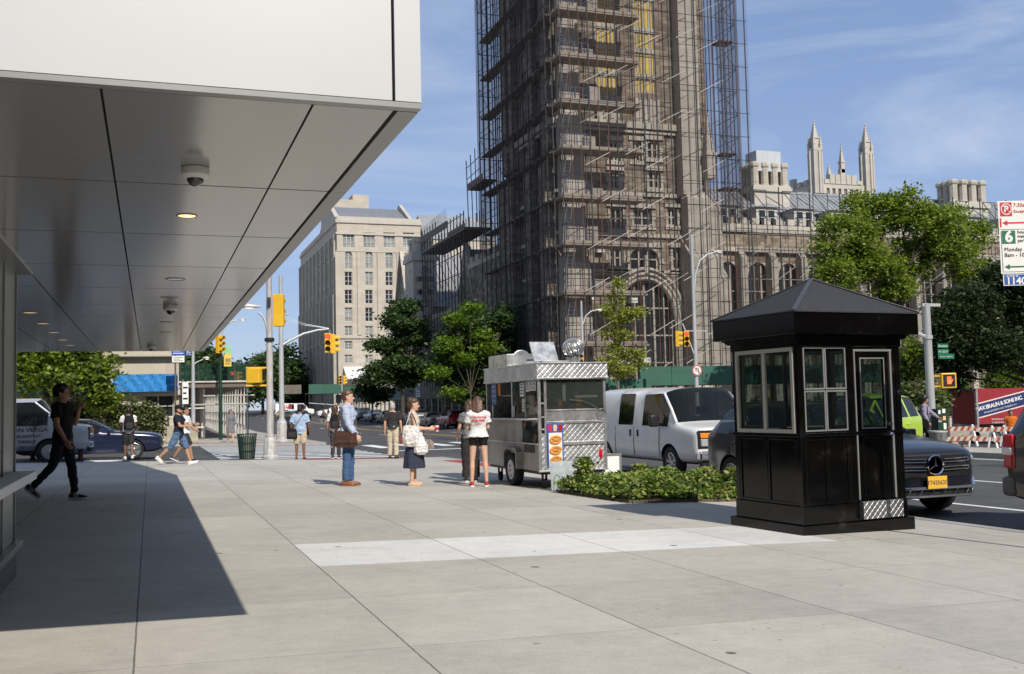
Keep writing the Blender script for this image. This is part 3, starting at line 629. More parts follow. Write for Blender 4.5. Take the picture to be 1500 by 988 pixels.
for cx, cy, hh, n in ((6.95, 16.1, .62, 700), (8.72, 14.2, .5, 420), (7.9, 15.9, .5, 300)):
    for _ in range(n):
        z = nrng.uniform(.1, 1)*hh; r_ = .22*(1.1-z/hh*.6); pts.append((cx+nrng.normal()*r_*.55, cy+nrng.normal()*r_*.55, g(cx, cy)+z))
bed = thing('ivy_bed', 'low bed of yellow green ivy beside the pavement in front of the white van', 'planting bed', (0, 0, 0))
leaf_obj('foliage', M['ivy'], pts, .075, bed, .35, .7, 3)
mb = MB(); q = [(x, y) for x, y in poly]
mb.add([(x, y, g(x, y)+.004) for x, y in q] + [(x, y, g(x, y)+.045) for x, y in q], [(4, 5, 6, 7), (0, 1, 5, 4), (1, 2, 6, 5), (2, 3, 7, 6), (3, 0, 4, 7)]); mb.build('soil', M['earth'], bed)
mb = MB()
for (a, b) in (((6.58, 16.6), (6.76, 14.05)), ((6.76, 14.05), (8.9, 13.68))):
    L_ = math.dist(a, b); n = int(L_/.17)
    for k in range(0, n, 2):
        f0, f1 = k/n, (k+1.8)/n; p = [(a[0]+(b[0]-a[0])*(f0+(f1-f0)*u), a[1]+(b[1]-a[1])*(f0+(f1-f0)*u)) for u in (0, .05, .2, .5, .8, .95, 1)]
        mb.tube([(x, y, g(x, y)+h) for (x, y), h in zip(p, (0, .2, .28, .31, .28, .2, 0))], .005, 5)
tag(mb.build('hoop_edging', M['black']), 'low black wire hoop edging round the ivy bed', 'edging')
# ================================================================== FOOD CART
def wheel(parent, x, y, r, w, side, rimr=None, spokes=5, rimmat=None, sub=True):
    "a road wheel on the x axis; side = +1 when its outer face looks to +x"
    rimr = rimr or r*.66
    mb = MB(); h = w/2
    mb.lathe([(rimr, -h*.9), (r*.90, -h), (r*.985, -h*.75), (r, -h*.35), (r, h*.35), (r*.985, h*.75), (r*.90, h), (rimr, h*.9), (rimr*.98, h*.3), (rimr*.98, -h*.6)], 28, (0, 0, 0), 'x', caps=False)
    mb.lathe([(rimr, -h*.9), (rimr*.98, -h*.6)], 28, (0, 0, 0), 'x', caps=False)
    o = mb.build('wheel', M['rubber'], parent, 40, loc=(x, y, r))
    mb = MB(); f = side*h
    mb.lathe([(rimr*.995, f*.86), (rimr*.93, f*.9), (rimr*.88, f*.45)], 28, (0, 0, 0), 'x', caps=False)
    mb.lathe([(rimr*.9, f*.2), (.01, f*.2)], 28, (0, 0, 0), 'x', caps=False)
    mb.lathe([(rimr*.24, f*.2), (rimr*.24, f*.62), (rimr*.16, f*.7), (.005, f*.72)], 16, (0, 0, 0), 'x', caps=False)
    for k in range(spokes):
        a = 2*math.pi*k/spokes + .3
        for da in (-.13, .13):
            mb.bar((f*.60, rimr*.16*math.cos(a), rimr*.16*math.sin(a)), (f*.68, rimr*.92*math.cos(a+da), rimr*.92*math.sin(a+da)), rimr*.11, rimr*.10)
    mb.build('rim', rimmat or M['alloy'], o, 35, fix=True)
    return o
def decal(mb, x0, x1, z0, z1, y, d=.003): mb.bb((x0, y-d, z0), (x1, y, z1))
M['stainless'] = pm('stainless_sheet', (.62, .62, .61), .3, .8, .22, 3, bump=.03, bscale=6, rvar=.12)
M['stainless_dk'] = pm('greasy_stainless', (.36, .35, .335), .35, .75, .35, 4, bump=.05, bscale=8)
M['quilt'] = treadmat('quilted_stainless', .075, .4, 1.25)
M['cartglass'] = glassmat('cart_glass', (.05, .055, .05), .03, .62)
M['plastic'] = glassmat('cloudy_plastic', (.62, .66, .68), .2, .5, .5)
CXa, CYa = 6.62, 17.35
ct = thing('food_cart', 'stainless steel street food cart with quilted panels, serving window and pretzel poster', 'food cart', (CXa, CYa, g(CXa, CYa)-.02))
CW, CL = 1.34, 3.05; zb, zt = .34, 2.28
mb = MB(); mb.bb((.04, .04, zb-.06), (CW-.04, CL-.04, zb+.02)); mb.build('chassis', M['black'], ct)
for x, y, z_ in ((0, 0, zb), (.115, 0, zb), (CW-.05, 0, zb), (0, CL-.05, zb), (CW-.05, CL-.05, zb), (0, 1.42, 1.3), (0, 2.62, 1.3)): mb = MB(); mb.bb((x, y, z_), (x+.05, y+.05, 2.02)); mb.build('frame_post', M['stainless'], ct, bevel=.004)
# front (camera) end: lower quilted panels, shelf lines, window
mb = MB(); mb.bb((.168, .012, zb), (CW-.052, .04, .80)); mb.bb((.168, .012, .86), (CW-.052, .04, 1.20)); mb.bb((.004, .014, zb), (.115, .04, 1.02)); mb.build('quilted_panel', M['quilt'], ct)
mb = MB(); mb.bb((.165, -.012, .80), (CW-.052, .045, .86)); mb.bb((.165, -.008, 1.19), (CW-.052, .04, 1.235)); mb.bb((.165, .004, 1.235), (CW-.052, .04, 1.42)); mb.bb((.165, -.008, 1.42), (CW-.052, .04, 1.45)); mb.bb((.165, -.008, 1.99), (CW-.052, .04, 2.02))
for z in (1.08, 1.30, 1.55): mb.bb((.052, .01, z), (.114, .10, z+.025))
mb.bb((-.012, -.012, zb-.015), (CW+.012, .05, zb+.012)); mb.build('trim_rail', M['stainless'], ct, bevel=.003)
mb = MB(); mb.bb((.166, .022, 1.45), (CW-.052, .027, 1.99)); mb.build('end_window', M['cartglass'], ct)
# far end and street side
mb = MB(); mb.bb((CW-.03, .05, zb), (CW-.005, CL-.05, 2.02)); mb.bb((.05, CL-.03, zb), (CW-.05, CL-.005, 2.02)); mb.build('rear_panel', M['stainless'], ct)
# customer side
mb = MB(); mb.bb((.008, .052, zb), (.03, 1.05, .62)); mb.bb((.008, 1.72, zb), (.03, CL-.052, .62)); mb.bb((.008, .052, .62), (.03, CL-.052, .84)); mb.bb((.008, .9, .84), (.03, CL-.052, 1.27)); mb.build('side_panel', M['stainless_dk'], ct)
mb = MB(); mb.bb((.008, .052, .84), (.012, .9, 1.27)); mb.bb((.012, .052, 1.30), (.018, .68, 2.0)); mb.bb((.012, .70, 1.30), (.018, 1.42, 2.0)); mb.build('side_window', M['cartglass'], ct)
mb = MB(); mb.bb((.005, .25, .66), (.0079, .83, .82)); mb.build('dark_slot', M['black'], ct)
mb = MB(); mb.bb((-.20, .05, 1.265), (.05, CL-.02, 1.295)); mb.bb((-.03, .05, .815), (.006, CL-.05, .84)); mb.bb((.0, .05, 1.99), (.05, CL-.05, 2.02)); mb.bb((-.004, .68, 1.295), (.02, .70, 1.99)); mb.build('counter', M['stainless'], ct, bevel=.004)
mb = MB()     # mudguard over the wheel
mb.prism([(.98, .34), (.98, .66), (1.10, .74), (1.62, .74), (1.74, .66), (1.74, .34), (1.69, .34), (1.69, .62), (1.58, .69), (1.14, .69), (1.03, .62), (1.03, .34)], -.10, .02, 'x'); mb.build('mudguard', M['stainless_dk'], ct)
mb = MB(); mb.bb((-.03, -.04, 2.02), (CW+.03, CL+.03, zt)); mb.build('quilted_band', M['quilt'], ct, bevel=.006)
mb = MB(); mb.bb((-.045, -.055, zt), (CW+.045, CL+.045, zt+.025)); mb.bb((-.045, -.055, 2.0), (CW+.045, -.041, 2.03)); mb.bb((-.045, -.041, 2.0), (-.031, CL+.04, 2.03)); mb.build('roof', M['stainless'], ct, bevel=.004)
wheel(ct, .0, 1.36, .31, .19, -1, .19, 6, M['white']); wheel(ct, CW, 1.36, .31, .19, 1, .19, 6, M['white'])
for y in (.25, 2.75):
    mb = MB(); mb.lathe([(.085, -.03), (.095, -.02), (.095, .02), (.085, .03)], 16, (.18, y, .095), 'x'); mb.bb((.14, y-.05, .09), (.15, y+.05, .30)); mb.bb((.21, y-.05, .09), (.22, y+.05, .30)); mb.bb((.13, y-.05, .27), (.23, y+.05, .30)); mb.build('caster', M['rubber'], ct, 40)
mb = MB(); mb.box((.34, 2.35, zt+.02+.13), (.62, 1.15, .25)); mb.lathe([(.20, 0), (.21, .01), (.17, .012), (.165, .002)], 24, (.34, 1.77, zt+.15), 'y'); o = mb.build('air_unit', M['stainless'], ct, 30, bevel=.01)
mb = MB(); mb.box((.44, .75, zt+.19), (.50, .62, .03), 0, R(58)); mb.build('roof_hatch', M['stainless'], ct, bevel=.004); mb = MB(); mb.box((.48, .5, zt+.045), (.55, .42, .05)); mb.build('hatch_curb', M['stainless'], ct, bevel=.004); mb = MB(); mb.tube([(.25, 1.25, zt+.13), (.65, 1.25, zt+.13)], .02); mb.build('roof_pipe', M['white'], ct)
mb = MB(); c = (.93, .52, zt+.02); mb.lathe([(.13, 0), (.13, .12), (.15, .13), (.02, .135)], 24, c); tv = mb.build('vent_collar', M['stainless'], ct, 35)
mb = MB()
for k in range(22):
    a0 = 2*math.pi*k/22; ring = []
    for j in range(9):
        th = R(12 + j*19); a = a0 + .9*(j/8); r_ = .185*math.sin(th) + .02; ring.append((c[0]+r_*math.cos(a), c[1]+r_*math.sin(a), c[2]+.31-.165*math.cos(th) if False else c[2]+.30+.165*math.cos(th)))
    mb.tube(ring, .011, 5)
mb.lathe([(.06, .46), (.05, .475), (.01, .48)], 16, c); mb.ball((c[0], c[1], c[2]+.30), (.14, .14, .14), 16, 10); mb.build('turbine_vent', M['stainless'], ct, 50)
# interior fittings seen through the glass
mb = MB(); mb.bb((.2, .3, .9), (CW-.06, CL-.1, 1.25)); mb.bb((.7, .2, 1.25), (CW-.06, 1.8, 1.5)); mb.bb((.06, .1, 1.72), (.3, CL-.3, 1.74)); mb.build('worktop', M['stainless_dk'], ct)
mb = MB()
for x, y, z, r_, h in ((.35, .5, 1.25, .05, .2), (.5, .9, 1.25, .06, .16), (.3, 1.2, 1.25, .045, .26), (.6, .45, 1.5, .05, .18), (.95, .4, 1.5, .07, .2), (.25, 1.8, 1.25, .05, .22)): mb.lathe([(r_, 0), (r_, h*.7), (r_*.4, h*.85), (r_*.4, h)], 12, (x, y, z))
mb.build('bottle', M['amber'], ct, 40, )
mb = MB(); mb.bb((.5, .05, 1.6), (.56, .08, 1.9)); mb.bb((.75, .06, 1.66), (1.2, .10, 1.70)); mb.build('hanging_tool', M['white'], ct)
# paper menus on the serving side (facing -x) and blue board
def side_sheet(name, y0, y1, z0, z1, mat, x=-.006):
    mb = MB(); mb.bb((x, y0, z0), (x+.004, y1, z1)); return mb.build(name, mat, ct)
for y0, y1, z0, z1 in ((.10, .26, 1.80, 1.97), (.28, .44, 1.80, 1.97), (.46, .62, 1.79, 1.97), (.72, .84, 1.42, 1.66), (.74, .95, 1.70, 1.96), (1.28, 1.4, 1.32, 1.52)):
    s_ = side_sheet('menu_sheet', y0, y1, z0, z1, M['paper'])
    mb = MB()
    for k in range(3): mb.bb((-.0085, y0+.025, z0+(z1-z0)*(.2+.22*k)), (-.0062, y1-.025, z0+(z1-z0)*(.27+.22*k)))
    mb.bb((-.0085, y0+.05, z1-.045), (-.0062, y1-.05, z1-.015)); mb.build('print', M['black'], s_)
s_ = side_sheet('blue_board', 2.36, 2.66, 1.55, 1.98, M['blue_print'])
mb = MB()
for k, tx in enumerate(('COFFEE', 'PRETZEL', 'HOT DOG', 'SODA')): lettering(mb, tx, .065, facing((-.009, 2.51, 1.92-k*.095), (0, -1, 0)), .003)
mb.build('board_lettering', M['paper'], s_)
side_sheet('cone_picture', 2.10, 2.26, 1.74, 1.98, M['amber'])
# poster with a cup row and pretzels on the end panel
mb = MB(); mb.bb((.15, -.022, .42), (.46, -.016, 1.20)); po = mb.build('poster', M['blue_print'], ct)
M['bread'] = pm('baked_bread', (.62, .28, .07), .55, 0, .3, 14); M['bread2'] = pm('pale_bread', (.78, .50, .24), .6, 0, .2, 12)
mb = MB(); mb.bb((.175, -.0255, .44), (.435, -.0222, 1.03)); mb.build('poster_field', pm('poster_cream', (.80, .72, .60), .5, 0, .1, 6), po)
for z in (.90, .71, .53):
    mb = MB()
    ring = [(.305+.10*math.cos(a)*(1+.12*math.sin(2*a)), -.026-.004, z+.062*math.sin(a)) for a in [2*math.pi*k/20 for k in range(21)]]; mb.tube(ring, .021, 6)
    mb.tube([(.235, -.03, z+.04), (.29, -.034, z-.01), (.34, -.034, z+.02), (.375, -.03, z-.045)], .018, 6); mb.tube([(.375, -.03, z+.04), (.32, -.033, z-.012), (.27, -.033, z+.015), (.235, -.03, z-.045)], .018, 6); mb.ball((.305, -.028, z), (.075, .004, .045)); mb.build('pretzel_picture', M['bread'], po, 50)
for k, m_ in enumerate(('red_print', 'bread2', 'red_lens')):
    mb = MB(); x = .205+k*.1; mb.add([(x-.028, -.0265, 1.06), (x+.028, -.0265, 1.06), (x+.036, -.0265, 1.15), (x-.036, -.0265, 1.15), (x-.028, -.0222, 1.06), (x+.028, -.0222, 1.06), (x+.036, -.0222, 1.15), (x-.036, -.0222, 1.15)], [(0, 1, 2, 3), (7, 6, 5, 4), (0, 4, 5, 1), (1, 5, 6, 2), (2, 6, 7, 3), (3, 7, 4, 0)]); mb.bb((x-.03, -.027, 1.145), (x+.03, -.0222, 1.175)); mb.build('cup_picture', M[m_], po)
mb = MB(); mb.ball((CW-.13, .008, .62), (.035, .02, .10), 14, 10); mb.build('tail_lamp', M['red_lens'], ct, 60)
mb = MB(); mb.ball((.44, .008, .62), (.03, .02, .085), 14, 10); mb.build('tail_lamp', M['red_lens'], ct, 60)
mb = MB(); mb.lathe([(.10, -.004), (.10, .004), (.092, .004), (.092, -.004), (.10, -.004)], 24, (CW-.10, -.016, 1.34), 'y', caps=False); mb.tube([(.6, -.01, 1.62), (.85, -.03, 1.60), (1.05, -.03, 1.52), (1.2, -.02, 1.44)], .006, 6); mb.build('hose', M['steel'], ct, 40)
# things standing beside the cart
px_, py_ = CXa+.06, CYa-.42
pl = thing('plastic_sheet', 'cloudy plastic sheet stood up against the end of the food cart', 'plastic sheet', (px_, py_, g(px_, py_)))
mb = MB(); rows = []
for j in range(7): rows.append([(.02+.46*k/8 + .02*math.sin(j), .03*math.sin(k*1.3+j*.5)+.02*j, .01 + .50*j/6) for k in range(9)])
mb.loft(rows, caps=False, closed=False); o = mb.build('sheet', M['plastic'], pl, 60, fix=False); s_ = o.modifiers.new('thick', 'SOLIDIFY'); s_.thickness = .004
mb = MB(); rows = []
for j in range(5): rows.append([(-.02+.26*k/5, -.03+.02*math.sin(k*2+j), .01+.36*j/4) for k in range(6)])
mb.loft(rows, caps=False, closed=False); o = mb.build('flap', M['plastic'], pl, 60, fix=False); s_ = o.modifiers.new('thick', 'SOLIDIFY'); s_.thickness = .004
q = P(884, 692); bxm = thing('board_box', 'white panelled box with a steel rim standing behind the food cart corner', 'box', (8.28, 18.1, g(8.28, 18.1)-.13))
mb = MB(); mb.bb((-.2, -.2, .12), (.2, .25, .72)); mb.build('case', M['white'], bxm, bevel=.01)
mb = MB(); mb.bb((-.22, -.215, .70), (.22, -.201, .74)); mb.bb((-.22, -.215, .10), (.22, -.201, .14)); mb.bb((-.22, -.215, .14), (-.18, -.201, .70)); mb.bb((.18, -.215, .14), (.22, -.201, .70)); mb.build('rim', M['alu'], bxm)
mb = MB(); mb.bb((-.2, -.2, 0), (-.15, .25, .12)); mb.bb((.15, -.2, 0), (.2, .25, .12)); mb.build('foot', M['red_print'], bxm)

# ================================================================== VEHICLES
def split_by_material(me, names, mats, parent):
    "one child mesh per material of a finished body"
    mi = np.empty(len(me.polygons), dtype=np.int32); me.polygons.foreach_get('material_index', mi)
    for i, nm in enumerate(names):
        if nm is None or not (mi == i).any(): continue
        bm = bmesh.new(); bm.from_mesh(me)
        bmesh.ops.delete(bm, geom=[f for f in bm.faces if f.material_index != i], context='FACES')
        for f in bm.faces: f.smooth = True; f.material_index = 0
        for e in bm.edges: e.smooth = not (len(e.link_faces) == 2 and e.calc_face_angle(0) > R(38))
        m2 = bpy.data.meshes.new(nm); bm.to_mesh(m2); bm.free(); m2.materials.append(mats[i])
        o = bpy.data.objects.new(nm, m2); COL.objects.link(o); o.parent = parent
def car_body(st, win, parent, paint, wheels, arch_r, glass=None, lower=None, sub=2, W=.0, pil=()):
    """st: stations (y, zbottom, zbelt, ztop, wbottom, wbelt, wtop); nose at -y.  win: dict station index -> 'side','front','rear'"""
    bm = bmesh.new(); rings = []; vl = bm.verts.layers.float.new('crease_vert'); cl = bm.edges.layers.float.new('crease_edge')
    for (y, z0, zs, zr, w0, w1, w2) in st:
        zm = z0 + (zs-z0)*.5; wm = max(w0, w1) + .012
        half = [(0, z0), (w0*.86, z0), (w0, z0+.07), (wm, zm), (w1, zs), (w2, zr-(zr-zs)*.13 if zr-zs > .25 else zr-.02), (w2*.72, zr-.004), (0, zr+.012)]
        ring = [(x, y, z) for x, z in half] + [(-x, y, z) for x, z in half[-2:0:-1]]
        rings.append([bm.verts.new(p) for p in ring])
    n = len(rings[0])
    for i in range(len(rings)-1):
        for k in range(n):
            f = bm.faces.new((rings[i][k], rings[i][(k+1) % n], rings[i+1][(k+1) % n], rings[i+1][k]))
            seg = k if k < 7 else 13-k
            t = win.get(i)
            if t == 'side' and seg == 4: f.material_index = 1
            elif t in ('front', 'rear') and seg in (5, 6): f.material_index = 1
            elif t == 'both' and seg in (4, 5, 6): f.material_index = 1
            elif lower and seg in (0, 1): f.material_index = 2
    bm.faces.new(rings[0][::-1]); bm.faces.new(rings[-1])
    bmesh.ops.recalc_face_normals(bm, faces=bm.faces)
    for v in bm.verts:
        if sum(f.material_index == 1 for f in v.link_faces) == 1 and len(v.link_faces) == 4: v[vl] = .8
    for e in bm.edges:
        fs = e.link_faces
        if len(fs) == 2 and fs[0].material_index != fs[1].material_index: e[cl] = .95
    for i in range(len(rings)-1):
        for k in (4, 10):
            e = bm.edges.get((rings[i][k], rings[i+1][k]))
            if e: e[cl] = max(e[cl], .45)
    for rg in (rings[0], rings[-1]):
        for k in range(n):
            e = bm.edges.get((rg[k], rg[(k+1) % n]))
            if e: e[cl] = .55
    me = bpy.data.meshes.new('b'); bm.to_mesh(me); bm.free()
    mats = [paint, glass or M['carglass'], lower or M['black'], M['black']]
    for m_ in mats: me.materials.append(m_)
    o = bpy.data.objects.new('b', me); COL.objects.link(o)
    s = o.modifiers.new('s', 'SUBSURF'); s.levels = sub; s.render_levels = sub
    bpy.context.view_layer.update(); ev = o.evaluated_get(bpy.context.evaluated_depsgraph_get()).data
    for k in (5, 9):
        if pil: q = MB(); q.tube([ev.vertices[i*n+k].co.copy() for i in pil], .034, 8); q.build('windscreen_pillar', paint, parent, 60)
    cut = MB()
    for yw in wheels:
        cut.lathe([(arch_r, -1.4), (arch_r, 1.4)], 32, (0, yw, W), 'x')
    co = cut.build('c', M['black']); co.data.materials.clear()
    for k in range(4): co.data.materials.append(mats[k])
    co.data.polygons.foreach_set('material_index', [3]*len(co.data.polygons))
    b = o.modifiers.new('b', 'BOOLEAN'); b.object = co; b.operation = 'DIFFERENCE'; b.solver = 'EXACT'
    bpy.context.view_layer.update()
    me2 = bpy.data.meshes.new_from_object(o.evaluated_get(bpy.context.evaluated_depsgraph_get()))
    bpy.data.objects.remove(o); bpy.data.objects.remove(co)
    split_by_material(me2, ['body', 'window', 'lower_trim', 'wheel_arch'], mats, parent); bpy.data.meshes.remove(me2)

def paint(name, c, rough=.22, metal=.0, coat=.9): return pm(name, c, rough, metal, .04, 3, rvar=.04, coat=coat)
def mirror(parent, x, y, z, mat, s=1, side=1):
    mb = MB(); mb.box((x+side*.10*s, y, z+.06*s), (.20*s, .10*s, .15*s)); mb.bar((x-side*.04, y+.02, z), (x+side*.06, y, z+.02), .05*s); mb.build('mirror', mat, parent, 40, bevel=.03*s)
def dhandle(parent, x, y, z, side, mat): mb = MB(); mb.box((x+side*.012, y, z), (.03, .17, .035)); mb.build('door_handle', mat, parent, bevel=.01)
def seam_x(mb, x, pts): mb.tube([(x, y, z) for y, z in pts], .006, 4)

def sedan_like(name, label, cat, loc, rz, kind, pmat, group=None, detail=1, plate=None):
    "kind: sedan / suv / wagon.  nose at local -y, origin on the ground amidships"
    t = thing(name, label, cat, loc, rz, group)
    if kind == 'sedan':
        L_, Wd, Hh, zb_, wr = 4.75, .90, 1.45, .22, .325; a, b = -1.42, 1.36
        st = [(-2.34, .36, .70, .76, .72, .74, .64), (-2.28, .26, .75, .84, .82, .84, .72), (-1.95, .21, .82, .91, .86, .88, .77), (-1.2, .2, .88, .97, .87, .90, .77),
              (-.78, .2, .90, .985, .87, .90, .78), (-.30, .2, .92, 1.27, .87, .90, .64), (.0, .2, .93, 1.40, .88, .91, .59), (.05, .2, .93, 1.41, .88, .91, .59), (.62, .2, .94, 1.44, .88, .91, .58), (.68, .2, .94, 1.44, .88, .91, .58),
              (1.28, .2, .95, 1.37, .87, .90, .58), (1.75, .21, .96, 1.16, .86, .89, .62), (1.98, .22, .97, 1.05, .86, .88, .70), (2.28, .26, .93, 1.02, .80, .84, .70), (2.38, .4, .84, .92, .68, .74, .62)]
        win = {4: 'front', 5: 'both', 6: None, 7: 'side', 9: 'side', 10: 'rear'}
        win = {4: 'front', 5: 'both', 7: 'side', 9: 'side', 10: 'both', 11: None}
        lights = (-2.24, .64, .62, 2.33, .86, .66)
    elif kind == 'suv':
        L_, Wd, Hh, zb_, wr = 4.66, .945, 1.64, .26, .365; a, b = -1.44, 1.42
        st = [(-2.34, .40, .80, .86, .62, .64, .54), (-2.26, .30, .88, .95, .78, .80, .70), (-1.95, .26, .95, 1.03, .88, .90, .78), (-1.25, .25, 1.02, 1.11, .91, .93, .80),
              (-.95, .25, 1.04, 1.15, .92, .93, .82), (-.45, .25, 1.06, 1.45, .92, .93, .70), (-.1, .25, 1.07, 1.60, .92, .94, .66), (-.04, .25, 1.07, 1.61, .92, .94, .66), (.60, .25, 1.09, 1.65, .92, .94, .66), (.67, .25, 1.09, 1.65, .92, .94, .66),
              (1.36, .25, 1.11, 1.63, .92, .94, .65), (1.44, .25, 1.11, 1.62, .92, .94, .65), (1.92, .27, 1.13, 1.56, .90, .92, .63), (2.16, .29, 1.12, 1.30, .87, .89, .70), (2.28, .32, 1.06, 1.13, .84, .87, .74), (2.33, .44, .98, 1.03, .72, .76, .66)]
        win = {4: 'front', 5: 'both', 7: 'side', 9: 'side', 11: 'side', 12: 'rear'}
        lights = (-2.22, .84, .66, 2.24, 1.02, .72)
    else:   # boxy suv
        L_, Wd, Hh, zb_, wr = 4.9, .96, 1.83, .30, .39; a, b = -1.50, 1.48
        st = [(-2.45, .46, .86, .94, .70, .72, .60), (-2.38, .36, .96, 1.05, .84, .86, .76), (-2.0, .31, 1.05, 1.13, .92, .93, .84), (-1.3, .3, 1.10, 1.18, .94, .95, .86),
              (-1.05, .3, 1.12, 1.22, .95, .95, .86), (-.55, .3, 1.14, 1.62, .95, .95, .76), (-.28, .3, 1.15, 1.78, .95, .96, .72), (-.22, .3, 1.15, 1.79, .95, .96, .72), (.55, .3, 1.16, 1.83, .95, .96, .72), (.62, .3, 1.16, 1.83, .95, .96, .72),
              (1.40, .3, 1.17, 1.82, .95, .96, .72), (1.48, .3, 1.17, 1.82, .95, .96, .72), (2.15, .32, 1.18, 1.78, .93, .94, .71), (2.38, .34, 1.16, 1.34, .92, .93, .78), (2.44, .38, 1.10, 1.16, .90, .91, .80), (2.47, .48, 1.0, 1.05, .80, .82, .74)]
        win = {4: 'front', 5: 'both', 7: 'side', 9: 'side', 11: 'side', 12: 'rear'}
        lights = (-2.35, .90, .74, 2.38, 1.05, .78)
    car_body(st, win, t, pmat, (a, b), wr+.04, lower=M['black'], sub=2 if detail else 1, W=wr, pil=(4, 5, 6))
    mb = MB(); mb.bb((-Wd+.24, a-.55, zb_+.02), (Wd-.24, b+.55, .72)); mb.build('underbody', M['black'], t)
    for s in (-1, 1):
        for yw in (a, b): wheel(t, s*(Wd-.12), yw, wr, .22, s, wr*.70, 5)
        mirror(t, s*(Wd-.06), -.62 if kind == 'sedan' else -.78, .92 if kind == 'sedan' else 1.06, pmat, .9, s)
        if detail:
            for y in (.42, 1.3 if kind != 'sedan' else 1.2): dhandle(t, s*(Wd-.0), y, .84 if kind == 'sedan' else .98, s, pmat)
            mb = MB()
            for y in (-.72, .64, 1.42): mb.tube([(s*(Wd+.006), y, .36), (s*(Wd+.013), y, .62), (s*(Wd+.002), y, .9)], .005, 4)
            mb.build('door_seam', M['black'], t)
        yl, zl, xl, yr_, zr_, xr_ = lights
        mb = MB(); mb.ball((s*xl, yl+.04, zl-.03), (.17, .12, .075), 14, 8); mb.build('headlight', M['headlamp'], t, 60)
        mb = MB(); mb.ball((s*xr_, yr_-.06, zr_-.05), (.15, .10, .10 if kind == 'sedan' else .17), 14, 8); mb.build('tail_light', M['red_lens'], t, 60)
    mb = MB()
    if kind == 'sedan': mb.box((0, -2.36, .50), (.9, .05, .15)); mb.box((0, -2.34, .30), (1.2, .05, .08))
    else: mb.box((0, -2.35 if kind == 'suv' else -2.44, .74), (1.0, .05, .20)); mb.box((0, -2.31 if kind == 'suv' else -2.42, .40), (1.3, .06, .12))
    mb.build('grille', M['black'], t, bevel=.01)
    yp = 2.37 if kind == 'sedan' else (2.34 if kind == 'suv' else 2.48)
    for y, z in ((-(yp+.03), .42), (yp+.02, .78)):
        mb = MB(); mb.box((0, y, z), (.31, .015, .16)); mb.build('number_plate', M['plate_y'], t)
    mb = MB()
    for s in (-.35, .35): mb.box((s, -.3, .86 if kind == 'sedan' else 1.0), (.48, .14, .5)); mb.box((s, -.28, 1.16 if kind == 'sedan' else 1.33), (.22, .08, .15))
    for s in (-.4, .4): mb.box((s, .72, .86 if kind == 'sedan' else 1.0), (.5, .14, .5))
    mb.box((0, -.75, .80 if kind == 'sedan' else .95), (1.3, .3, .15)); mb.build('seats', M['black'], t)
    return t

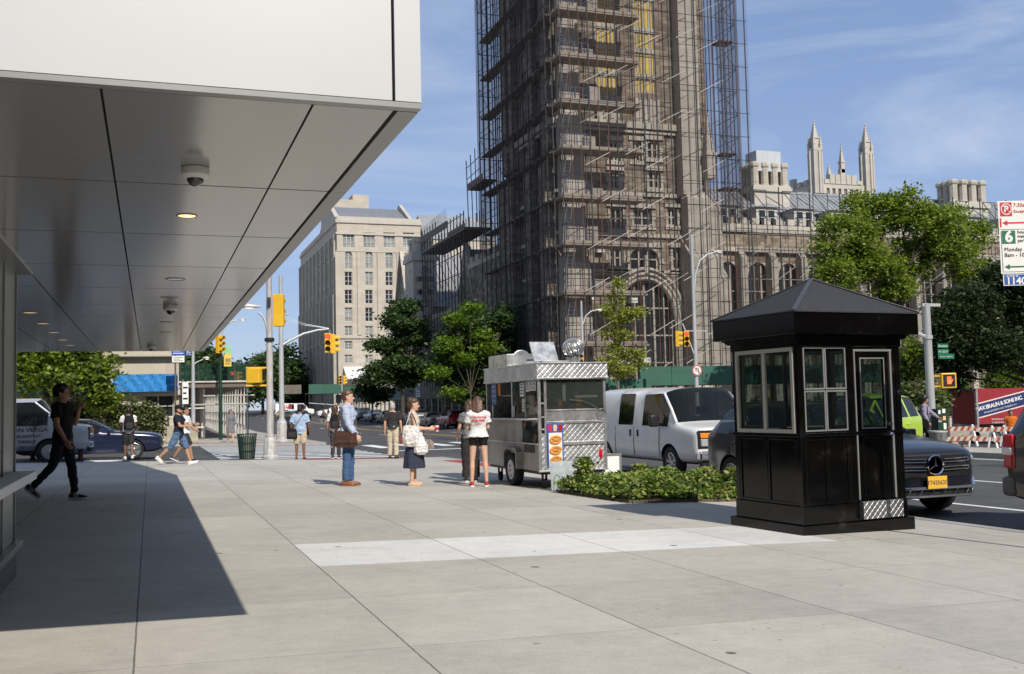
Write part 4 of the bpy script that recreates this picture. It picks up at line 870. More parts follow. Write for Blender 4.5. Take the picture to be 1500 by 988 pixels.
def van(name, label, loc, rz, pmat, cabside=True):
    t = thing(name, label, 'van', loc, rz)
    st = [(-2.74, .44, 1.00, 1.12, .88, .88, .82), (-2.68, .40, 1.04, 1.17, .94, .94, .88), (-2.2, .38, 1.12, 1.22, .97, .96, .90), (-1.86, .38, 1.14, 1.27, .98, .97, .92), (-1.56, .38, 1.16, 1.80, .99, .98, .87), (-1.36, .38, 1.17, 2.03, .99, .98, .86),
          (-.28, .38, 1.17, 2.03, .99, .98, .86), (-.10, .38, 1.17, 2.04, .99, .99, .88), (.14, .38, 1.18, 2.06, 1.0, .99, .88), (.98, .38, 1.18, 2.06, 1.0, .99, .88), (1.14, .38, 1.18, 2.07, 1.0, .99, .88), (1.3, .38, 1.18, 2.07, 1.0, .99, .88),
          (2.4, .38, 1.18, 2.07, 1.0, .99, .88), (2.72, .4, 1.17, 2.04, .98, .96, .75), (2.80, .44, 1.14, 1.98, .92, .92, .72)]
    win = {3: 'front', 4: 'both', 5: 'side', 8: 'side'}
    if not cabside: win.pop(8)
    car_body(st, win, t, pmat, (-1.62, 1.75), .43, sub=2, W=.37, lower=None, pil=(3, 4, 5))
    for s in (-1, 1):
        for yw in (-1.62, 1.75): wheel(t, s*.86, yw, .37, .24, s, .23, 8)
        mb = MB(); mb.box((s*1.14, -1.22, 1.30), (.22, .12, .27)); mb.bar((s*.96, -1.18, 1.22), (s*1.08, -1.2, 1.25), .06); mb.build('mirror', M['black'], t, 40, bevel=.04)
        for y in (-.10, .28): mb = MB(); mb.box((s*1.004, y, 1.0), (.02, .08, .16)); mb.build('door_handle', M['black'], t, bevel=.01)
        mb = MB()
        for y in (-1.18, .1, 1.12): mb.tube([(s*1.0, y, .48), (s*1.012, y, .8), (s*.99, y, 1.15)], .007, 4)
        mb.build('door_seam', M['black'], t)
        mb = MB(); mb.box((s*.66, -2.775, .99), (.40, .05, .11)); mb.build('turn_lamp', M['amber'], t, bevel=.015)
        mb = MB(); mb.box((s*.66, -2.775, .84), (.38, .05, .16)); mb.build('headlight', M['headlamp'], t, bevel=.02)
        mb = MB(); mb.box((s*.66, -2.74, .91), (.47, .05, .38)); mb.build('lamp_bezel', M['black'], t, bevel=.01)
        mb = MB(); mb.box((s*.88, 2.79, 1.05), (.10, .05, .36)); mb.build('tail_light', M['red_lens'], t, bevel=.01)
    M['greyplastic'] = pm('grey_grille', (.30, .30, .31), .45, 0, .06, 6)
    mb = MB(); mb.box((0, -2.76, .93), (.86, .05, .40)); gr = mb.build('grille', M['greyplastic'], t, bevel=.02)
    mb = MB()
    for k in range(2): mb.box((0, -2.787, .84+.17*k), (.72, .012, .12))
    mb.build('grille_opening', M['black'], gr)
    mb = MB(); mb.bb((-.72, -2.3, .36), (.72, 2.6, 1.0)); mb.build('underbody', M['black'], t)
    mb = MB(); mb.box((0, -2.80, .56), (1.86, .16, .20)); mb.build('bumper', M['chrome'], t, bevel=.04)
    mb = MB(); mb.box((0, -2.74, .40), (1.7, .14, .12)); mb.build('air_dam', M['black'], t, bevel=.02)
    mb = MB(); mb.box((0, 2.86, .55), (1.86, .14, .18)); mb.build('rear_bumper', M['chrome'], t, bevel=.03)
    mb = MB()
    for s in (-.45, .45): mb.box((s, -.62, 1.0), (.5, .16, .75)); mb.box((s, -.6, 1.5), (.26, .1, .2)); mb.box((s, -.9, .75), (.5, .5, .2))
    mb.box((0, -1.45, 1.08), (1.6, .4, .14)); mb.build('seats', M['black'], t)
    mb = MB(); ring = [(.45+.19*math.cos(a), -1.15-.08*math.sin(a), 1.2+.17*math.sin(a)) for a in [2*math.pi*k/16 for k in range(17)]]; mb.tube(ring, .014, 6); mb.build('steering_wheel', M['black'], t)
    mb = MB(); mb.bar((-.7, -1.86, 1.30), (-.1, -1.66, 1.42), .02); mb.bar((.1, -1.86, 1.30), (.7, -1.66, 1.42), .02); mb.build('wiper', M['black'], t)
    return t
M['van_white'] = paint('van_white', (.76, .76, .74), .3, 0, .5); M['van_silver'] = paint('van_silver', (.42, .44, .46), .3, .3, .5)
a = P(985, 703, -.126)
vt_ = van('cargo_van', 'white cargo van with grey grille and amber lamps parked beyond the ivy bed', (a.x+.93, a.y+1.62, g(a.x, a.y)-.126), 0, M['van_white'])
for (x0, x1, m_) in ((-.75, -.02, pm('yellow_green_paper', (.5, .55, .3), .7)), (.0, .35, pm('blue_folder', (.05, .28, .55), .6))):
    mb = MB(); mb.box(((x0+x1)/2, -1.52, 1.165), (x1-x0, .26, .012), .1, R(14)); mb.build('dashboard_paper', m_, vt_)
pv = thing('small_van', 'x', 'van'); bpy.data.objects.remove(pv)
# silver van side-on in the cross street, nose to the right
vs_ = van('panel_van', 'silver panel van with black door lettering seen beneath the overhang', (-4.55, KY+2.35, g(-4.5, KY+2)-.126), R(90), M['van_silver'], False)
for k, (tx, sz, dy) in enumerate((('ALAN VERGA', .20, 0), ('9 BROADWAY', .125, -.19), ('TERRACE', .125, -.36), ('APT 3E', .125, -.53), ('NYC', .125, -.76))):
    mb = MB(); lettering(mb, tx, sz, facing((1.022 if dy > -.6 else 1.018, -.48, 1.10+dy), (0, -1, 0)) if False else facing((-1.024, -.98, 1.06+dy), (0, -1, 0)), .004); mb.build('door_lettering', M['black'], vs_)
# dark crossover with a star in a ring
M['paint_dkblue'] = paint('dark_blue_paint', (.007, .008, .013), .16, .0, .25); M['paint_black'] = paint('black_car_paint', (.010, .010, .011), .16, 0, 1)
mc = sedan_like('crossover_car', 'dark blue crossover with chrome ringed star grille parked behind the booth', 'car', (10.25, 13.9, g(10.2, 13.9)-.126), 0, 'suv', M['paint_dkblue'])
for k in kids(mc):
    if k.name.split('.')[0] == 'grille' or (k.name.startswith('number_plate')): bpy.data.objects.remove(k)
mb = MB(); mb.box((0, -2.33, .72), (1.16, .05, .34)); mb.build('grille', M['black'], mc, bevel=.03)
for s in (-1, 1):
    mb = MB()
    for z in (.79, .68):
        mb.bar((s*.15, -2.385, z+.025), (s*.60, -2.355, z+.035), .022, .018); mb.bar((s*.15, -2.385, z-.015), (s*.60, -2.355, z-.01), .022, .018); mb.bar((s*.60, -2.355, z-.012), (s*.60, -2.355, z+.037), .02, .018)
    mb.build('grille_bar', M['chrome'], mc, bevel=.004)
mb = MB(); c = (0, -2.40, .735); mb.lathe([(.135, -.012), (.145, 0), (.135, .012), (.12, 0), (.135, -.012)], 32, c, 'y', caps=False)
for k in range(3):
    a_ = math.pi/2 + k*2*math.pi/3; mb.add([(c[0]+.012*math.cos(a_+1.57), c[1], c[2]+.012*math.sin(a_+1.57)), (c[0]+.125*math.cos(a_), c[1], c[2]+.125*math.sin(a_)), (c[0]-.012*math.cos(a_+1.57), c[1], c[2]-.012*math.sin(a_+1.57)), (c[0]+.03*math.cos(a_), c[1]-.016, c[2]+.03*math.sin(a_))], [(0, 1, 3), (1, 2, 3), (0, 3, 2), (0, 2, 1)])
mb.build('star_emblem', M['chrome'], mc, 50)
mb = MB(); mb.lathe([(.118, 0), (.005, .0)], 28, (0, -2.392, .735), 'y'); mb.build('emblem_disc', M['black'], mc)
mb = MB(); mb.box((0, -2.415, .50), (.33, .014, .17)); pl_ = mb.build('number_plate', M['plate_y'], mc, bevel=.004)
mb = MB(); lettering(mb, 'T743562C', .085, facing((0, -2.4235, .495), (1, 0, 0)), .003); mb.build('plate_lettering', M['navy'], pl_)
mb = MB(); mb.box((0, -2.36, .42), (1.34, .07, .05)); mb.box((0, -2.35, .31), (1.2, .09, .045)); mb.bar((-.67, -2.36, .42), (-.84, -2.16, .52), .05); mb.bar((.67, -2.36, .42), (.84, -2.16, .52), .05); mb.bar((-.6, -2.35, .31), (-.86, -2.13, .36), .06); mb.bar((.6, -2.35, .31), (.86, -2.13, .36), .06)
for k in range(6): mb.bar((-.5+.2*k, -2.385, .32), (-.42+.2*k, -2.385, .41), .02)
mb.build('bumper_trim', M['chrome'], mc, bevel=.012)
mb = MB(); mb.box((0, -2.33, .365), (1.3, .05, .10)); mb.build('lower_intake', M['black'], mc)
for s in (-1, 1):
    mb = MB(); mb.bar((s*.66, -.55, 1.655), (s*.66, 1.7, 1.63), .03); mb.build('roof_rail', M['alu'], mc, bevel=.01)
M['paint_suv'] = paint('charcoal_suv_paint', (.014, .013, .013), .2, 0, .8)
sv = sedan_like('boxy_car', 'black boxy four wheel drive cut off by the right edge with grey cladding', 'car', (10.85, 7.5, g(10.85, 7.5)-.126), 0, 'boxy', M['paint_suv'])
mb = MB(); mb.box((0, 2.40, .52), (1.92, .20, .24)); M['clad'] = pm('grey_cladding', (.14, .13, .125), .6, 0, .15, 5); mb.build('rear_bumper', M['clad'], sv, bevel=.05)
for s in (-1, 1): mb = MB(); mb.bb((s*.985, -.9, .33), (s*.955, .95, .60)); mb.build('cladding', M['clad'], sv, bevel=.05)
for s in (-1, 1):
    mb = MB(); mb.box((s*.90, 2.36, .95), (.14, .16, .42)); mb.build('tail_light', M['red_lens'], sv, bevel=.03)
    mb = MB(); mb.box((s*.905, 2.37, .95), (.145, .16, .10)); mb.build('reverse_light', M['lampoff'], sv, bevel=.02)
# lime cab beyond the booth, heading left
M['lime'] = paint('lime_paint', (.42, .60, .03), .3, 0, .5)
p = P(1330, 652)
lc = sedan_like('lime_cab', 'lime green cab with tinted windows crossing behind the booth', 'car', (17.65, 22.8, g(17.6, 22.8)-.126), R(-62), 'boxy', M['lime'])
mb = MB(); lettering(mb, 'NYC TAXI', .16, facing((-.985, 1.9, .9), (0, -1, 0)), .004); mb.build('side_lettering', M['black'], lc)
# side street saloon
M['paint_navy'] = paint('navy_paint', (.014, .02, .05), .22, .2, .8)
sedan_like('saloon_car', 'navy blue saloon car crossing the side street behind the silver van', 'car', (-1.95, KY+5.3, g(-2, KY+5)-.126), R(90), 'sedan', M['paint_navy'])
M['paint_grey'] = paint('grey_paint', (.16, .165, .17), .3, .5, .6); M['paint_silver'] = paint('silver_paint', (.36, .37, .37), .3, .5, .6); M['paint_beige'] = paint('beige_paint', (.33, .30, .25), .3, .4, .6)
M['paint_red'] = paint('red_paint', (.34, .012, .02), .25, 0, .8); M['paint_white'] = paint('white_car_paint', (.72, .72, .71), .3, 0, .6); M['paint_taxi'] = paint('taxi_yellow', (.72, .42, .02), .3, 0, .5)
GP = 'cars parked along the far kerb'
p = P(650, 625); sedan_like('parked_car', 'bright red hatchback nearest in the row by the far scaffold shed', 'car', (24.55, 85.5, g(24.5, 85)-.126), R(180), 'suv', M['paint_red'], GP)
for k, (y, kd, m_, lab) in enumerate(((91.8, 'sedan', 'paint_beige', 'beige saloon parked just beyond the red hatchback'), (98.0, 'suv', 'paint_grey', 'dark grey crossover parked third in the far kerb row'), (104.5, 'sedan', 'paint_grey', 'grey saloon parked in the middle of the far kerb row'), (111, 'sedan', 'paint_beige', 'sand coloured saloon parked in the far kerb row behind a silver one'), (118, 'sedan', 'paint_silver', 'silver saloon parked in the far kerb row beside the messenger bag man'), (125.5, 'suv', 'paint_silver', 'silver crossover parked last but one at the far kerb'), (133, 'suv', 'paint_grey', 'grey crossover parked last and farthest at the far kerb'))):
    sedan_like('parked_car', lab, 'car', (24.55, y, g(24.5, y)-.126), R(180), kd, M[m_], GP, 0)
p = P(378, 628); sedan_like('dark_minivan', 'dark blue people carrier waiting beside the pavement shed', 'car', (9.9, 76.5, g(9.9, 76)-.126), R(0), 'boxy', M['paint_dkblue'])
p = on_y(488, 596, 146); sedan_like('white_crossover', 'white crossover crossing the avenue far off below the stone block', 'car', (p.x, 146, g(p.x, 146)-.126), R(-90), 'suv', M['paint_white'])
p = on_y(431, 594, 152)
gv = van('white_van', 'distant white van with dark lettering on its flank', (p.x, 152, g(p.x, 152)-.126), R(90), M['van_white'])
mb = MB(); lettering(mb, 'GW', .9, facing((-1.03, 1.2, 1.5), (0, -1, 0)), .01, bold=.02); mb.build('side_lettering', M['red_print'], gv)
p = on_y(416, 594, 132); sedan_like('yellow_cab', 'small yellow taxi far along the avenue beside the white van', 'car', (p.x, 132, g(p.x, 132)-.126), R(0), 'sedan', M['paint_taxi'], None, 0)
p = on_y(442, 597, 128); sedan_like('dark_car', 'dark saloon far along the avenue in front of the white van', 'car', (p.x, 128, g(p.x, 128)-.126), R(0), 'sedan', M['paint_black'], None, 0)

# ------------------------------------------------------------------ red box truck
M['truck_red'] = pm('truck_red', (.30, .022, .028), .45, 0, .12, 2); M['truck_grey'] = pm('truck_frame', (.36, .35, .34), .5, .4, .2, 4)
p0 = on_y(1432, 622, 55.0)
tk = thing('box_truck', 'red box truck with a slanted white lettered banner beyond the striped barricades', 'truck', (p0.x, p0.y, g(p0.x, p0.y)-.13), R(-92))
# local: rear face along -x from the corner post at the origin, long lettered side along +y ... laid so the side runs to the right
zb_ = p0.z - tk.location.z; zt_ = zb_ + 2.4; RW, SL = 2.4, 7.0
mb = MB(); mb.bb((-RW+.02, .02, zb_), (-.02, SL, zt_)); mb.build('cargo_box', M['truck_red'], tk)
mb = MB(); mb.bb((-RW, -.03, zb_-.02), (-RW+.12, .10, zt_+.02)); mb.bb((-.16, -.03, zb_-.02), (.02, .12, zt_+.02)); mb.bb((-RW+.12, -.03, zt_-.10), (-.16, .1, zt_+.02)); mb.bb((-RW, -.06, zb_-.24), (.02, .12, zb_-.021)); mb.build('rear_frame', M['truck_grey'], tk)
mb = MB(); mb.bb((-RW+.125, -.012, zb_), (-.165, .018, zt_-.105)); mb.build('roller_door', M['truck_red'], tk)
mb = MB(); mb.bb((-RW+.3, .2, zb_-.4), (-.3, SL+1.8, zb_-.03)); mb.build('chassis', M['black'], tk)
for y in (1.6, SL+1.0):
    for x, s in ((-.2, 1), (-RW+.2, -1)): wheel(tk, x, y, .46, .3, s, .28, 8)
mb = MB(); mb.bb((-RW+.1, SL+.12, zb_-.35), (-.1, SL+2.0, zb_+1.45)); mb.build('cab', M['truck_red'], tk, bevel=.15)
mb = MB(); mb.bb((-.12, SL+.5, zb_+.6), (-.09, SL+1.6, zb_+1.3)); mb.build('cab_window', M['carglass'], tk)
sl = R(11); ux = Vector((0, math.cos(sl), math.sin(sl))); uz = Vector((0, -math.sin(sl), math.cos(sl)))
mb = MB()
def band(mb, s0, s1, h0, h1, x, o=Vector((0, .12, zb_+.42))):
    q = [o+ux*s0+uz*h0, o+ux*s1+uz*h0, o+ux*s1+uz*h1, o+ux*s0+uz*h1]; mb.add([(x-.004, v.y, v.z) for v in q]+[(x, v.y, v.z) for v in q], [(3, 2, 1, 0), (4, 5, 6, 7), (0, 1, 5, 4), (1, 2, 6, 5), (2, 3, 7, 6), (3, 0, 4, 7)])
band(mb, .0, 4.6, .06, .88, -.010); bl = mb.build('banner', M['navy'], tk)
mb = MB(); band(mb, 0, 4.6, -.03, .04, -.008); band(mb, 0, 4.6, .92, .99, -.008)
Mx = Matrix(((0, 0, 1, -.008), (ux.y, uz.y, 0, 0), (ux.z, uz.z, 0, 0), (0, 0, 0, 1)))
def put(txt, size, s, h, **k):
    o = Vector((0, .12, zb_+.42))+ux*s+uz*h; m_ = Mx.copy(); m_[1][3] = o.y; m_[2][3] = o.z; lettering(mb, txt, size, m_, .006, **k)
put('MAX BRAUN & SONS INC.', .37, 1.95, .58, bold=.012, spacing=.92); put('78 WOODWORTH AVE. YONKERS, N.Y.', .16, 1.95, .24)
m_ = Matrix(((0, 0, 1, -.010), (1, 0, 0, 2.2), (0, 1, 0, zb_+.30), (0, 0, 0, 1))); lettering(mb, 'PROCESSING FOOD WASTE', .16, m_, .006); m_[2][3] -= .22; lettering(mb, 'TO SERVE YOU ALL AROUND', .15, m_, .006)
mb.build('side_lettering', M['paper'], bl)
# ================================================================== PEOPLE
def solid(mb, name, mat, parent, voxel=.01, smooth=3, wr=0.0, wscale=9, seed=0):
    "one continuous skin grown over the shapes collected in mb"
    me = bpy.data.meshes.new('t'); me.from_pydata(mb.v, [], mb.f)
    bm = bmesh.new(); bm.from_mesh(me); bmesh.ops.recalc_face_normals(bm, faces=bm.faces); bm.to_mesh(me); bm.free()
    o = bpy.data.objects.new('t', me); COL.objects.link(o)
    r = o.modifiers.new('r', 'REMESH'); r.mode = 'VOXEL'; r.voxel_size = voxel; r.use_smooth_shade = True
    if smooth: s = o.modifiers.new('s', 'SMOOTH'); s.factor = .5; s.iterations = smooth
    bpy.context.view_layer.update()
    m2 = bpy.data.meshes.new_from_object(o.evaluated_get(bpy.context.evaluated_depsgraph_get())); m2.name = name
    bpy.data.objects.remove(o)
    if wr:
        no = [v.normal.copy() for v in m2.vertices]
        for v, n in zip(m2.vertices, no):
            c = v.co; k = mnoise.noise(Vector((c.x*wscale+seed, c.y*wscale, c.z*wscale*1.7))) + .6*mnoise.noise(Vector((c.x*wscale*2.3, c.y*wscale*2.3+seed, c.z*wscale*3)))
            v.co = c + n*wr*k
    m2.materials.clear(); m2.materials.append(mat); m2.polygons.foreach_set('use_smooth', [True]*len(m2.polygons)); m2.update()
    ob = bpy.data.objects.new(name, m2); COL.objects.link(ob); ob.parent = parent; return ob
def skinmat(n, c): return pm('skin_'+n, c, .5, 0, .07, 20, spec=.35)
def cloth(n, c, var=.12, sc=14): return pm('cloth_'+n, c, .85, 0, var, sc, bump=.12, bscale=220, spec=.2)
SK = {'tan': skinmat('tan', (.46, .26, .16)), 'fair': skinmat('fair', (.60, .37, .26)), 'brown': skinmat('brown', (.20, .10, .06)), 'mid': skinmat('mid', (.36, .195, .12))}
HAIRM = {'black': pm('hair_black', (.010, .008, .007), .45, 0, .4, 40), 'brown': pm('hair_brown', (.075, .04, .022), .45, 0, .35, 40), 'grey': pm('hair_grey', (.42, .40, .38), .5, 0, .25, 40), 'auburn': pm('hair_auburn', (.10, .05, .03), .45, 0, .35, 40)}

def ring(c, hw, hd, n=18, M_=None, flat=.0):
    return [M_ @ Vector((c[0]+hw*math.cos(a), c[1]+hd*math.sin(a), c[2])) for a in [2*math.pi*k/n for k in range(n)]]

def person(label, pos, head_deg, H, pose, wear, group=None, fem=False, vox=.0105):
    """pose: legs ((thigh, knee, foot), (thigh, knee, foot)) left/right; lean; arms ((pitch, out, elbow, inward), ...); look (yaw, pitch)
    person faces local +y; head_deg = clockwise from the avenue's far end"""
    t = thing('person', label, 'person', pos, R(-head_deg), group); S = H/1.75
    sk = SK[wear.get('skin', 'fair')]; hw = .088
    legs = pose['legs']; lean = R(pose.get('lean', 0)); arms = pose['arms']; yaw, pit = pose.get('look', (0, 0)); bulk = wear.get('bulk', 1.0)
    def legfk(side, th, kn, ft, hip):
        th, kn = R(th), R(kn); h = hip + Vector((side*hw*(1.0 if not fem else 1.02), 0, 0)); d = Vector((side*pose.get('spread', .02), math.sin(th), -math.cos(th))); k = h + d*.445
        d2 = Vector((side*pose.get('spread', .02)*.5, math.sin(th-kn), -math.cos(th-kn))); a = k + d2*.415; return h, k, a
    L0 = [legfk(s, *legs[i], Vector((0, 0, 0))) for i, s in enumerate((-1, 1))]
    low = min(a.z - (.09 + .17*max(0, math.sin(R(legs[i][2])))*.62) for i, (h, k, a) in enumerate(L0))
    hip = Vector((0, 0, -low)); LG = [legfk(s, *legs[i], hip) for i, s in enumerate((-1, 1))]
    T = Matrix.Translation(hip) @ Matrix.Rotation(-lean, 4, 'X')
    prof = [(-.07, .125, .095, 0), (-.02, .165, .112, -.005), (.05, .160, .108, -.005), (.13, .146, .100, .005), (.22, .148, .103, .006), (.33, .166, .115, .004), (.42, .172, .110, -.004), (.475, .150, .088, -.01), (.515, .095, .066, -.014), (.545, .052, .052, -.012)]
    if fem: prof = [(-.07, .125, .10, 0), (-.02, .170, .118, -.012), (.05, .158, .108, -.006), (.13, .124, .088, .004), (.20, .122, .09, .008), (.31, .142, .118, .014), (.40, .145, .098, 0), (.465, .130, .076, -.01), (.51, .08, .056, -.014), (.545, .044, .046, -.012)]
    prof = [(z, a*(bulk if z < .4 else 1+(bulk-1)*.5), b*(bulk**1.3 if z < .4 else 1), c) for z, a, b, c in prof]
    def torso(m, z0, z1, inf, hemflare=0):
        rs = []; pr = [p for p in prof if z0 < p[0] < z1]
        def at(z):
            for p, q in zip(prof, prof[1:]):
                if p[0] <= z <= q[0]: u = (z-p[0])/(q[0]-p[0]); return tuple(p[i]+(q[i]-p[i])*u for i in range(4))
            return (z,)+(prof[0] if z < prof[0][0] else prof[-1])[1:]
        seq = [at(z0)] + pr + [at(z1)]
        for j, (z, a, b, c) in enumerate(seq):
            e = inf + (hemflare if j == 0 else 0); rs.append(ring((0, c, z), a+e, b+e, 18, T))
        m.loft(rs)
    sw = (.182 if not fem else .155)*(1+(bulk-1)*.6)
    AR = []
    for i, s in enumerate((-1, 1)):
        p_, o_, e_, inn = [R(x) for x in arms[i]]
        sh = T @ Vector((s*sw, -.012, .455)); ax = Matrix.Rotation(-lean, 3, 'X')
        d = Vector((s*math.sin(o_), math.cos(o_)*math.sin(p_), -math.cos(o_)*math.cos(p_))); d = ax @ d; el = sh + d*.285
        f = Vector((s*math.sin(o_)*.6 - s*math.sin(inn), math.sin(p_+e_)*math.cos(inn), -math.cos(p_+e_)*math.cos(inn))).normalized(); f = ax @ f; wrp = el + f*.25; AR.append((sh, el, wrp, f, d))
    HT = T @ Matrix.Translation((0, -.004, .545)) @ Matrix.Rotation(-R(yaw), 4, 'Z') @ Matrix.Rotation(R(pit) , 4, 'X')
    hp = lambda x, y, z: HT @ Vector((x, y, z))
    # ---------------- body
    m = MB(); torso(m, -.07, .545, 0)
    m.cap(T @ Vector((0, -.014, .49)), hp(0, -.005, .07), .056 if not fem else .045, .052 if not fem else .043)
    hr = [(-.012, .026, .030, .052), (.0, .046, .052, .036), (.03, .058, .072, .022), (.07, .068, .088, .012), (.11, .074, .095, .004), (.15, .075, .096, .0), (.19, .068, .088, -.004), (.215, .05, .068, -.006), (.228, .022, .03, -.008)]
    m.loft([[hp(a*math.cos(q), c+b*math.sin(q), z+.0) for q in [2*math.pi*k/18 for k in range(18)]] for z, a, b, c in hr])
    m.cap(hp(0, .098, .108), hp(0, .118, .078), .008, .015); m.cap(hp(-.010, .106, .074), hp(.010, .106, .074), .009, .009)
    m.cap(hp(-.018, .092, .042), hp(.018, .092, .042), .010, .010); m.cap(hp(0, .082, .01), hp(0, .085, .014), .02, .018)
    for s in (-1, 1): m.cap(hp(s*.076, -.006, .075), hp(s*.081, -.012, .118), .011, .015)
    for i, s in enumerate((-1, 1)):
        h, k, a = LG[i]; sh, el, wr_, f, d = AR[i]; fb = 1.0 if not fem else .94
        m.cap(h + Vector((0, -.005, .01)), h.lerp(k, .45), .088*fb*bulk, .074*fb*bulk); m.cap(h.lerp(k, .45), k, .074*fb*bulk, .054*fb); m.cap(k, k.lerp(a, .35) + Vector((0, -.012, 0)), .051*fb, .055*fb); m.cap(k.lerp(a, .35) + Vector((0, -.012, 0)), a, .053*fb, .035*fb)
        ft = R(legs[i][2]); fd = Vector((s*.12, math.cos(ft), -math.sin(ft))).normalized(); m.cap(a + Vector((0, -.02, -.035)), a + fd*.13 + Vector((0, 0, -.055)), .038, .03)
        ab = .92 if fem else 1.0
        m.cap(sh, el, .050*ab, .040*ab); m.cap(el, el.lerp(wr_, .35), .039*ab, .040*ab); m.cap(el.lerp(wr_, .35), wr_, .040*ab, .026*ab)
        # hand: palm, four curled fingers, thumb from the side of the palm
        curl = wear.get('curl', (.5, .5))[i]; inw = Vector((-s, 0, 0)); nrm = (inw - f*inw.dot(f)).normalized(); sd = f.cross(nrm).normalized()*(1 if s > 0 else -1)
        if sd.y < 0 and abs(f.y) < .7: sd = -sd
        pc = wr_ + f*.085
        m.loft([[wr_ + f*q + nrm*(ny*math.cos(b_)) + sd*(ws*math.sin(b_)) for b_ in [2*math.pi*kk/12 for kk in range(12)]] for q, ny, ws in ((-.01, .020, .026), (.03, .017, .036), (.07, .016, .041), (.095, .013, .038))])
        for j in range(4):
            off = (j-1.5)*.0205; ln = (.072, .082, .078, .060)[3-j] ; p0 = wr_ + f*.088 + sd*off; d1 = (f*math.cos(curl*.7) + nrm*math.sin(curl*.7)); d2 = (f*math.cos(curl*1.9) + nrm*math.sin(curl*1.9)); d3 = (f*math.cos(curl*2.7) + nrm*math.sin(curl*2.7))
            p1 = p0 + d1*ln*.48; p2 = p1 + d2*ln*.32; p3 = p2 + d3*ln*.22; m.cap(p0 - f*.012, p1, .0096, .0092, 8); m.cap(p1, p2, .0092, .0086, 8); m.cap(p2, p3, .0086, .0078, 8)
        q0 = wr_ + f*.03 + sd*.03; q1 = q0 + (f*.7 + sd*.6 + nrm*.3).normalized()*.045; q2 = q1 + (f*.9 + nrm*.5).normalized()*.034; m.cap(q0, q1, .014, .0115, 8); m.cap(q1, q2, .0112, .009, 8)
    m.v = [tuple(Vector(v)*S) for v in m.v]; solid(m, 'body', sk, t, vox, 2)
    def out(m, name, mat, vx=.013, sm=4, wr=.006, seed=0):
        m.v = [tuple(Vector(v)*S) for v in m.v]; return solid(m, name, mat, t, vx, sm, wr, 9, seed)
    # ---------------- face
    m = MB()
    for s in (-1, 1): m.ball(hp(s*.031, .083, .112), .0125, 8, 6)
    m.v = [tuple(Vector(v)*S) for v in m.v]; m.build('eyes', wear.get('eyes', M['black']), t, 60)
    m = MB(); m.cap(hp(-.021, .0985, .045), hp(.021, .0985, .045), .0045, .0045, 6); m.v = [tuple(Vector(v)*S) for v in m.v]; m.build('mouth', M['lip'], t, 60)
    # ---------------- hair
    hs = wear.get('hair', 'short'); m = MB()
    if hs != 'bald':
        big = 1.14 if hs == 'thick' else 1.0
        m.loft([[hp(a*big*math.cos(q), c+b*big*math.sin(q)*(1 if math.sin(q) < 0 else fr), z*(1.0 if big == 1 else 1.04)) for q in [2*math.pi*k/18 for k in range(18)]] for z, a, b, c, fr in ((.055, .066, .085, -.016, .05), (.08, .076, .094, -.012, .15), (.12, .083, .104, -.008, .3), (.15, .084, .106, -.006, .72), (.18, .083, .104, -.004, .98), (.21, .07, .09, -.004, 1), (.235, .05, .062, -.006, 1), (.247, .02, .026, -.008, 1))])
        if hs == 'thick':
            for k in range(26):
                a = rnd.uniform(0, 6.28); z = rnd.uniform(.12, .235); r_ = .085*math.sqrt(max(.05, 1-((z-.13)/.125)**2)); y = -.006+r_*1.2*math.sin(a); 
                if math.sin(a) > .55 and z < .17: continue
                m.ball(hp(r_*math.cos(a), y, z), rnd.uniform(.022, .034), 8, 6)
        if hs == 'bun': m.ball(hp(0, -.075, .20), (.058, .058, .052)); m.ball(hp(.02, -.09, .17), .04); m.cap(hp(0, -.08, .06), hp(0, -.09, .10), .04, .05)
        if hs == 'long':
            for x in (-.06, -.03, 0, .03, .06): m.cap(hp(x, -.07+abs(x)*.3, .13), hp(x*1.25, -.085+abs(x)*.2, -.06 - .02*math.cos(x*40)), .042, .028)
            for s in (-1, 1): m.cap(hp(s*.075, .0, .13), hp(s*.075, .01, -.04), .026, .02)
        if hs == 'tail':
            m.cap(hp(0, -.095, .11), hp(0, -.115, -.02), .034, .028); m.cap(hp(0, -.115, -.02), hp(.01, -.12, -.16), .028, .012)
        m.v = [tuple(Vector(v)*S) for v in m.v]; solid(m, 'hair', HAIRM[wear.get('haircol', 'brown')], t, .009, 2, .004, 40)
    if wear.get('beard'):
        m = MB(); m.loft([[hp(a*math.cos(q), c+b*math.sin(q), z) for q in [2*math.pi*k/16 for k in range(16)]] for z, a, b, c in ((-.022, .03, .035, .048), (.0, .05, .056, .037), (.03, .062, .074, .024), (.05, .066, .076, .016))]); m.v = [tuple(Vector(v)*S) for v in m.v]; solid(m, 'beard', HAIRM['black'], t, .008, 2, .003, 50)
    if wear.get('cap'):
        m = MB(); m.loft([[hp(a*math.cos(q), c+b*math.sin(q), z) for q in [2*math.pi*k/18 for k in range(18)]] for z, a, b, c in ((.145, .088, .112, -.004), (.18, .087, .11, -.005), (.22, .074, .092, -.006), (.247, .045, .055, -.008), (.257, .01, .012, -.008))]); m.loft([[hp(x, y, z) for x, y, z in ((-.075*w_, y_, .146+dz), (0, y_+.02*w_, .155+dz), (.075*w_, y_, .146+dz), (.075*w_, y_, .138+dz), (0, y_+.02*w_, .146+dz), (-.075*w_, y_, .138+dz))] for y_, w_, dz in ((.06, 1, .006), (.12, .95, 0), (.165, .6, -.008))]); m.v = [tuple(Vector(v)*S) for v in m.v]; m.build('cap', wear['cap'], t, 50)
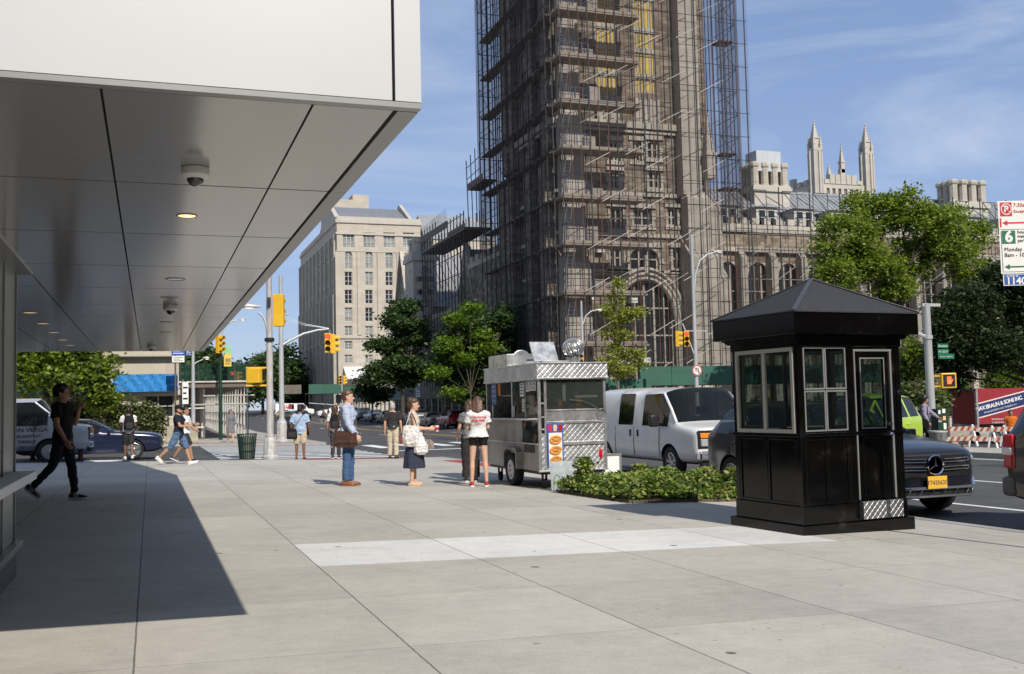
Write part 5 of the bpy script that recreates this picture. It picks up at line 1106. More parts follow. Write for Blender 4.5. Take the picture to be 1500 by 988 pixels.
    if wear.get('glasses'):
        m = MB()
        for s in (-1, 1): m.box(hp(s*.033, .102, .114), (.052, .012, .036), -R(yaw)); m.bar(hp(s*.058, .09, .118), hp(s*.079, -.01, .12), .006)
        m.v = [tuple(Vector(v)*S) for v in m.v]; m.build('sunglasses', M['black'], t, bevel=.006)
    # ---------------- clothes
    top = wear['top']; bot = wear['bottom']
    m = MB(); torso(m, top.get('hem', -.06), top.get('neck', .50), top.get('inf', .020), top.get('flare', .012))
    sl = top.get('sleeve', .5)
    for i, s in enumerate((-1, 1)):
        sh, el, wr_, f, d = AR[i]; loose = top.get('loose', .012)
        if sl > 0:
            m.ball(sh + Vector((-s*.02, 0, -.005)), .066*(1 if not fem else .9)+loose*.5, 12, 8)
            if sl <= 1: m.tube([sh - d*.02, sh, sh.lerp(el, sl*.5), sh.lerp(el, sl)], [.05+loose, .058+loose, .054+loose, .052+loose*1.5], 14)
            else: m.tube([sh - d*.02, sh, sh.lerp(el, .6), el, el.lerp(wr_, .4), el.lerp(wr_, .95)], [.05+loose, .056+loose, .050+loose, .047+loose, .043+loose, .034+loose*.8], 14)
        else: m.cap(sh + Vector((-s*.055, 0, .022)), sh + Vector((-s*.075, 0, -.06)), .026, .05)
    out(m, top.get('name', 'shirt'), top['mat'], .012, 3, top.get('wr', .011)*1.3, 3)
    if top.get('collar'):
        m = MB(); m.loft([ring((0, c, z), a, b, 16, T) for z, a, b, c in ((.495, .082, .074, -.012), (.53, .072, .068, -.006), (.55, .068, .066, -.002), (.545, .058, .058, -.002), (.50, .06, .06, -.012))]); out(m, 'collar', top['mat'], .009, 2, .002)
    if bot['kind'] in ('trousers', 'shorts'):
        m = MB(); torso(m, -.075, bot.get('waist', .06), .012)
        for i, s in enumerate((-1, 1)):
            h, k, a = LG[i]; lo = bot.get('loose', .012); en = bot.get('end', .97)
            if bot['kind'] == 'trousers': m.tube([h + Vector((0, 0, .03)), h, h.lerp(k, .5), k, k.lerp(a, .45), k.lerp(a, en)], [.088*bulk+lo*.5, .092*bulk+lo*.6, .077+lo, .060+lo, .054+lo, .046+lo*1.15], 16)
            else:
                fr = bot.get('len', .8); pts = [h + Vector((0, 0, .03)), h, h.lerp(k, fr*.55)]; rr = [.088*bulk+lo*.5, .093*bulk+lo*.7, .083*bulk+lo]
                if fr <= 1: pts.append(h.lerp(k, fr)); rr.append(.080*bulk+lo*1.3 if fr > .6 else .086+lo)
                else: pts += [k, k.lerp(a, fr-1)]; rr += [.064+lo, .060+lo]
                m.tube(pts, rr, 16)
        out(m, bot['kind'], bot['mat'], .0125, 3, bot.get('wr', .011)*1.2, 7)
    else:
        m = MB(); rs = []
        for z, a, b in ((.085, .132, .095), (.0, .175, .125), (-.12, .19, .15), (-.30, .205, .18), (-.47, .225, .205), (bot.get('hem', -.60), .235, .215)):
            rs.append([T @ Vector((a*(1+.045*math.sin(q*9)*(max(0, -z)))*math.cos(q), b*(1+.07*math.sin(q*9)*max(0, -z*1.6))*math.sin(q), z)) for q in [2*math.pi*k/72 for k in range(72)]])
        m.loft(rs); out(m, 'skirt', bot['mat'], .011, 2, .004)
    # ---------------- shoes
    for i, s in enumerate((-1, 1)):
        h, k, a = LG[i]; ft = R(legs[i][2]); rot = Matrix.Rotation(-ft, 4, 'X'); sz = 1.0 if not fem else .9
        F_ = Matrix.Translation(a) @ Matrix.Rotation(-s*.10, 4, 'Z') @ rot
        low_ = wear.get('shoe', 'sneaker'); hh = {'sneaker': 1.0, 'flat': .55, 'sandal': .5}[low_]
        def sec(y, w, z0, z1): return [F_ @ Vector((w*sz*math.cos(q), y*sz, z0 + (z1-z0)*(.5+.5*math.sin(q)))) for q in [2*math.pi*kk/14 for kk in range(14)]]
        b0 = -.086
        m = MB(); m.loft([sec(-.085, .018, b0+.02, b0+.05*hh+.02), sec(-.075, .034, b0+.01, b0+.09*hh), sec(-.03, .042, b0+.008, b0+.10*hh), sec(.02, .044, b0+.008, b0+.092*hh), (sec(.08, .049, b0+.008, b0+.07*hh)), sec(.14, .046, b0+.008, b0+.05*hh+.008), sec(.175, .03, b0+.012, b0+.04), sec(.186, .012, b0+.018, b0+.032)])
        m.v = [tuple(Vector(v)*S) for v in m.v]; sh_ = m.build('shoe', wear['shoes'], t, 60)
        m = MB(); ol = [(-.09, .0), (-.08, .034), (-.03, .045), (.03, .046), (.09, .053), (.15, .048), (.18, .03), (.192, 0), (.18, -.03), (.15, -.048), (.09, -.053), (.03, -.046), (-.03, -.045), (-.08, -.034)]
        m.loft([[F_ @ Vector((x*sz, y*sz, z)) for y, x in ol] for z in (b0-.004, b0+.024*max(.5, hh))]); m.v = [tuple(Vector(v)*S) for v in m.v]; m.build('sole', wear.get('sole', M['white']), sh_, 50)
        if wear.get('stripes'):
            m = MB()
            for sd_ in (-1, 1):
                for j in range(3): m.bar(F_ @ Vector((sd_*.047, .015+j*.026, b0+.03)), F_ @ Vector((sd_*.034, -.005+j*.026, b0+.08)), .011, .006)
            m.v = [tuple(Vector(v)*S) for v in m.v]; m.build('stripe', M['white'], sh_)
    t['_'] = 0; del t['_']
    W = lambda v: t.matrix_basis @ (Vector(v)*S)
    bpy.context.view_layer.update()
    return dict(o=t, T=T, hp=hp, AR=AR, LG=LG, S=S, HT=HT, w=lambda v: Vector(pos) + Matrix.Rotation(R(-head_deg), 3, 'Z') @ (Vector(v)*S), rz=R(-head_deg))
M['lip'] = pm('lips', (.26, .08, .07), .5, 0, .05, 9)
STAND = lambda a=2, b=-2: ((a, 3, 0), (b, 2, 0))
RELAX = (4, 9, 14, 4)
WALKR = 109.5
C = {k: cloth(k, c) for k, c in dict(black=(.012, .011, .012), jeans_dk=(.018, .020, .028), white=(.72, .72, .71), navy=(.018, .022, .04), denim=(.10, .16, .27), jeans=(.06, .11, .22), grey=(.17, .17, .18), sky=(.34, .45, .60), pale=(.42, .48, .62), beige=(.50, .43, .32), khaki=(.52, .45, .33), charcoal=(.035, .033, .035), cream=(.60, .53, .42), lilac=(.28, .25, .33), orange=(.62, .16, .02), darkgrey=(.05, .05, .055)).items()}
C['dotted'] = pm('dotted_navy', (.025, .032, .062), .85, 0, .9, 70, detail=1)
LEA = pm('brown_leather', (.055, .022, .014), .4, 0, .3, 9, bump=.1); BROWNSHOE = pm('tan_shoe', (.22, .085, .035), .4, 0, .2, 9); BEIGES = pm('beige_flat', (.55, .42, .30), .5, 0, .1, 9); REDS = pm('red_canvas', (.45, .02, .03), .7, 0, .15, 12); WHITES = pm('white_canvas', (.70, .70, .68), .6, 0, .06, 9); BLK = M['black']

# --- man walking under the overhang
p1 = person('person in black T-shirt and dark jeans walking under the overhang, hand at mouth', P(92, 733), WALKR, 1.86,
    dict(legs=((11, 4, 0), (-15, 30, 36)), arms=((22, 6, 136, 16), (4, 7, 24, 4)), lean=-2, look=(-12, 0)), dict(skin='tan', hair='thick', haircol='black', top=dict(mat=C['black'], sleeve=.62, hem=-.11, inf=.024, loose=.02), bottom=dict(kind='trousers', mat=C['jeans_dk'], loose=.006), shoes=BLK, stripes=1, curl=(.9, .35)))
p2 = person('person in white T-shirt and dark shorts with a black backpack, seen from behind', P(188, 673), -8, 1.68,
    dict(legs=((6, 4, 0), (-8, 12, 12)), arms=((8, 9, 35, 8), (8, 9, 40, 8)), look=(0, 0)), dict(skin='brown', hair='short', haircol='black', top=dict(mat=C['white'], sleeve=.6, hem=-.09, loose=.024, inf=.026), bottom=dict(kind='shorts', mat=C['charcoal'], len=1.05, loose=.018), shoes=WHITES, curl=(.6, .6)))
p3 = person('person in black cap and navy T-shirt with denim shorts striding with a phone', P(262, 681), WALKR, 1.74,
    dict(legs=((24, 8, -14), (-27, 22, 34)), arms=((30, 5, 62, 14), (24, 7, 64, 8)), look=(0, 0)), dict(skin='tan', hair='short', haircol='black', cap=C['black'], glasses=1, beard=1, top=dict(mat=C['navy'], sleeve=.6, hem=-.10, loose=.022, inf=.028), bottom=dict(kind='shorts', mat=C['denim'], len=1.12, loose=.022, wr=.014), shoes=WHITES, curl=(1.0, .9)))
p4 = person('person in loose white T-shirt walking just behind the one in the black cap', P(272, 677), WALKR, 1.70,
    dict(legs=((-18, 20, 24), (20, 8, -8)), arms=((10, 8, 50, 10), (26, 7, 70, 10)), look=(0, 0)), dict(skin='mid', hair='short', haircol='black', top=dict(mat=C['white'], sleeve=.75, hem=-.16, loose=.034, inf=.04, wr=.014), bottom=dict(kind='shorts', mat=C['charcoal'], len=.95, loose=.02), shoes=BLK, curl=(.8, .8)))
p5 = person('person in grey cardigan and grey skirt walking out of the pavement shed', P(338, 648), 176, 1.74,
    dict(legs=((14, 6, 0), (-14, 16, 18)), arms=((-14, 10, 14, 4), (14, 10, 18, 4)), look=(0, 0)), dict(skin='fair', hair='long', haircol='brown', glasses=1, top=dict(mat=C['grey'], sleeve=1.9, hem=-.12, loose=.02, inf=.022, name='cardigan'), bottom=dict(kind='skirt', mat=C['grey'], hem=-.40), shoes=BLK, shoe='flat'), fem=True, vox=.013)
p6 = person('stocky person in light blue shirt and beige shorts waiting at the kerb', P(440, 673), 12, 1.72,
    dict(legs=STAND(), arms=((2, 16, 14, 2), (2, 13, 16, 2)), look=(0, 0), spread=.05), dict(skin='brown', hair='short', haircol='black', bulk=1.13, top=dict(mat=C['sky'], sleeve=.78, hem=-.14, loose=.034, inf=.032, collar=1, wr=.012), bottom=dict(kind='shorts', mat=C['beige'], len=1.03, loose=.03, wr=.012), shoes=pm('brown_sandal', (.08, .045, .03), .6), shoe='sandal', sole=BLK))
p7 = person('long haired person in white shirt half hidden behind the one in blue jeans', P(492, 672), 14, 1.74,
    dict(legs=STAND(), arms=((3, 10, 12, 3), (40, 10, 60, 3)), look=(30, 0)), dict(skin='fair', hair='long', haircol='brown', top=dict(mat=C['white'], sleeve=.7, hem=-.1, loose=.024, inf=.026), bottom=dict(kind='trousers', mat=C['darkgrey'], loose=.014), shoes=BLK), vox=.013)
p8 = person('tall person in pale blue long sleeved shirt and blue jeans queueing with a leather bag', P(511, 712), WALKR-3, 1.85,
    dict(legs=((3, 4, 0), (-2, 2, 0)), arms=((6, 8, 18, 4), (8, 10, 24, 4)), look=(0, 0), spread=.02), dict(skin='fair', hair='short', haircol='auburn', bulk=1.1, top=dict(mat=C['pale'], sleeve=1.9, hem=-.06, loose=.026, inf=.028, collar=1, wr=.013), bottom=dict(kind='trousers', mat=C['jeans'], loose=.018, wr=.012), shoes=BROWNSHOE, sole=BROWNSHOE))
p9 = person('grey haired person in dark polo shirt and khaki trousers waiting beyond the queue', P(576, 672), 22, 1.82,
    dict(legs=STAND(4, -4), arms=((0, 11, 10, 3), (4, 12, 12, 3)), look=(0, 0), spread=.03), dict(skin='fair', hair='short', haircol='grey', top=dict(mat=C['charcoal'], sleeve=.72, hem=-.04, loose=.026, inf=.024, collar=1), bottom=dict(kind='trousers', mat=C['khaki'], loose=.022, wr=.012), shoes=pm('dark_brown_shoe', (.06, .03, .018), .4), sole=BLK))
p10 = person('person with hair in a bun, cream sleeveless top and dark midi skirt, holding a phone', P(607, 712), WALKR-8, 1.69,
    dict(legs=((2, 2, 0), (-2, 3, 0)), arms=((18, 8, 68, 10), (10, 9, 78, 6)), look=(0, -6)), dict(skin='fair', hair='bun', haircol='brown', top=dict(mat=C['cream'], sleeve=0, hem=-.01, inf=.012), bottom=dict(kind='skirt', mat=C['dotted'], hem=-.60), shoes=BEIGES, shoe='flat', sole=BEIGES, curl=(1.1, 1.0)), fem=True)
p11 = person('person in white T-shirt with red lettering and black shorts at the cart window', P(702, 713), 14, 1.71,
    dict(legs=((1, 2, 0), (-4, 2, 0)), arms=((14, 9, 70, 20), (12, 9, 72, 20)), look=(4, -12), spread=.075), dict(skin='fair', hair='long', haircol='auburn', top=dict(mat=C['white'], sleeve=.62, hem=.0, loose=.026, inf=.034, flare=.02, wr=.010), bottom=dict(kind='shorts', mat=C['black'], len=.36, loose=.004, waist=.10), shoes=REDS, curl=(.8, .8)), fem=True)
p12 = person('person in black trousers hidden behind the one in the lettered T-shirt', P(690, 706), 6, 1.68,
    dict(legs=STAND(), arms=((12, 14, 30, 6), (14, 9, 60, 14)), look=(0, -8)), dict(skin='fair', hair='long', haircol='brown', top=dict(mat=C['grey'], sleeve=.5, hem=-.04, loose=.02, inf=.02), bottom=dict(kind='trousers', mat=C['charcoal'], loose=.03), shoes=BLK), fem=True, vox=.012)
q = on_y(1368, 640, 24.6)
p13 = person('person in lilac cardigan with dark curly hair beside the pale grey pole', Vector((on_y(1354, 640, 24.3).x, 24.3, g(22.4, 24.3))), 138, 1.66,
    dict(legs=((12, 6, 0), (-10, 12, 8)), arms=((44, 8, 14, 0), (10, 10, 20, 4)), look=(-40, 0), lean=6), dict(skin='mid', hair='thick', haircol='black', top=dict(mat=C['lilac'], sleeve=1.8, hem=-.1, inf=.026, loose=.02, name='cardigan'), bottom=dict(kind='trousers', mat=C['black'], loose=.012), shoes=BLK), fem=True, vox=.012)
q = on_y(1481, 618, 34)
p14 = person('person in orange vest standing before the lettered side of the red truck', Vector((q.x, 34, g(q.x, 34)-.13)), 215, 1.75,
    dict(legs=STAND(), arms=(RELAX, RELAX), look=(0, 0)), dict(skin='mid', hair='short', haircol='black', top=dict(mat=C['orange'], sleeve=.4, hem=-.1, inf=.03, name='vest'), bottom=dict(kind='trousers', mat=C['navy']), shoes=BLK), vox=.014)
for (px, Y, hd, lab, mt, bt_) in ((474, 120, 75, 'tiny distant person in brown top crossing before the white crossover', 'grey', 'black'), (481, 121, 80, 'tiny distant person in black top crossing beside the one in brown', 'black', 'beige')):
    q = on_y(px, 604, Y)
    person(lab, Vector((q.x, Y, g(q.x, Y)-.126)), hd, 1.72, dict(legs=((16, 6, 0), (-16, 16, 20)), arms=((10, 8, 20, 4), (-10, 8, 20, 4))), dict(skin='mid', hair='short', haircol='black', top=dict(mat=C[mt], sleeve=.6), bottom=dict(kind='shorts', mat=C[bt_], len=1.0, loose=.02), shoes=BLK), vox=.02)

# ------------------------------------------------------------------ things people carry
def bag_body(mb, w, d, h, z0=0):
    mb.loft([[(x*w*s_, y*d*s2, z0+h*u) for x, y in ((-.5, -.5), (.5, -.5), (.56, 0), (.5, .5), (-.5, .5), (-.56, 0))] for u, s_, s2 in ((0, .92, .7), (.1, 1, 1), (.7, 1, .95), (1, .94, .55))])
# phone of the man in the cap, and the cigarette
def held(pd, i, name, label, cat, build, along=.10, off=(0, 0, 0)):
    sh, el, wr_, f, d = pd['AR'][i]; pos = pd['w'](wr_ + f*along + Vector(off)); t = thing(name, label, cat, pos, pd['rz']); build(t); return t
def phone(t):
    mb = MB(); mb.box((0, 0, .02), (.074, .012, .145), 0, R(40)); c = mb.build('case', M['black'], t, bevel=.006)
    mb = MB(); mb.box((0, -.0075, .0195-.004), (.066, .002, .13), 0, R(40)); mb.build('screen', M['domeglass'], t)
held(p3, 1, 'phone', 'black phone in the hand of the striding person with the cap', 'phone', phone, .12, (-.01, .02, .01))
held(p10, 0, 'phone', 'black phone held up by the person in the midi skirt', 'phone', phone, .13, (0, .03, .02))
def cup(t):
    mb = MB(); mb.lathe([(.028, -.05), (.038, .05), (.036, .05), (.026, -.045)], 20); mb.build('cup_body', M['paper'], t, 40)
    mb = MB(); mb.lathe([(.0305, -.03), (.0365, .03)], 20, caps=False); mb.build('red_sleeve', M['red_print'], t, 40)
    mb = MB(); mb.lathe([(.040, .05), (.040, .058), (.034, .062), (.004, .062)], 20); mb.build('lid', M['paper'], t, 40)
held(p10, 1, 'paper_cup', 'red and white paper cup in the hand of the person in the midi skirt', 'cup', cup, .12, (-.03, .05, .0))
def cig(t):
    mb = MB(); mb.tube([(0, -.03, 0), (0, .04, .006)], .004, 8); mb.build('stick', M['paper'], t)
held(p1, 0, 'cigarette', 'white cigarette at the lips of the person under the overhang', 'cigarette', cig, .15, (0, .0, .03))
def worn(pd, name, label, cat, at, build, rot=0):
    t = thing(name, label, cat, pd['w'](at), pd['rz']+rot); build(t, pd); return t
def strap(mb, pts, w=.035, th=.008):
    pts = [Vector(p) for p in pts]
    for a, b in zip(pts, pts[1:]): mb.bar(a, b, w, th)
# messenger bag: at his right hip (the camera side), strap over the left shoulder
def messenger(t, pd):
    mb = MB(); bag_body(mb, .15, .44, .30); mb.build('bag_body', LEA, t, 40)
    mb = MB(); mb.loft([[(.065, -.215, .27), (.065, .215, .27), (.09, .215, .27), (.09, -.215, .27)], [(.088, -.218, .08), (.088, .218, .08), (.104, .218, .08), (.104, -.218, .08)]]); mb.loft([[(-.03, -.2, .30), (-.03, .2, .30), (-.03, .2, .315), (-.03, -.2, .315)], [(.075, -.215, .262), (.075, .215, .262), (.09, .215, .28), (.09, -.215, .28)]]); f = mb.build('flap', LEA, t, bevel=.006)
    mb = MB(); mb.box((.108, -.1, .10), (.012, .035, .05)); mb.box((.108, .1, .10), (.012, .035, .05)); mb.build('buckle', M['chrome'], f, bevel=.003)
    mb = MB(); S = pd['S']; o = Vector(at8)*S
    pts = [Vector((.02, -.19, .30)), Vector((-.06, -.135, .50)), Vector((-.20, -.135, .68)), Vector((-.36, -.07, .775)), Vector((-.375, .0, .785)), Vector((-.35, .09, .73)), Vector((-.2, .165, .58)), Vector((-.05, .17, .42)), Vector((.02, .19, .30))]
    strap(mb, pts, .04); mb.build('strap', LEA, t)
at8 = (.225, -.02, .70); worn(p8, 'messenger_bag', 'dark brown leather messenger bag on the hip of the person in jeans', 'bag', at8, messenger)
def backpack(t, pd):
    mb = MB(); mb.loft([[(x*w, y*d, z) for x, y in ((-.5, 0), (-.5, -.7), (-.3, -1), (.3, -1), (.5, -.7), (.5, 0))] for z, w, d in ((0, .26, .12), (.05, .30, .16), (.30, .30, .15), (.42, .25, .11), (.46, .14, .06))]); mb.build('bag_body', C['black'], t, 50)
    mb = MB(); mb.loft([[(x*w, -.13+y*d, z) for x, y in ((-.5, 0), (-.45, -1), (.45, -1), (.5, 0))] for z, w, d in ((.03, .2, .04), (.08, .23, .055), (.2, .22, .05), (.23, .18, .03))]); mb.build('pocket', C['charcoal'], t, 50)
    mb = MB()
    for s in (-1, 1): strap(mb, [(s*.10, -.01, .43), (s*.115, .06, .485), (s*.12, .14, .48), (s*.125, .185, .40), (s*.13, .18, .22), (s*.14, .08, .08), (s*.13, 0, .05)], .05)
    mb.build('strap', C['black'], t)
worn(p2, 'backpack', 'black backpack worn by the person in dark shorts', 'backpack', (0, -.125, .98), backpack)
worn(p7, 'backpack', 'black backpack on the half hidden long haired person', 'backpack', (0, -.125, .98), backpack)
def shoulderbag(t, pd):
    mb = MB(); bag_body(mb, .30, .13, .32); mb.build('bag_body', C['black'], t, 45)
    mb = MB(); bag_body(mb, .22, .05, .17, .03); o = mb.build('pocket', C['charcoal'], t, 45); o.location = (0, -.075, .02)
    mb = MB(); strap(mb, [(.06, -.02, .31), (.12, -.05, .42), (.24, -.07, .62), (.36, -.05, .79), (.40, .03, .82), (.38, .14, .76), (.22, .2, .55), (.0, .17, .36), (-.06, .05, .31)], .04); mb.build('strap', C['black'], t)
worn(p6, 'shoulder_bag', 'black shoulder bag slung across the person in the light blue shirt', 'bag', (-.25, -.10, .66), shoulderbag)
def tote(t, pd):
    mb = MB(); mb.loft([[(x*w, y*d, z) for x, y in ((-.5, -.3), (0, -.5), (.5, -.3), (.5, .3), (0, .5), (-.5, .3))] for z, w, d in ((0, .07, .24), (.04, .12, .34), (.16, .14, .36), (.30, .10, .34), (.40, .05, .30))]); solid(mb, 'bag_body', pm('printed_canvas', (.62, .59, .56), .8, 0, .4, 26, detail=1), t, .012, 3, .012, 12)
    mb = MB()
    for s in (-.02, .025): strap(mb, [(s, -.11, .38), (s-.01, -.05, .56), (s-.03, -.01, .655), (s-.03, .03, .655), (s, .07, .56), (s, .12, .38)], .03)
    mb.build('strap', C['white'], t)
worn(p10, 'tote_bag', 'white printed tote bag hanging from the shoulder above the midi skirt', 'bag', (.215, -.05, .78), tote)
def plasticbag(t, pd):
    mb = MB(); mb.loft([[(x*w, y*d, z) for x, y in ((-.5, -.3), (0, -.5), (.5, -.3), (.5, .3), (0, .5), (-.5, .3))] for z, w, d in ((0, .08, .16), (.04, .14, .28), (.18, .13, .27), (.3, .06, .15), (.42, .025, .05))]); solid(mb, 'bag_body', pm('thin_plastic', (.66, .63, .62), .4, 0, .12, 18), t, .011, 2, .014, 16)
worn(p10, 'carrier_bag', 'crumpled white carrier bag hanging in front of the tote bag', 'bag', (.22, .13, .62), plasticbag)
def handbag(t, pd):
    mb = MB(); bag_body(mb, .10, .26, .18); mb.build('bag_body', pm('striped_bag', (.25, .2, .17), .7, 0, .6, 30), t, 45); mb = MB(); strap(mb, [(0, -.1, .18), (-.05, -.04, .4), (-.1, .0, .62)], .02); mb.build('strap', LEA, t)
worn(p10, 'handbag', 'small striped handbag in front of the person in the midi skirt', 'bag', (.06, .26, .72), handbag)
def redbag(t, pd):
    mb = MB(); bag_body(mb, .12, .30, .26); mb.build('bag_body', pm('dark_red_leather', (.17, .03, .025), .45, 0, .2, 8), t, 45); mb = MB(); mb.tube([(0, -.08, .25), (0, -.06, .36), (0, .06, .36), (0, .08, .25)], .008, 6); mb.build('handle', LEA, t)
sh, el, wr_, f, d = p9['AR'][1]; worn(p9, 'satchel', 'dark red satchel held by the person in khaki trousers', 'bag', wr_ + f*.09 + Vector((.01, 0, -.36)), redbag)
def blackbag(t, pd):
    mb = MB(); bag_body(mb, .12, .3, .26); mb.build('bag_body', C['black'], t, 45); mb = MB(); strap(mb, [(0, -.1, .25), (-.05, -.1, .5), (-.14, -.02, .74), (-.1, .1, .6), (0, .1, .25)], .03); mb.build('strap', C['black'], t)
worn(p13, 'black_bag', 'black bag hanging at the side of the person in the lilac cardigan', 'bag', (.22, .03, .72), blackbag)
# lettering on the T-shirt, laid just off the back
S = p11['S']; mb = MB(); T_ = p11['T']
for k, (tx, sz) in enumerate((('INTENTIONAL', .052), ('MEMORIES', .056), ('ONLY', .052))):
    vs_t, fs_t = text_mb(tx, sz, .002, bold=.0015)
    pts_ = []
    for v in vs_t:
        x = v[0]; z = .385 - k*.062 + v[1]; y = -(.150*math.sqrt(max(.05, 1-(x/.19)**2)))
        pts_.append(tuple((T_ @ Vector((x, y - .003 - (v[2])*.5, z)))*S))
    mb.add(pts_, fs_t)
o = mb.build('shirt_lettering', M['red_print'], p11['o'], fix=False)
# ================================================================== BUILDINGS
def stone(name, col, bw=.9, bh=.35, var=.22, mortar=.75, bump=.3, stain=.35):
    m, nt, b = newmat(name); L = nt.links; tc = N(nt, 'ShaderNodeTexCoord'); sp = N(nt, 'ShaderNodeSeparateXYZ'); L.new(tc.outputs['Object'], sp.inputs[0])
    ad = N(nt, 'ShaderNodeMath'); ad.operation = 'ADD'; L.new(sp.outputs['X'], ad.inputs[0]); L.new(sp.outputs['Y'], ad.inputs[1])
    cb = N(nt, 'ShaderNodeCombineXYZ'); L.new(ad.outputs[0], cb.inputs[0]); L.new(sp.outputs['Z'], cb.inputs[1])
    br = N(nt, 'ShaderNodeTexBrick'); br.inputs['Scale'].default_value = 1; br.inputs['Brick Width'].default_value = bw; br.inputs['Row Height'].default_value = bh; br.inputs['Mortar Size'].default_value = .012; br.inputs['Bias'].default_value = -.1
    br.inputs['Color1'].default_value = (*mul(col, 1-var), 1); br.inputs['Color2'].default_value = (*mul(col, 1+var), 1); br.inputs['Mortar'].default_value = (*mul(col, mortar), 1); L.new(cb.outputs[0], br.inputs['Vector'])
    n = N(nt, 'ShaderNodeTexNoise'); n.inputs['Scale'].default_value = .5; n.inputs['Detail'].default_value = 9; n.inputs['Roughness'].default_value = .7; mp = N(nt, 'ShaderNodeMapping'); mp.inputs['Scale'].default_value = (1, 1, .45); L.new(tc.outputs['Object'], mp.inputs[0]); L.new(mp.outputs[0], n.inputs['Vector'])
    r = ramp(nt, [(.3, (1-stain, 1-stain, 1-stain)), (.6, (1, 1, 1)), (.8, (1.12, 1.1, 1.06))]); L.new(n.outputs['Fac'], r.inputs['Fac'])
    mx = N(nt, 'ShaderNodeMix'); mx.data_type = 'RGBA'; mx.blend_type = 'MULTIPLY'; mx.inputs[0].default_value = 1; L.new(br.outputs['Color'], mx.inputs[6]); L.new(r.outputs[0], mx.inputs[7]); L.new(mx.outputs[2], b.inputs['Base Color'])
    b.inputs['Roughness'].default_value = .9; b.inputs['Specular IOR Level'].default_value = .2
    n2 = N(nt, 'ShaderNodeTexNoise'); n2.inputs['Scale'].default_value = 6; n2.inputs['Detail'].default_value = 5; L.new(tc.outputs['Object'], n2.inputs['Vector'])
    a2 = N(nt, 'ShaderNodeMath'); a2.operation = 'ADD'; L.new(n2.outputs['Fac'], a2.inputs[0]); L.new(br.outputs['Fac'], a2.inputs[1])
    bp = N(nt, 'ShaderNodeBump'); bp.inputs['Strength'].default_value = bump; bp.inputs['Distance'].default_value = .06; bp.invert = True; L.new(a2.outputs[0], bp.inputs['Height']); L.new(bp.outputs['Normal'], b.inputs['Normal'])
    return m
M['lime_st'] = stone('pale_limestone', (.49, .44, .365), 1.6, .62, .06, .9, .15, .14); M['lime_trim'] = stone('limestone_trim', (.50, .465, .40), 2.2, .8, .05, .92, .12, .12)
M['rubble'] = stone('brown_rubble_stone', (.315, .262, .20), .75, .32, .38, .7, .5, .4); M['quoin'] = stone('carved_limestone', (.52, .475, .40), 1.4, .6, .10, .8, .3, .32)
M['base_st'] = stone('cream_base_stone', (.50, .45, .36), 2.2, .8, .05, .8, .2, .15)
M['darkglass'] = pm('dark_window', (.018, .021, .024), .12, 0, .5, .6, rvar=.05, spec=.6); M['paleglass'] = pm('blinds_behind_glass', (.26, .27, .26), .2, 0, .5, .7, rvar=.05)
M['sash'] = pm('pale_sash', (.50, .48, .44), .5, 0, .06, 5); M['leadroof'] = pm('grey_standing_seam', (.30, .315, .33), .5, .25, .1, .8); M['board'] = pm('yellow_board', (.66, .47, .10), .75, 0, .25, 1.3)
M['slate'] = pm('pale_slate', (.26, .265, .27), .7, 0, .2, 3, bump=.2, bscale=12)
M['copper'] = pm('dark_metal', (.05, .05, .055), .5, .3, .3, 3)

def wall_holes(mb, fn, a0, a1, z0, z1, holes, depth):
    "a wall face with rectangular openings; fn(a, z, d) gives the point d behind the face"
    aa = sorted({a0, a1, *[h[0] for h in holes], *[h[1] for h in holes]}); zz = sorted({z0, z1, *[h[2] for h in holes], *[h[3] for h in holes]})
    for p, q in zip(aa, aa[1:]):
        for r_, s in zip(zz, zz[1:]):
            ca, cz = (p+q)/2, (r_+s)/2
            if any(h[0] < ca < h[1] and h[2] < cz < h[3] for h in holes): continue
            mb.quad(fn(p, r_, 0), fn(q, r_, 0), fn(q, s, 0), fn(p, s, 0))
    for h in holes:
        x0, x1, b, t = h[:4]
        mb.quad(fn(x0, b, 0), fn(x0, b, depth), fn(x0, t, depth), fn(x0, t, 0)); mb.quad(fn(x1, b, 0), fn(x1, t, 0), fn(x1, t, depth), fn(x1, b, depth))
        mb.quad(fn(x0, b, 0), fn(x1, b, 0), fn(x1, b, depth), fn(x0, b, depth)); mb.quad(fn(x0, t, 0), fn(x0, t, depth), fn(x1, t, depth), fn(x1, t, 0))
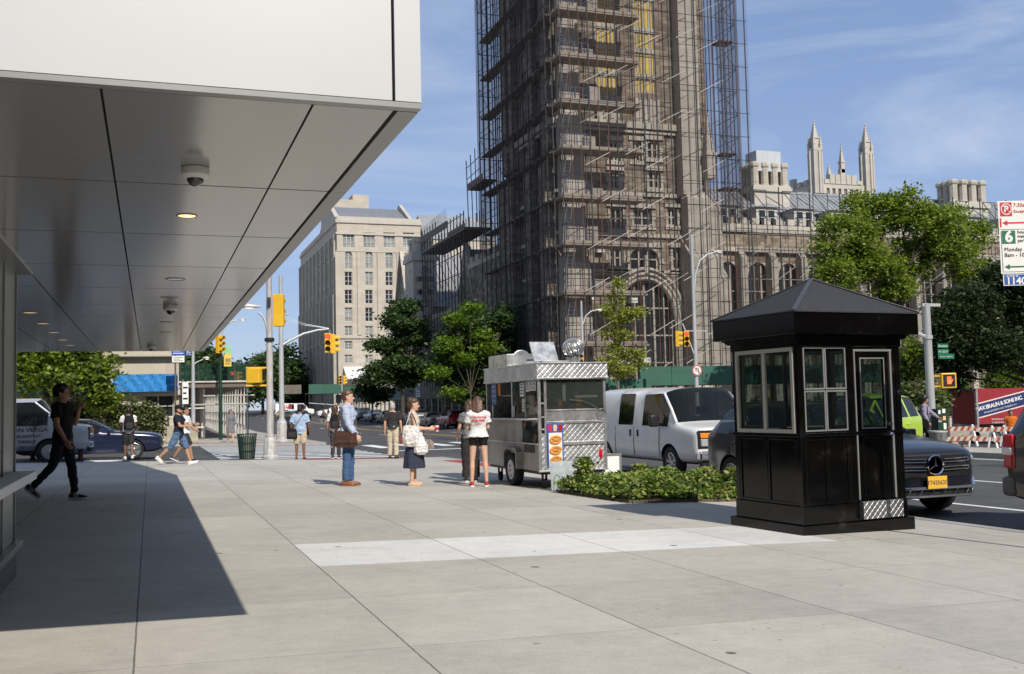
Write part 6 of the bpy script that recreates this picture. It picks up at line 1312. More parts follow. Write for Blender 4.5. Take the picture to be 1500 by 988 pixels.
def window(parent, fn, h, depth, nx, nz, glass, arch=False, framemat=None, fw=.07, archmat=None, label=None):
    x0, x1, b, t = h[:4]; mb = MB(); w = x1-x0
    def bx(m, p, q, r_, s, d0, d1):
        v = [fn(p, r_, d0), fn(q, r_, d0), fn(q, s, d0), fn(p, s, d0), fn(p, r_, d1), fn(q, r_, d1), fn(q, s, d1), fn(p, s, d1)]
        m.add(v, [(0, 1, 2, 3), (7, 6, 5, 4), (0, 4, 5, 1), (1, 5, 6, 2), (2, 6, 7, 3), (3, 7, 4, 0)])
    bx(mb, x0, x0+fw, b, t, depth*.55, depth); bx(mb, x1-fw, x1, b, t, depth*.55, depth)
    bx(mb, x0+fw, x1-fw, b, b+fw, depth*.55, depth); bx(mb, x0+fw, x1-fw, t-fw, t, depth*.55, depth)
    for k in range(1, nx): c = x0+w*k/nx; bx(mb, c-fw/2, c+fw/2, b+fw, t-fw, depth*.55, depth*.98)
    for k in range(1, nz): c = b+(t-b)*k/nz; bx(mb, x0+fw, x1-fw, c-fw*.35, c+fw*.35, depth*.62, depth*.96)
    o = mb.build('window', framemat or M['sash'], parent)
    mb = MB(); mb.quad(fn(x0, b, depth*.9), fn(x1, b, depth*.9), fn(x1, t, depth*.9), fn(x0, t, depth*.9)); mb.build('pane', glass, o, fix=False)
    if arch:
        mb = MB(); r_ = w/2; cx = (x0+x1)/2; hh = min(w*.62, (t-b)*.5); n = 9
        for sgn in (-1, 1):
            # pointed head: fill the spandrel between the curve and the rectangle
            cur = []
            for k in range(n+1):
                u = k/n; a = cx+sgn*r_*(1-u**1.0); z = t-hh + hh*math.sin(math.acos(max(0, 1-u)))
                cur.append((a, min(z, t)))
            poly = cur + [(cx+sgn*r_, t)]
            for d in (0.0,):
                vs_ = [fn(a, z, d) for a, z in poly] + [fn(a, z, depth*.5) for a, z in poly]; k = len(poly)
                fs_ = [tuple(range(k)), tuple(range(2*k-1, k-1, -1))] + [(i, (i+1) % k, k+(i+1) % k, k+i) for i in range(k)]
                mb.add(vs_, fs_)
        mb.build('arch_head', archmat or M['quoin'], o)
    return o
def FY(Y): return lambda a, z, d: (a, Y+d, z)
def FX(X): return lambda a, z, d: (X+d, a, z)
def xz(px, py, Y): p = on_y(px, py, Y); return p.x, p.z
def yz(px, py, X): p = on_x(px, py, X); return p.y, p.z

# ------------------------------------------------------------------ pale stone block
YB_, XB_ = 160.0, 27.73
sb = thing('stone_block', 'tall pale limestone block of eight storeys rising beyond the avenue trees', 'building', (0, 0, 0))
zt0 = 30.3; xr = 41.4; yr = 201
holes = []; kinds = []
rows = [(352, 22, 'w3'), (381, 26, 'arch'), (408.5, 20, 'w2'), (435, 20, 'w2'), (461, 20, 'w2'), (485, 14, 'w2'), (506, 12, 'w2'), (526, 12, 'w2')]
for cx in (510.5, 540.5, 570, 598.5):
    for (py, hh, kd) in rows:
        x, zc = xz(cx, py, YB_); hw = .95 if kd == 'w3' else .62; zh = hh/2*.111; holes.append((x-hw, x+hw, zc-zh, zc+zh)); kinds.append(kd)
mb = MB(); wall_holes(mb, FY(YB_), XB_+.02, xr, -3, zt0, holes, .35); mb.bb((XB_+.3, YB_+.36, -3), (xr, yr, zt0-.3)); mb.quad((xr, YB_, -3), (xr, yr, -3), (xr, yr, zt0), (xr, YB_, zt0))
lh = []; 
for k in range(9):
    y0 = YB_+3.2+k*4.4
    for zc, zh in ((26.6, 1.2), (23.2, 1.5), (19.8, 1.1), (16.4, 1.1), (13.2, 1.1), (10, 1.0), (7.2, .8)): lh.append((y0, y0+1.5, zc-zh, zc+zh))
wall_holes(mb, FX(XB_), YB_, yr, -3, zt0, lh, .3)
mb.build('wall', M['lime_st'], sb, fix=False)
for h, kd in zip(holes, kinds): window(sb, FY(YB_), h, .32, 3 if kd == 'w3' else 2, 3, M['paleglass'] if rnd.random() < .45 or kd in ('w3', 'arch') else M['darkglass'], kd == 'arch', None, .09, M['lime_trim'])
for h in lh: window(sb, FX(XB_), h, .28, 2, 3, M['darkglass'], False, None, .1)
mb = MB()
for px in (494, 526, 555.5, 584.5):
    x, _ = xz(px, 430, YB_); mb.bb((x-.28, YB_-.22, 12.4), (x+.28, YB_-.004, 25.6))
for k in range(10): y = YB_+.9+k*4.4; mb.bb((XB_-.35, y, 1), (XB_-.004, y+.9, 28.4)); mb.bb((XB_-.55, y+.1, 1), (XB_-.351, y+.8, 19))
mb.build('pilaster', M['lime_st'], sb)
mb = MB(); 
for z, p, h in ((zt0-.05, .22, .5), (28.4, .16, .35), (11.9, .2, .4), (25.7, .08, .2)): mb.bb((XB_-p, YB_-p, z), (xr+.1, YB_-.003, z+h)); mb.bb((XB_-p, YB_-.002, z), (XB_-.003, yr, z+h))
mb.bb((XB_+.0, YB_+.0, zt0), (xr, YB_+.4, zt0+1.0)); mb.bb((XB_, YB_+.41, zt0), (XB_+.4, yr, zt0+1.0)); mb.build('cornice', M['lime_trim'], sb)
x0, z0 = xz(497, 322, 164); x1, z1 = xz(600, 322, 164); _, zr = xz(550, 303, 170)
mb = MB(); mb.prism([(164, zt0), (164, z0), (172, zr), (180, z0), (180, zt0)], x0, x1, 'x'); pr = mb.build('roof', M['leadroof'], sb)
mb = MB()
for k in range(26): x = x0+.2+(x1-x0-.4)*k/25; mb.bar((x, 163.98, z0+.03), (x, 171.9, zr+.03), .07)
mb.build('roof_seam', M['leadroof'], pr)
mb = MB(); mb.prism([(163.6, zt0), (163.6, z0+.2), (172, zr+.9), (180, z0+.2), (180, zt0)], x0-.7, x0-.02, 'x'); mb.build('gable_coping', M['lime_trim'], sb); mb = MB(); mb.prism([(163.6, zt0), (163.6, z0+.2), (172, zr+.9), (180, z0+.2), (180, zt0)], x1+.02, x1+.6, 'x'); mb.build('gable_coping', M['lime_trim'], sb)
xa, za = xz(479, 296, 185); xb, zb2 = xz(537, 290, 185); mb = MB(); mb.bb((xa, 182, zt0), (xb-3, 192, za)); mb.bb((xb-2.98, 183, zt0), (xb, 188, zb2+.1)); mb.build('penthouse', M['lime_st'], sb)
mb = MB(); x0, z0 = xz(508, 553, 157); x1, z1 = xz(552, 536, 157); mb.loft([[(x0+(x1-x0)*k/40, 157, z0-.2+.12*math.sin(k*1.57)) for k in range(41)], [(x0+(x1-x0)*k/40, YB_-.02, z1+.12*math.sin(k*1.57)) for k in range(41)]], caps=False, closed=False); o = mb.build('corrugated_roof', M['white'], sb, fix=False); o.modifiers.new('t', 'SOLIDIFY').thickness = .05
# rear wing showing beside the chimney
mb = MB(); x0, z0 = xz(613, 350, 158); x1, z1 = xz(700, 345, 158); 
wgt = thing('stone_wing', 'plain pale stone wing with grey roof behind the chimney pier', 'building', (0, 0, 0))
hl = [(x0+2+3.2*k, x0+3.6+3.2*k, z_, z_+1.9) for k in range(3) for z_ in (18, 13.5, 9)]
wall_holes(mb, FY(158), xr+.02, x1+3, -3, z0, hl, .3); mb.bb((xr+.3, 158.31, -3), (x1+3, 172, z0-.02)); mb.build('wall', M['lime_st'], wgt, fix=False)
for h in hl: window(wgt, FY(158), h, .28, 2, 3, M['paleglass'], False, None, .09)
mb = MB(); mb.prism([(157.8, z0), (162, z0+4.6), (172, z0)], xr+.02, x1+3, 'x'); mb.build('roof', M['leadroof'], wgt)

# ------------------------------------------------------------------ gothic wing in shade along the avenue
WX = 30.0
gw = thing('gothic_wing', 'shaded brown gothic stone wing with steep gables along the avenue', 'building', (0, 0, 0))
hg = []
for y0 in (89.5, 93.5, 101.5, 105.5):
    for z0, h_ in ((3.2, 2.2), (7.2, 2.4), (11.0 if y0 < 98 else 8.8, 2.0 if y0 < 98 else .9)): hg.append((y0, y0+1.9, z0, z0+h_))
mb = MB(); wall_holes(mb, FX(WX), 86.2, 111, -2, 10.8, [h for h in hg if h[3] < 10.8], .35); mb.bb((WX+.4, 86.2, -2), (WX+12, 111, 10.8))
mb.bb((WX, 86.2, 10.802), (WX+6, 97.0, 14.6)); mb.build('wall', M['rubble'], gw, fix=False)
for h in hg:
    if h[3] < 10.8: window(gw, FX(WX), h, .3, 2, 2, M['darkglass'], False, M['quoin'], .12)
mb = MB()
def gable_x(mb, yc, hw, zb, zt, x0, x1): mb.prism([(yc-hw, zb), (yc, zt), (yc+hw, zb)], x0, x1, 'x')
gable_x(mb, 98.6, 2.9, 10.81, 17.2, WX-.05, WX+.7); mb.build('gable', M['rubble'], gw)
mb = MB(); mb.bar((WX+.2, 95.6, 10.7), (WX+.2, 98.6, 17.5), .5, .25); mb.bar((WX+.2, 101.6, 10.7), (WX+.2, 98.6, 17.5), .5, .25); mb.bb((WX-.12, 86.2, 14.6), (WX+.4, 97, 15.1)); mb.bb((WX-.12, 101.6, 10.8), (WX+.4, 111, 11.3))
for k in range(6): mb.bb((WX-.1, 86.6+k*1.8, 15.1), (WX+.35, 87.5+k*1.8, 15.7))
mb.build('coping', M['quoin'], gw)
mb = MB(); mb.prism([(WX+.72, 10.9), (WX+6, 17.0), (WX+11.5, 10.9)], 101.2, 111, 'y'); mb.prism([(WX+.5, 14.7), (WX+6, 19.0), (WX+11, 14.7)], 86.4, 97, 'y'); mb.prism([(95.9, 10.9), (98.6, 16.9), (101.3, 10.9)], WX+.72, WX+7, 'x'); mb.build('roof', M['slate'], gw)
mb = MB()
for y, z in ((87, 9), (92, 9), (96.4, 9), (101.2, 7), (105, 7), (108.6, 7)): mb.bb((WX-.7, y, -2), (WX-.01, y+.8, z)); mb.prism([(WX-.7, z), (WX-.01, z), (WX-.01, z+1.2)], y, y+.8, 'y')
mb.build('buttress', M['quoin'], gw)
# chimney house beyond
ch = thing('chimney_house', 'gabled brown stone house with tall twin chimney and cross shaped stonework', 'building', (0, 0, 0))
mb = MB(); mb.bb((WX, 111.3, -2), (WX+10, 131, 12.3)); mb.prism([(122.2, 12.3), (125.6, 20.3), (129.2, 12.3)], WX, WX+9, 'x'); mb.build('wall', M['rubble'], ch)
mb = MB(); mb.bar((WX-.05, 121.9, 12.2), (WX-.05, 125.6, 20.6), .6, .3); mb.bar((WX-.05, 129.5, 12.2), (WX-.05, 125.6, 20.6), .6, .3); mb.build('coping', M['quoin'], ch)
mb = MB(); mb.prism([(122.0, 12.5), (125.6, 20.35), (129.4, 12.5)], WX+.5, WX+9.5, 'x'); mb.build('roof', M['slate'], ch)
hx0, zc0 = xz(606, 432, 112.5); hx1, _ = xz(640, 432, 112.5); zt_c = on_y(620, 382, 112.5).z; ztop = on_y(620, 347, 112.5).z
mb = MB(); mb.bb((hx0, 112.5, 6), (hx1, 116.5, zt_c)); mb.bb((hx0-.2, 112.3, zt_c), (hx1+.2, 116.7, zt_c+.5)); mb.bb((hx0-.1, 112.4, zt_c+.5), (hx1+.1, 116.6, zt_c+1.0)); mb.bb((hx0-.35, 112.1, 9.2), (hx1+.5, 112.499, 9.8)); mb.build('chimney_base', M['quoin'], ch)
mb = MB(); w_ = (hx1-hx0)/2
for k in range(2): cx = hx0+.15+w_*(.42+.98*k); mb.lathe([(w_*.38, zt_c+1.0), (w_*.38, ztop-.6), (w_*.47, ztop-.5), (w_*.47, ztop), (w_*.3, ztop)], 8, (cx, 113.6, 0)); mb.lathe([(w_*.38, zt_c+1.0), (w_*.38, ztop-.6), (w_*.47, ztop-.5), (w_*.47, ztop), (w_*.3, ztop)], 8, (cx, 115.4, 0))
mb.build('chimney_stack', M['quoin'], ch)
mb = MB(); xc = (hx0+hx1)/2; zc = zt_c-2.9
for dx, dz in ((0, 2), (0, 1.4), (0, .8), (0, .2), (0, -.4), (0, -1), (0, -1.6), (-.45, .8), (.45, .8), (-.8, .8), (.8, .8), (-.45, -.7), (.45, -.7), (-.7, -.7), (.7, -.7)): mb.bb((xc+dx-.24, 112.42, zc+dz-.27), (xc+dx+.24, 112.498, zc+dz+.27))
mb.build('cross_stonework', M['rubble'], ch)
hw_ = [(113.5, 115, 3, 5.5), (117.5, 119, 3, 5.5), (117.5, 119, 7.5, 10), (125, 126.4, 13, 15.2)]
for h in hw_: window(ch, lambda a, z, d: (WX-.06+d*.5, a, z), h, .1, 2, 2, M['darkglass'], False, M['quoin'], .14)

# ------------------------------------------------------------------ the tower
TX0, TX1, TY0, TY1, TZ = 30.2, 43.9, 74.0, 86.0, 46.0
tw = thing('gothic_tower', 'massive brown gothic stone tower wrapped in scaffolding above the food cart', 'tower', (0, 0, 0))
H = lambda pxa, pya, pxb, pyb: (on_y(pxa, pya, TY0).x, on_y(pxb, pyb, TY0).x, on_y(pxa, pyb, TY0).z, on_y(pxa, pya, TY0).z)
W1, W2 = H(868, -90, 905, 138), H(924, -90, 962, 135)
small = [H(893, 206, 908, 236), H(926, 206, 940, 236), H(948, 205, 966, 232), H(893, 250, 908, 276), H(950, 250, 968, 276), H(893, 303, 913, 336), H(928, 305, 955, 331), H(978, 304, 992, 331), H(893, 362, 912, 392), H(985, 363, 1001, 394)]
tri = H(922, 362, 966, 396); archh = H(902, 410, 992, 548); archh = (archh[0], archh[1], 2.0, archh[3])
allh = [W1, W2, *small, tri, archh]
mb = MB(); wall_holes(mb, FY(TY0), TX0+.02, TX1, -4, TZ, allh, .6)
ls = []
for z in (6, 11, 16, 21, 27, 33): ls += [(77.2, 78.4, z, z+2.4), (80.2, 81.4, z, z+2.4), (83, 84, z, z+2.4)]
wall_holes(mb, FX(TX0), TY0, TY1, -4, TZ, ls, .5)
mb.bb((TX0+.55, TY0+.65, -4), (TX1, TY1, TZ)); mb.quad((TX1, TY0, -4), (TX1, TY1, -4), (TX1, TY1, TZ), (TX1, TY0, TZ)); mb.build('wall', M['rubble'], tw, fix=False)
for h in ls: window(tw, FX(TX0), h, .45, 2, 2, M['darkglass'], False, M['quoin'], .14)
for h in small: window(tw, FY(TY0), h, .4, 2, 2, M['darkglass'], False, M['quoin'], .16)
window(tw, FY(TY0), tri, .4, 3, 2, M['darkglass'], True, M['quoin'], .16)
window(tw, FY(TY0), archh, .6, 6, 4, M['darkglass'], True, M['quoin'], .16)
for wv in (W1, W2):
    w = window(tw, FY(TY0), wv, .16, 4, 1, M['board'], False, M['quoin'], .17)
    mb = MB(); zlist = [on_y(900, y, TY0).z for y in (-52, -8, 40, 70, 108)]
    for z in zlist: mb.bb((wv[0], TY0+.0, z-.2), (wv[1], TY0+.14, z+.2))
    mb.build('transom', M['quoin'], w)
    za, zb3 = on_y(900, 182, TY0).z, on_y(900, 142, TY0).z; mb = MB(); mb.bb((wv[0], TY0-.06, za), (wv[1], TY0-.004, zb3))
    for k in range(4): x = wv[0]+(wv[1]-wv[0])*(k)/3; mb.bb((x-.12, TY0-.2, za), (x+.12, TY0-.061, zb3))
    mb.build('blind_panel', M['quoin'], tw)
# arch mouldings
mb = MB(); ac = (archh[0]+archh[1])/2; aw = (archh[1]-archh[0])/2; zs = archh[3]-aw*1.24
for j, (e, d) in enumerate(((.12, .10), (.42, .22), (.75, .34))):
    pts_ = [(ac-aw-e, TY0-d*.5, 2.0), (ac-aw-e, TY0-d*.5, zs)] + [(ac-(aw+e)*(1-u), TY0-d*.5, zs+(aw*1.24+e*1.2)*math.sin(math.acos(1-u))) for u in [k/9 for k in range(1, 10)]]
    pts_ += [(2*ac-x, y, z) for x, y, z in pts_[-2::-1]]; mb.tube(pts_, .17, 6)
mb.bar((ac, TY0-.2, archh[3]+.5), (ac, TY0-.2, archh[3]+2.0), .25); mb.build('arch_moulding', M['quoin'], tw)
# carved bands and quoins
mb = MB()
for py, hgt, pr_ in ((190, .5, .45), (196, .25, .25), (288, .3, .2), (348, .3, .2), (400, .25, .12), (-95, .6, .5)):
    z = on_y(930, py, TY0).z; mb.bb((TX0-.02, TY0-pr_, z), (TX1-.5, TY0-.004, z+hgt)); mb.bb((TX0-pr_, TY0-.003, z), (TX0-.004, TY1, z+hgt))
mb.build('string_course', M['quoin'], tw)
mb = MB()
for h in small + [tri]:
    x0, x1, b, t = h; mb.bb((x0-.35, TY0-.12, b-.3), (x1+.35, TY0-.004, b)); mb.bb((x0-.35, TY0-.16, t), (x1+.35, TY0-.004, t+.35))
    for k in range(int((t-b)/.55)):
        e = .38 if k % 2 else .2; z = b+k*.55; mb.bb((x0-e, TY0-.06, z), (x0-.002, TY0-.004, z+.5)); mb.bb((x1+.002, TY0-.06, z), (x1+e, TY0-.004, z+.5))
mb.build('window_surround', M['quoin'], tw)
def butt(name, stages):
    mb = MB()
    for (x0, x1, y0, z0, z1) in stages:
        mb.bb((x0, y0, z0), (x1, TY0-.002, z1)); mb.prism([(y0, z1), (TY0-.002, z1), (TY0-.002, z1+(TY0-y0)*1.1)], x0, x1, 'x')
    return mb.build(name, M['quoin'], tw)
XR = on_y(1030, 300, TY0).x
butt('buttress', [(TX0, TX0+2.3, 72.9, -4, 12), (TX0+.1, TX0+2.1, 73.2, 12, 24), (TX0+.2, TX0+1.9, 73.4, 24, 46)])
butt('buttress', [(41.0, 43.6, 72.2, -4, 12.6), (41.2, 43.3, 72.8, 13.2, 17.6), (40.9, 42.7, 73.0, 17.9, 46)])
butt('buttress', [(43.62, 45.0, 73.0, -4, 11.0), (43.62, 44.6, 73.3, 11, 17.0)])
for yb_ in (TY0+.2, TY0+3.6, TY0+8.2, TY1-1.8):
    mb = MB(); mb.bb((TX0-.9, yb_, -4), (TX0-.003, yb_+1.4, 20)); mb.prism([(TX0-.9, 20), (TX0-.003, 20), (TX0-.003, 21.4)], yb_, yb_+1.4, 'y'); mb.bb((TX0-.5, yb_+.1, 21.4), (TX0-.003, yb_+1.3, 46)); mb.build('buttress', M['rubble'], tw)
def pinnacle(mb, x, y, z, s, h):
    mb.bb((x-s, y-s, z), (x+s, y+s, z+h*.35))
    mb.loft([[(x+r_*c, y+r_*q, zz) for c, q in ((1, 1), (-1, 1), (-1, -1), (1, -1))] for zz, r_ in ((z+h*.35, s*1.25), (z+h*.40, s*1.25), (z+h*.41, s*.85), (z+h, s*.06))])
    for k in range(5):
        u = .46+k*.1; r_ = s*.85*(1-(u-.41)/.6)
        for c, q in ((1, 1), (-1, 1), (-1, -1), (1, -1)): mb.ball((x+c*r_, y+q*r_, z+h*u), s*.22, 6, 4)
    mb.ball((x, y, z+h), s*.3, 6, 4)
mb = MB(); pinnacle(mb, 43.2, 72.7, on_y(1025, 262, 72.7).z, .42, 5.4); mb.build('pinnacle', M['quoin'], tw)
mb = MB()
for x, z in ((37.2, 4.2), (32.4, 9.2), (36.2, 9.0), (33.4, 13.0)): mb.bb((x, TY0-.45, z), (x+.6, TY0-.02, z+.42))
mb.build('window_air_unit', M['white'], tw)

# ------------------------------------------------------------------ right wing with dormers and chimneys
RY = 76.0
rw = thing('gothic_hall', 'brown gothic hall with pale seamed roof, dormers and traceried windows right of the tower', 'building', (0, 0, 0))
RX0, RX1 = 44.05, 92.0; ev = 13.7
hs_ = []
for k in range(13):
    x = 45.6+k*3.05; hs_.append((x, x+2.15, 5.4, 12.9))
mb = MB(); wall_holes(mb, FY(RY), RX0, RX1, -4, 16.0, hs_, .45); mb.bb((RX0, RY+.5, -4), (RX1, RY+11, 15.9)); mb.build('wall', M['rubble'], rw, fix=False)
for h in hs_: window(rw, FY(RY), h, .4, 3, 3, M['darkglass'], True, M['quoin'], .14)
mb = MB()
for k in range(14): x = 44.75+k*3.05; mb.bb((x-.32, RY-.8, -4), (x+.32, RY-.01, 13.2)); mb.prism([(RY-.8, 13.2), (RY-.01, 13.2), (RY-.01, 14.2)], x-.32, x+.32, 'x')
mb.build('buttress', M['quoin'], rw)
mb = MB(); mb.bb((RX0, RY-.4, 13.75), (RX1, RY-.004, 14.15)); mb.bb((RX0, RY-.25, 15.5), (RX1, RY+.3, 16.2))
for k in range(40): mb.bb((RX0+.3+k*1.2, RY-.2, 16.2), (RX0+.95+k*1.2, RY+.2, 16.75))
mb.build('parapet', M['quoin'], rw)
mb = MB(); mb.prism([(RY+.4, 16.0), (RY+6.4, 20.6), (RY+12, 16.0)], RX0, RX1, 'x'); rr = mb.build('roof', M['leadroof'], rw)
mb = MB()
for k in range(95): x = RX0+.2+k*.5; mb.bar((x, RY+.4, 16.03), (x, RY+6.4, 20.63), .05)
mb.bb((RX0, RY+6.25, 20.55), (RX1, RY+6.55, 20.8)); mb.build('roof_seam', M['leadroof'], rr)
for k in range(9):
    x = 46.2+k*3.9; dm = MB(); dm.bb((x, RY+.6, 15.9), (x+2.1, RY+3.5, 17.9)); o = dm.build('dormer', M['sash'], rw)
    mb = MB(); mb.prism([(x-.25, 17.9), (x+1.05, 18.3), (x+2.35, 17.9)], RY+.35, RY+5, 'y'); mb.build('dormer_roof', M['leadroof'], o)
    for dx in (.2, 1.15): window(o, lambda a, z, d: (a, RY+.55+d*.2, z), (x+dx, x+dx+.75, 16.3, 17.7), .2, 1, 2, M['darkglass'], False, M['sash'], .06)
def chimney(px0, px1, pyb, pym, pyt, Y, name='chimney'):
    xa, zb_ = xz(px0, pyb, Y); xb, _ = xz(px1, pyb, Y); zm = on_y(px0, pym, Y).z; zt = on_y(px0, pyt, Y).z
    mb = MB(); mb.bb((xa+.2, Y, 15), (xb-.2, Y+2.4, zm-.5)); mb.bb((xa, Y-.2, zm-.5), (xb, Y+2.6, zm-.1)); mb.bb((xa+.1, Y-.1, zm-.1), (xb-.1, Y+2.5, zm+.1)); o = mb.build(name, M['lime_trim'], rw)
    mb = MB(); n = 4; w = (xb-xa)/n
    for i in range(n):
        for j in range(3):
            c = (xa+w*(i+.5), Y+.35+.8*j, 0); r_ = w*.40; mb.lathe([(r_, zm+.1), (r_*.86, zm+.3), (r_*.86, zt-.55), (r_*1.12, zt-.4), (r_*1.12, zt-.15), (r_*.9, zt), (r_*.5, zt)], 8, c)
    mb.build('chimney_pots', M['quoin'], o)
chimney(1103, 1160, 305, 272, 236, 80); chimney(1395, 1450, 318, 296, 262, 80)
mb = MB(); xa, z0 = xz(1110, 240, 80); xb, z1 = xz(1145, 222, 80); mb.bb((xa, 80.2, z0-.6), (xb, 82, z1)); mb.build('chimney_cap_box', M['pole'], rw)

# far tower with pinnacles
ft = thing('far_tower', 'distant pinnacled stone tower top rising behind the hall roof', 'tower', (0, 0, 0)); FYY = 115.0
X0, zp = xz(1193, 268, FYY); X1, _ = xz(1277, 268, FYY); zb_ = 17
hh = [(X0+1.9+k*.95, X0+2.4+k*.95, zp-3.5, zp-.6) for k in range(6)]
mb = MB(); wall_holes(mb, FY(FYY), X0, X1, zb_, zp, hh, .3); mb.bb((X0, FYY+.32, zb_), (X1, FYY+9, zp)); mb.bb((X0-.01, FYY, zb_), (X0, FYY+9, zp)); mb.build('wall', M['lime_trim'], ft, fix=False)
mb = MB()
for h in hh: mb.bb((h[0], FYY+.2, h[2]), (h[1], FYY+.31, h[3]))
mb.build('louvre', M['rubble'], ft)
mb = MB(); zsteps = (0, .9, .9, 1.9, .9, .9, 0)
for k in range(7): x = X0+1.6+k*(X1-X0-3.2)/7; mb = MB(); mb.bb((x, FYY-.1, zp), (x+.8, FYY+.5, zp+.6+zsteps[k]*.8)); mb.build('battlement', M['lime_trim'], ft)
for k in range(5): mb = MB(); mb.bb((X0-.1, FYY+1.4+k*1.6, zp), (X0+.5, FYY+2.3+k*1.6, zp+.7+(k == 2)*.8)); mb.build('battlement', M['lime_trim'], ft)
zt1 = on_y(1200, 218, FYY).z
for (x, y) in ((X0+.5, FYY+.3), (X1-.5, FYY+.3), (X0+.5, FYY+8.6), (X1-.5, FYY+8.6)):
    mb = MB(); hgt = zt1-zb_ if y < FYY+1 else zp+1.2-zb_
    mb.lathe([(.95, zb_), (.95, zb_+hgt*.55), (.85, zb_+hgt*.56), (.85, zb_+hgt)], 8, (x, y, 0))
    for a in range(8): q = a*math.pi/4; mb.bb((x+.88*math.cos(q)-.1, y+.88*math.sin(q)-.1, zb_), (x+.88*math.cos(q)+.1, y+.88*math.sin(q)+.1, zb_+hgt-.4))
    zz = zb_+hgt; pinnacle(mb, x, y, zz, .42, 3.9)
    for a in range(4): q = a*math.pi/2+.785; pinnacle(mb, x+.75*math.cos(q), y+.75*math.sin(q), zz-.3, .17, 2.3)
    mb.build('corner_turret', M['lime_trim'], ft)
mb = MB(); pinnacle(mb, (X0+X1)/2, FYY+.2, zp+1.6, .3, 4.0); mb.build('pinnacle', M['lime_trim'], ft)

# ------------------------------------------------------------------ corner building across the side street, behind the tree
LY = 57.5
cb_ = thing('corner_building', 'cream stone corner building with moulded base across the side street', 'building', (0, 0, 0))
XE = on_y(262, 548, LY).x
hb = [(-26+3.2*k, -24.4+3.2*k, .9, 2.1) for k in range(9)]
mb = MB(); wall_holes(mb, FY(LY), -40, XE, -2, 4.2, hb, .4); mb.bb((-40, LY+.45, -2), (XE, 90, 4.2)); mb.bb((-40, LY+.3, 4.2), (XE-.3, 90, 15)); mb.build('wall', M['base_st'], cb_, fix=False)
for h in hb: window(cb_, FY(LY), h, .35, 2, 2, M['darkglass'], False, M['sash'], .07)
mb = MB(); mb.bb((-40, LY-.35, 2.05), (XE+.3, LY-.004, 2.35)); mb.bb((-40, LY-.2, 2.35), (XE+.15, LY-.004, 2.55)); mb.bb((-40, LY-.45, 4.1), (XE+.4, LY-.004, 4.5)); mb.bb((-40, LY-.25, 4.5), (XE+.2, LY-.004, 4.75)); mb.bb((-40, LY-.12, .3), (XE+.1, LY-.004, .55)); mb.build('moulding', M['base_st'], cb_, bevel=.06)
x0b, zb0 = xz(165, 575, 56.9); x1b, zt0b = xz(260, 548, 56.9)
def tarp(name, xa, xb, za, zb_, lab):
    mb = MB(); rows = []
    for j in range(9): rows.append([(xa+(xb-xa)*k/40, 56.9+.015*math.sin(k*.9+j)+.01*math.sin(k*2.3), za+(zb_-za)*j/8+.008*math.sin(k*.3)) for k in range(41)])
    mb.loft(rows, caps=False, closed=False); o = mb.build(name, M['tarp'], None, 60, fix=False); o.modifiers.new('t', 'SOLIDIFY').thickness = .02; return tag(o, lab, 'banner', 'blue banners along the corner building')
M['tarp'] = pm('blue_tarpaulin', (.012, .19, .50), .55, 0, .55, 7, bump=.5, bscale=14, detail=4)
tarp('banner', x0b, x1b, zb0, zt0b, 'mottled blue banner stretched along the cream wall, clear of the tree')
tarp('banner', x0b-12, x0b-.25, zb0-.1, zt0b+.3, 'mottled blue banner mostly hidden behind the tree under the overhang')

# unseen block added behind the camera to darken reflections and hold back sky light
ob = thing('unseen_brick_block', 'unseen brown brick block added behind the camera to darken reflections', 'building', (0, 0, 0))
M['brick'] = stone('brown_brick', (.20, .13, .095), .4, .14, .2, .7, .2, .3)
hh = [(-52+4.2*k, -50.2+4.2*k, 3+4*j, 5.2+4*j) for k in range(27) for j in range(5)]
mb = MB(); wall_holes(mb, lambda a, z, d: (a, -50-d, z), -56, 64, -2, 25, hh, .3); mb.bb((-56, -66, -2), (64, -50.4, 24.8)); mb.bb((40, -50.39, -4), (62, 4, 22)); mb.build('wall', M['brick'], ob, fix=False)
mb = MB()
for h in hh: mb.bb((h[0], -50.38, h[2]), (h[1], -50.3, h[3]))
mb.build('glazing', M['darkglass'], ob); mb = MB(); mb.bb((-56.3, -50.4, 25), (64.3, -49.7, 25.8)); mb.build('cornice', M['lime_trim'], ob)
# ================================================================== SCAFFOLDS AND SHEDS
def netmat(name, col, a):
    m, nt, b = newmat(name); L = nt.links; b.inputs['Base Color'].default_value = (*col, 1); b.inputs['Roughness'].default_value = .9; b.inputs['Specular IOR Level'].default_value = .1
    n = N(nt, 'ShaderNodeTexNoise'); n.inputs['Scale'].default_value = .5; n.inputs['Detail'].default_value = 6; v = coords(nt, (1, 1, .4)); L.new(v, n.inputs['Vector'])
    mr = N(nt, 'ShaderNodeMapRange'); mr.inputs['From Min'].default_value = .3; mr.inputs['From Max'].default_value = .7; mr.inputs['To Min'].default_value = a*.65; mr.inputs['To Max'].default_value = a*1.35; L.new(n.outputs['Fac'], mr.inputs['Value'])
    t = N(nt, 'ShaderNodeBsdfTransparent'); mx = N(nt, 'ShaderNodeMixShader'); L.new(mr.outputs[0], mx.inputs[0]); L.new(t.outputs[0], mx.inputs[1]); L.new(b.outputs[0], mx.inputs[2]); L.new(mx.outputs[0], nt.nodes['Material Output'].inputs['Surface']); return m
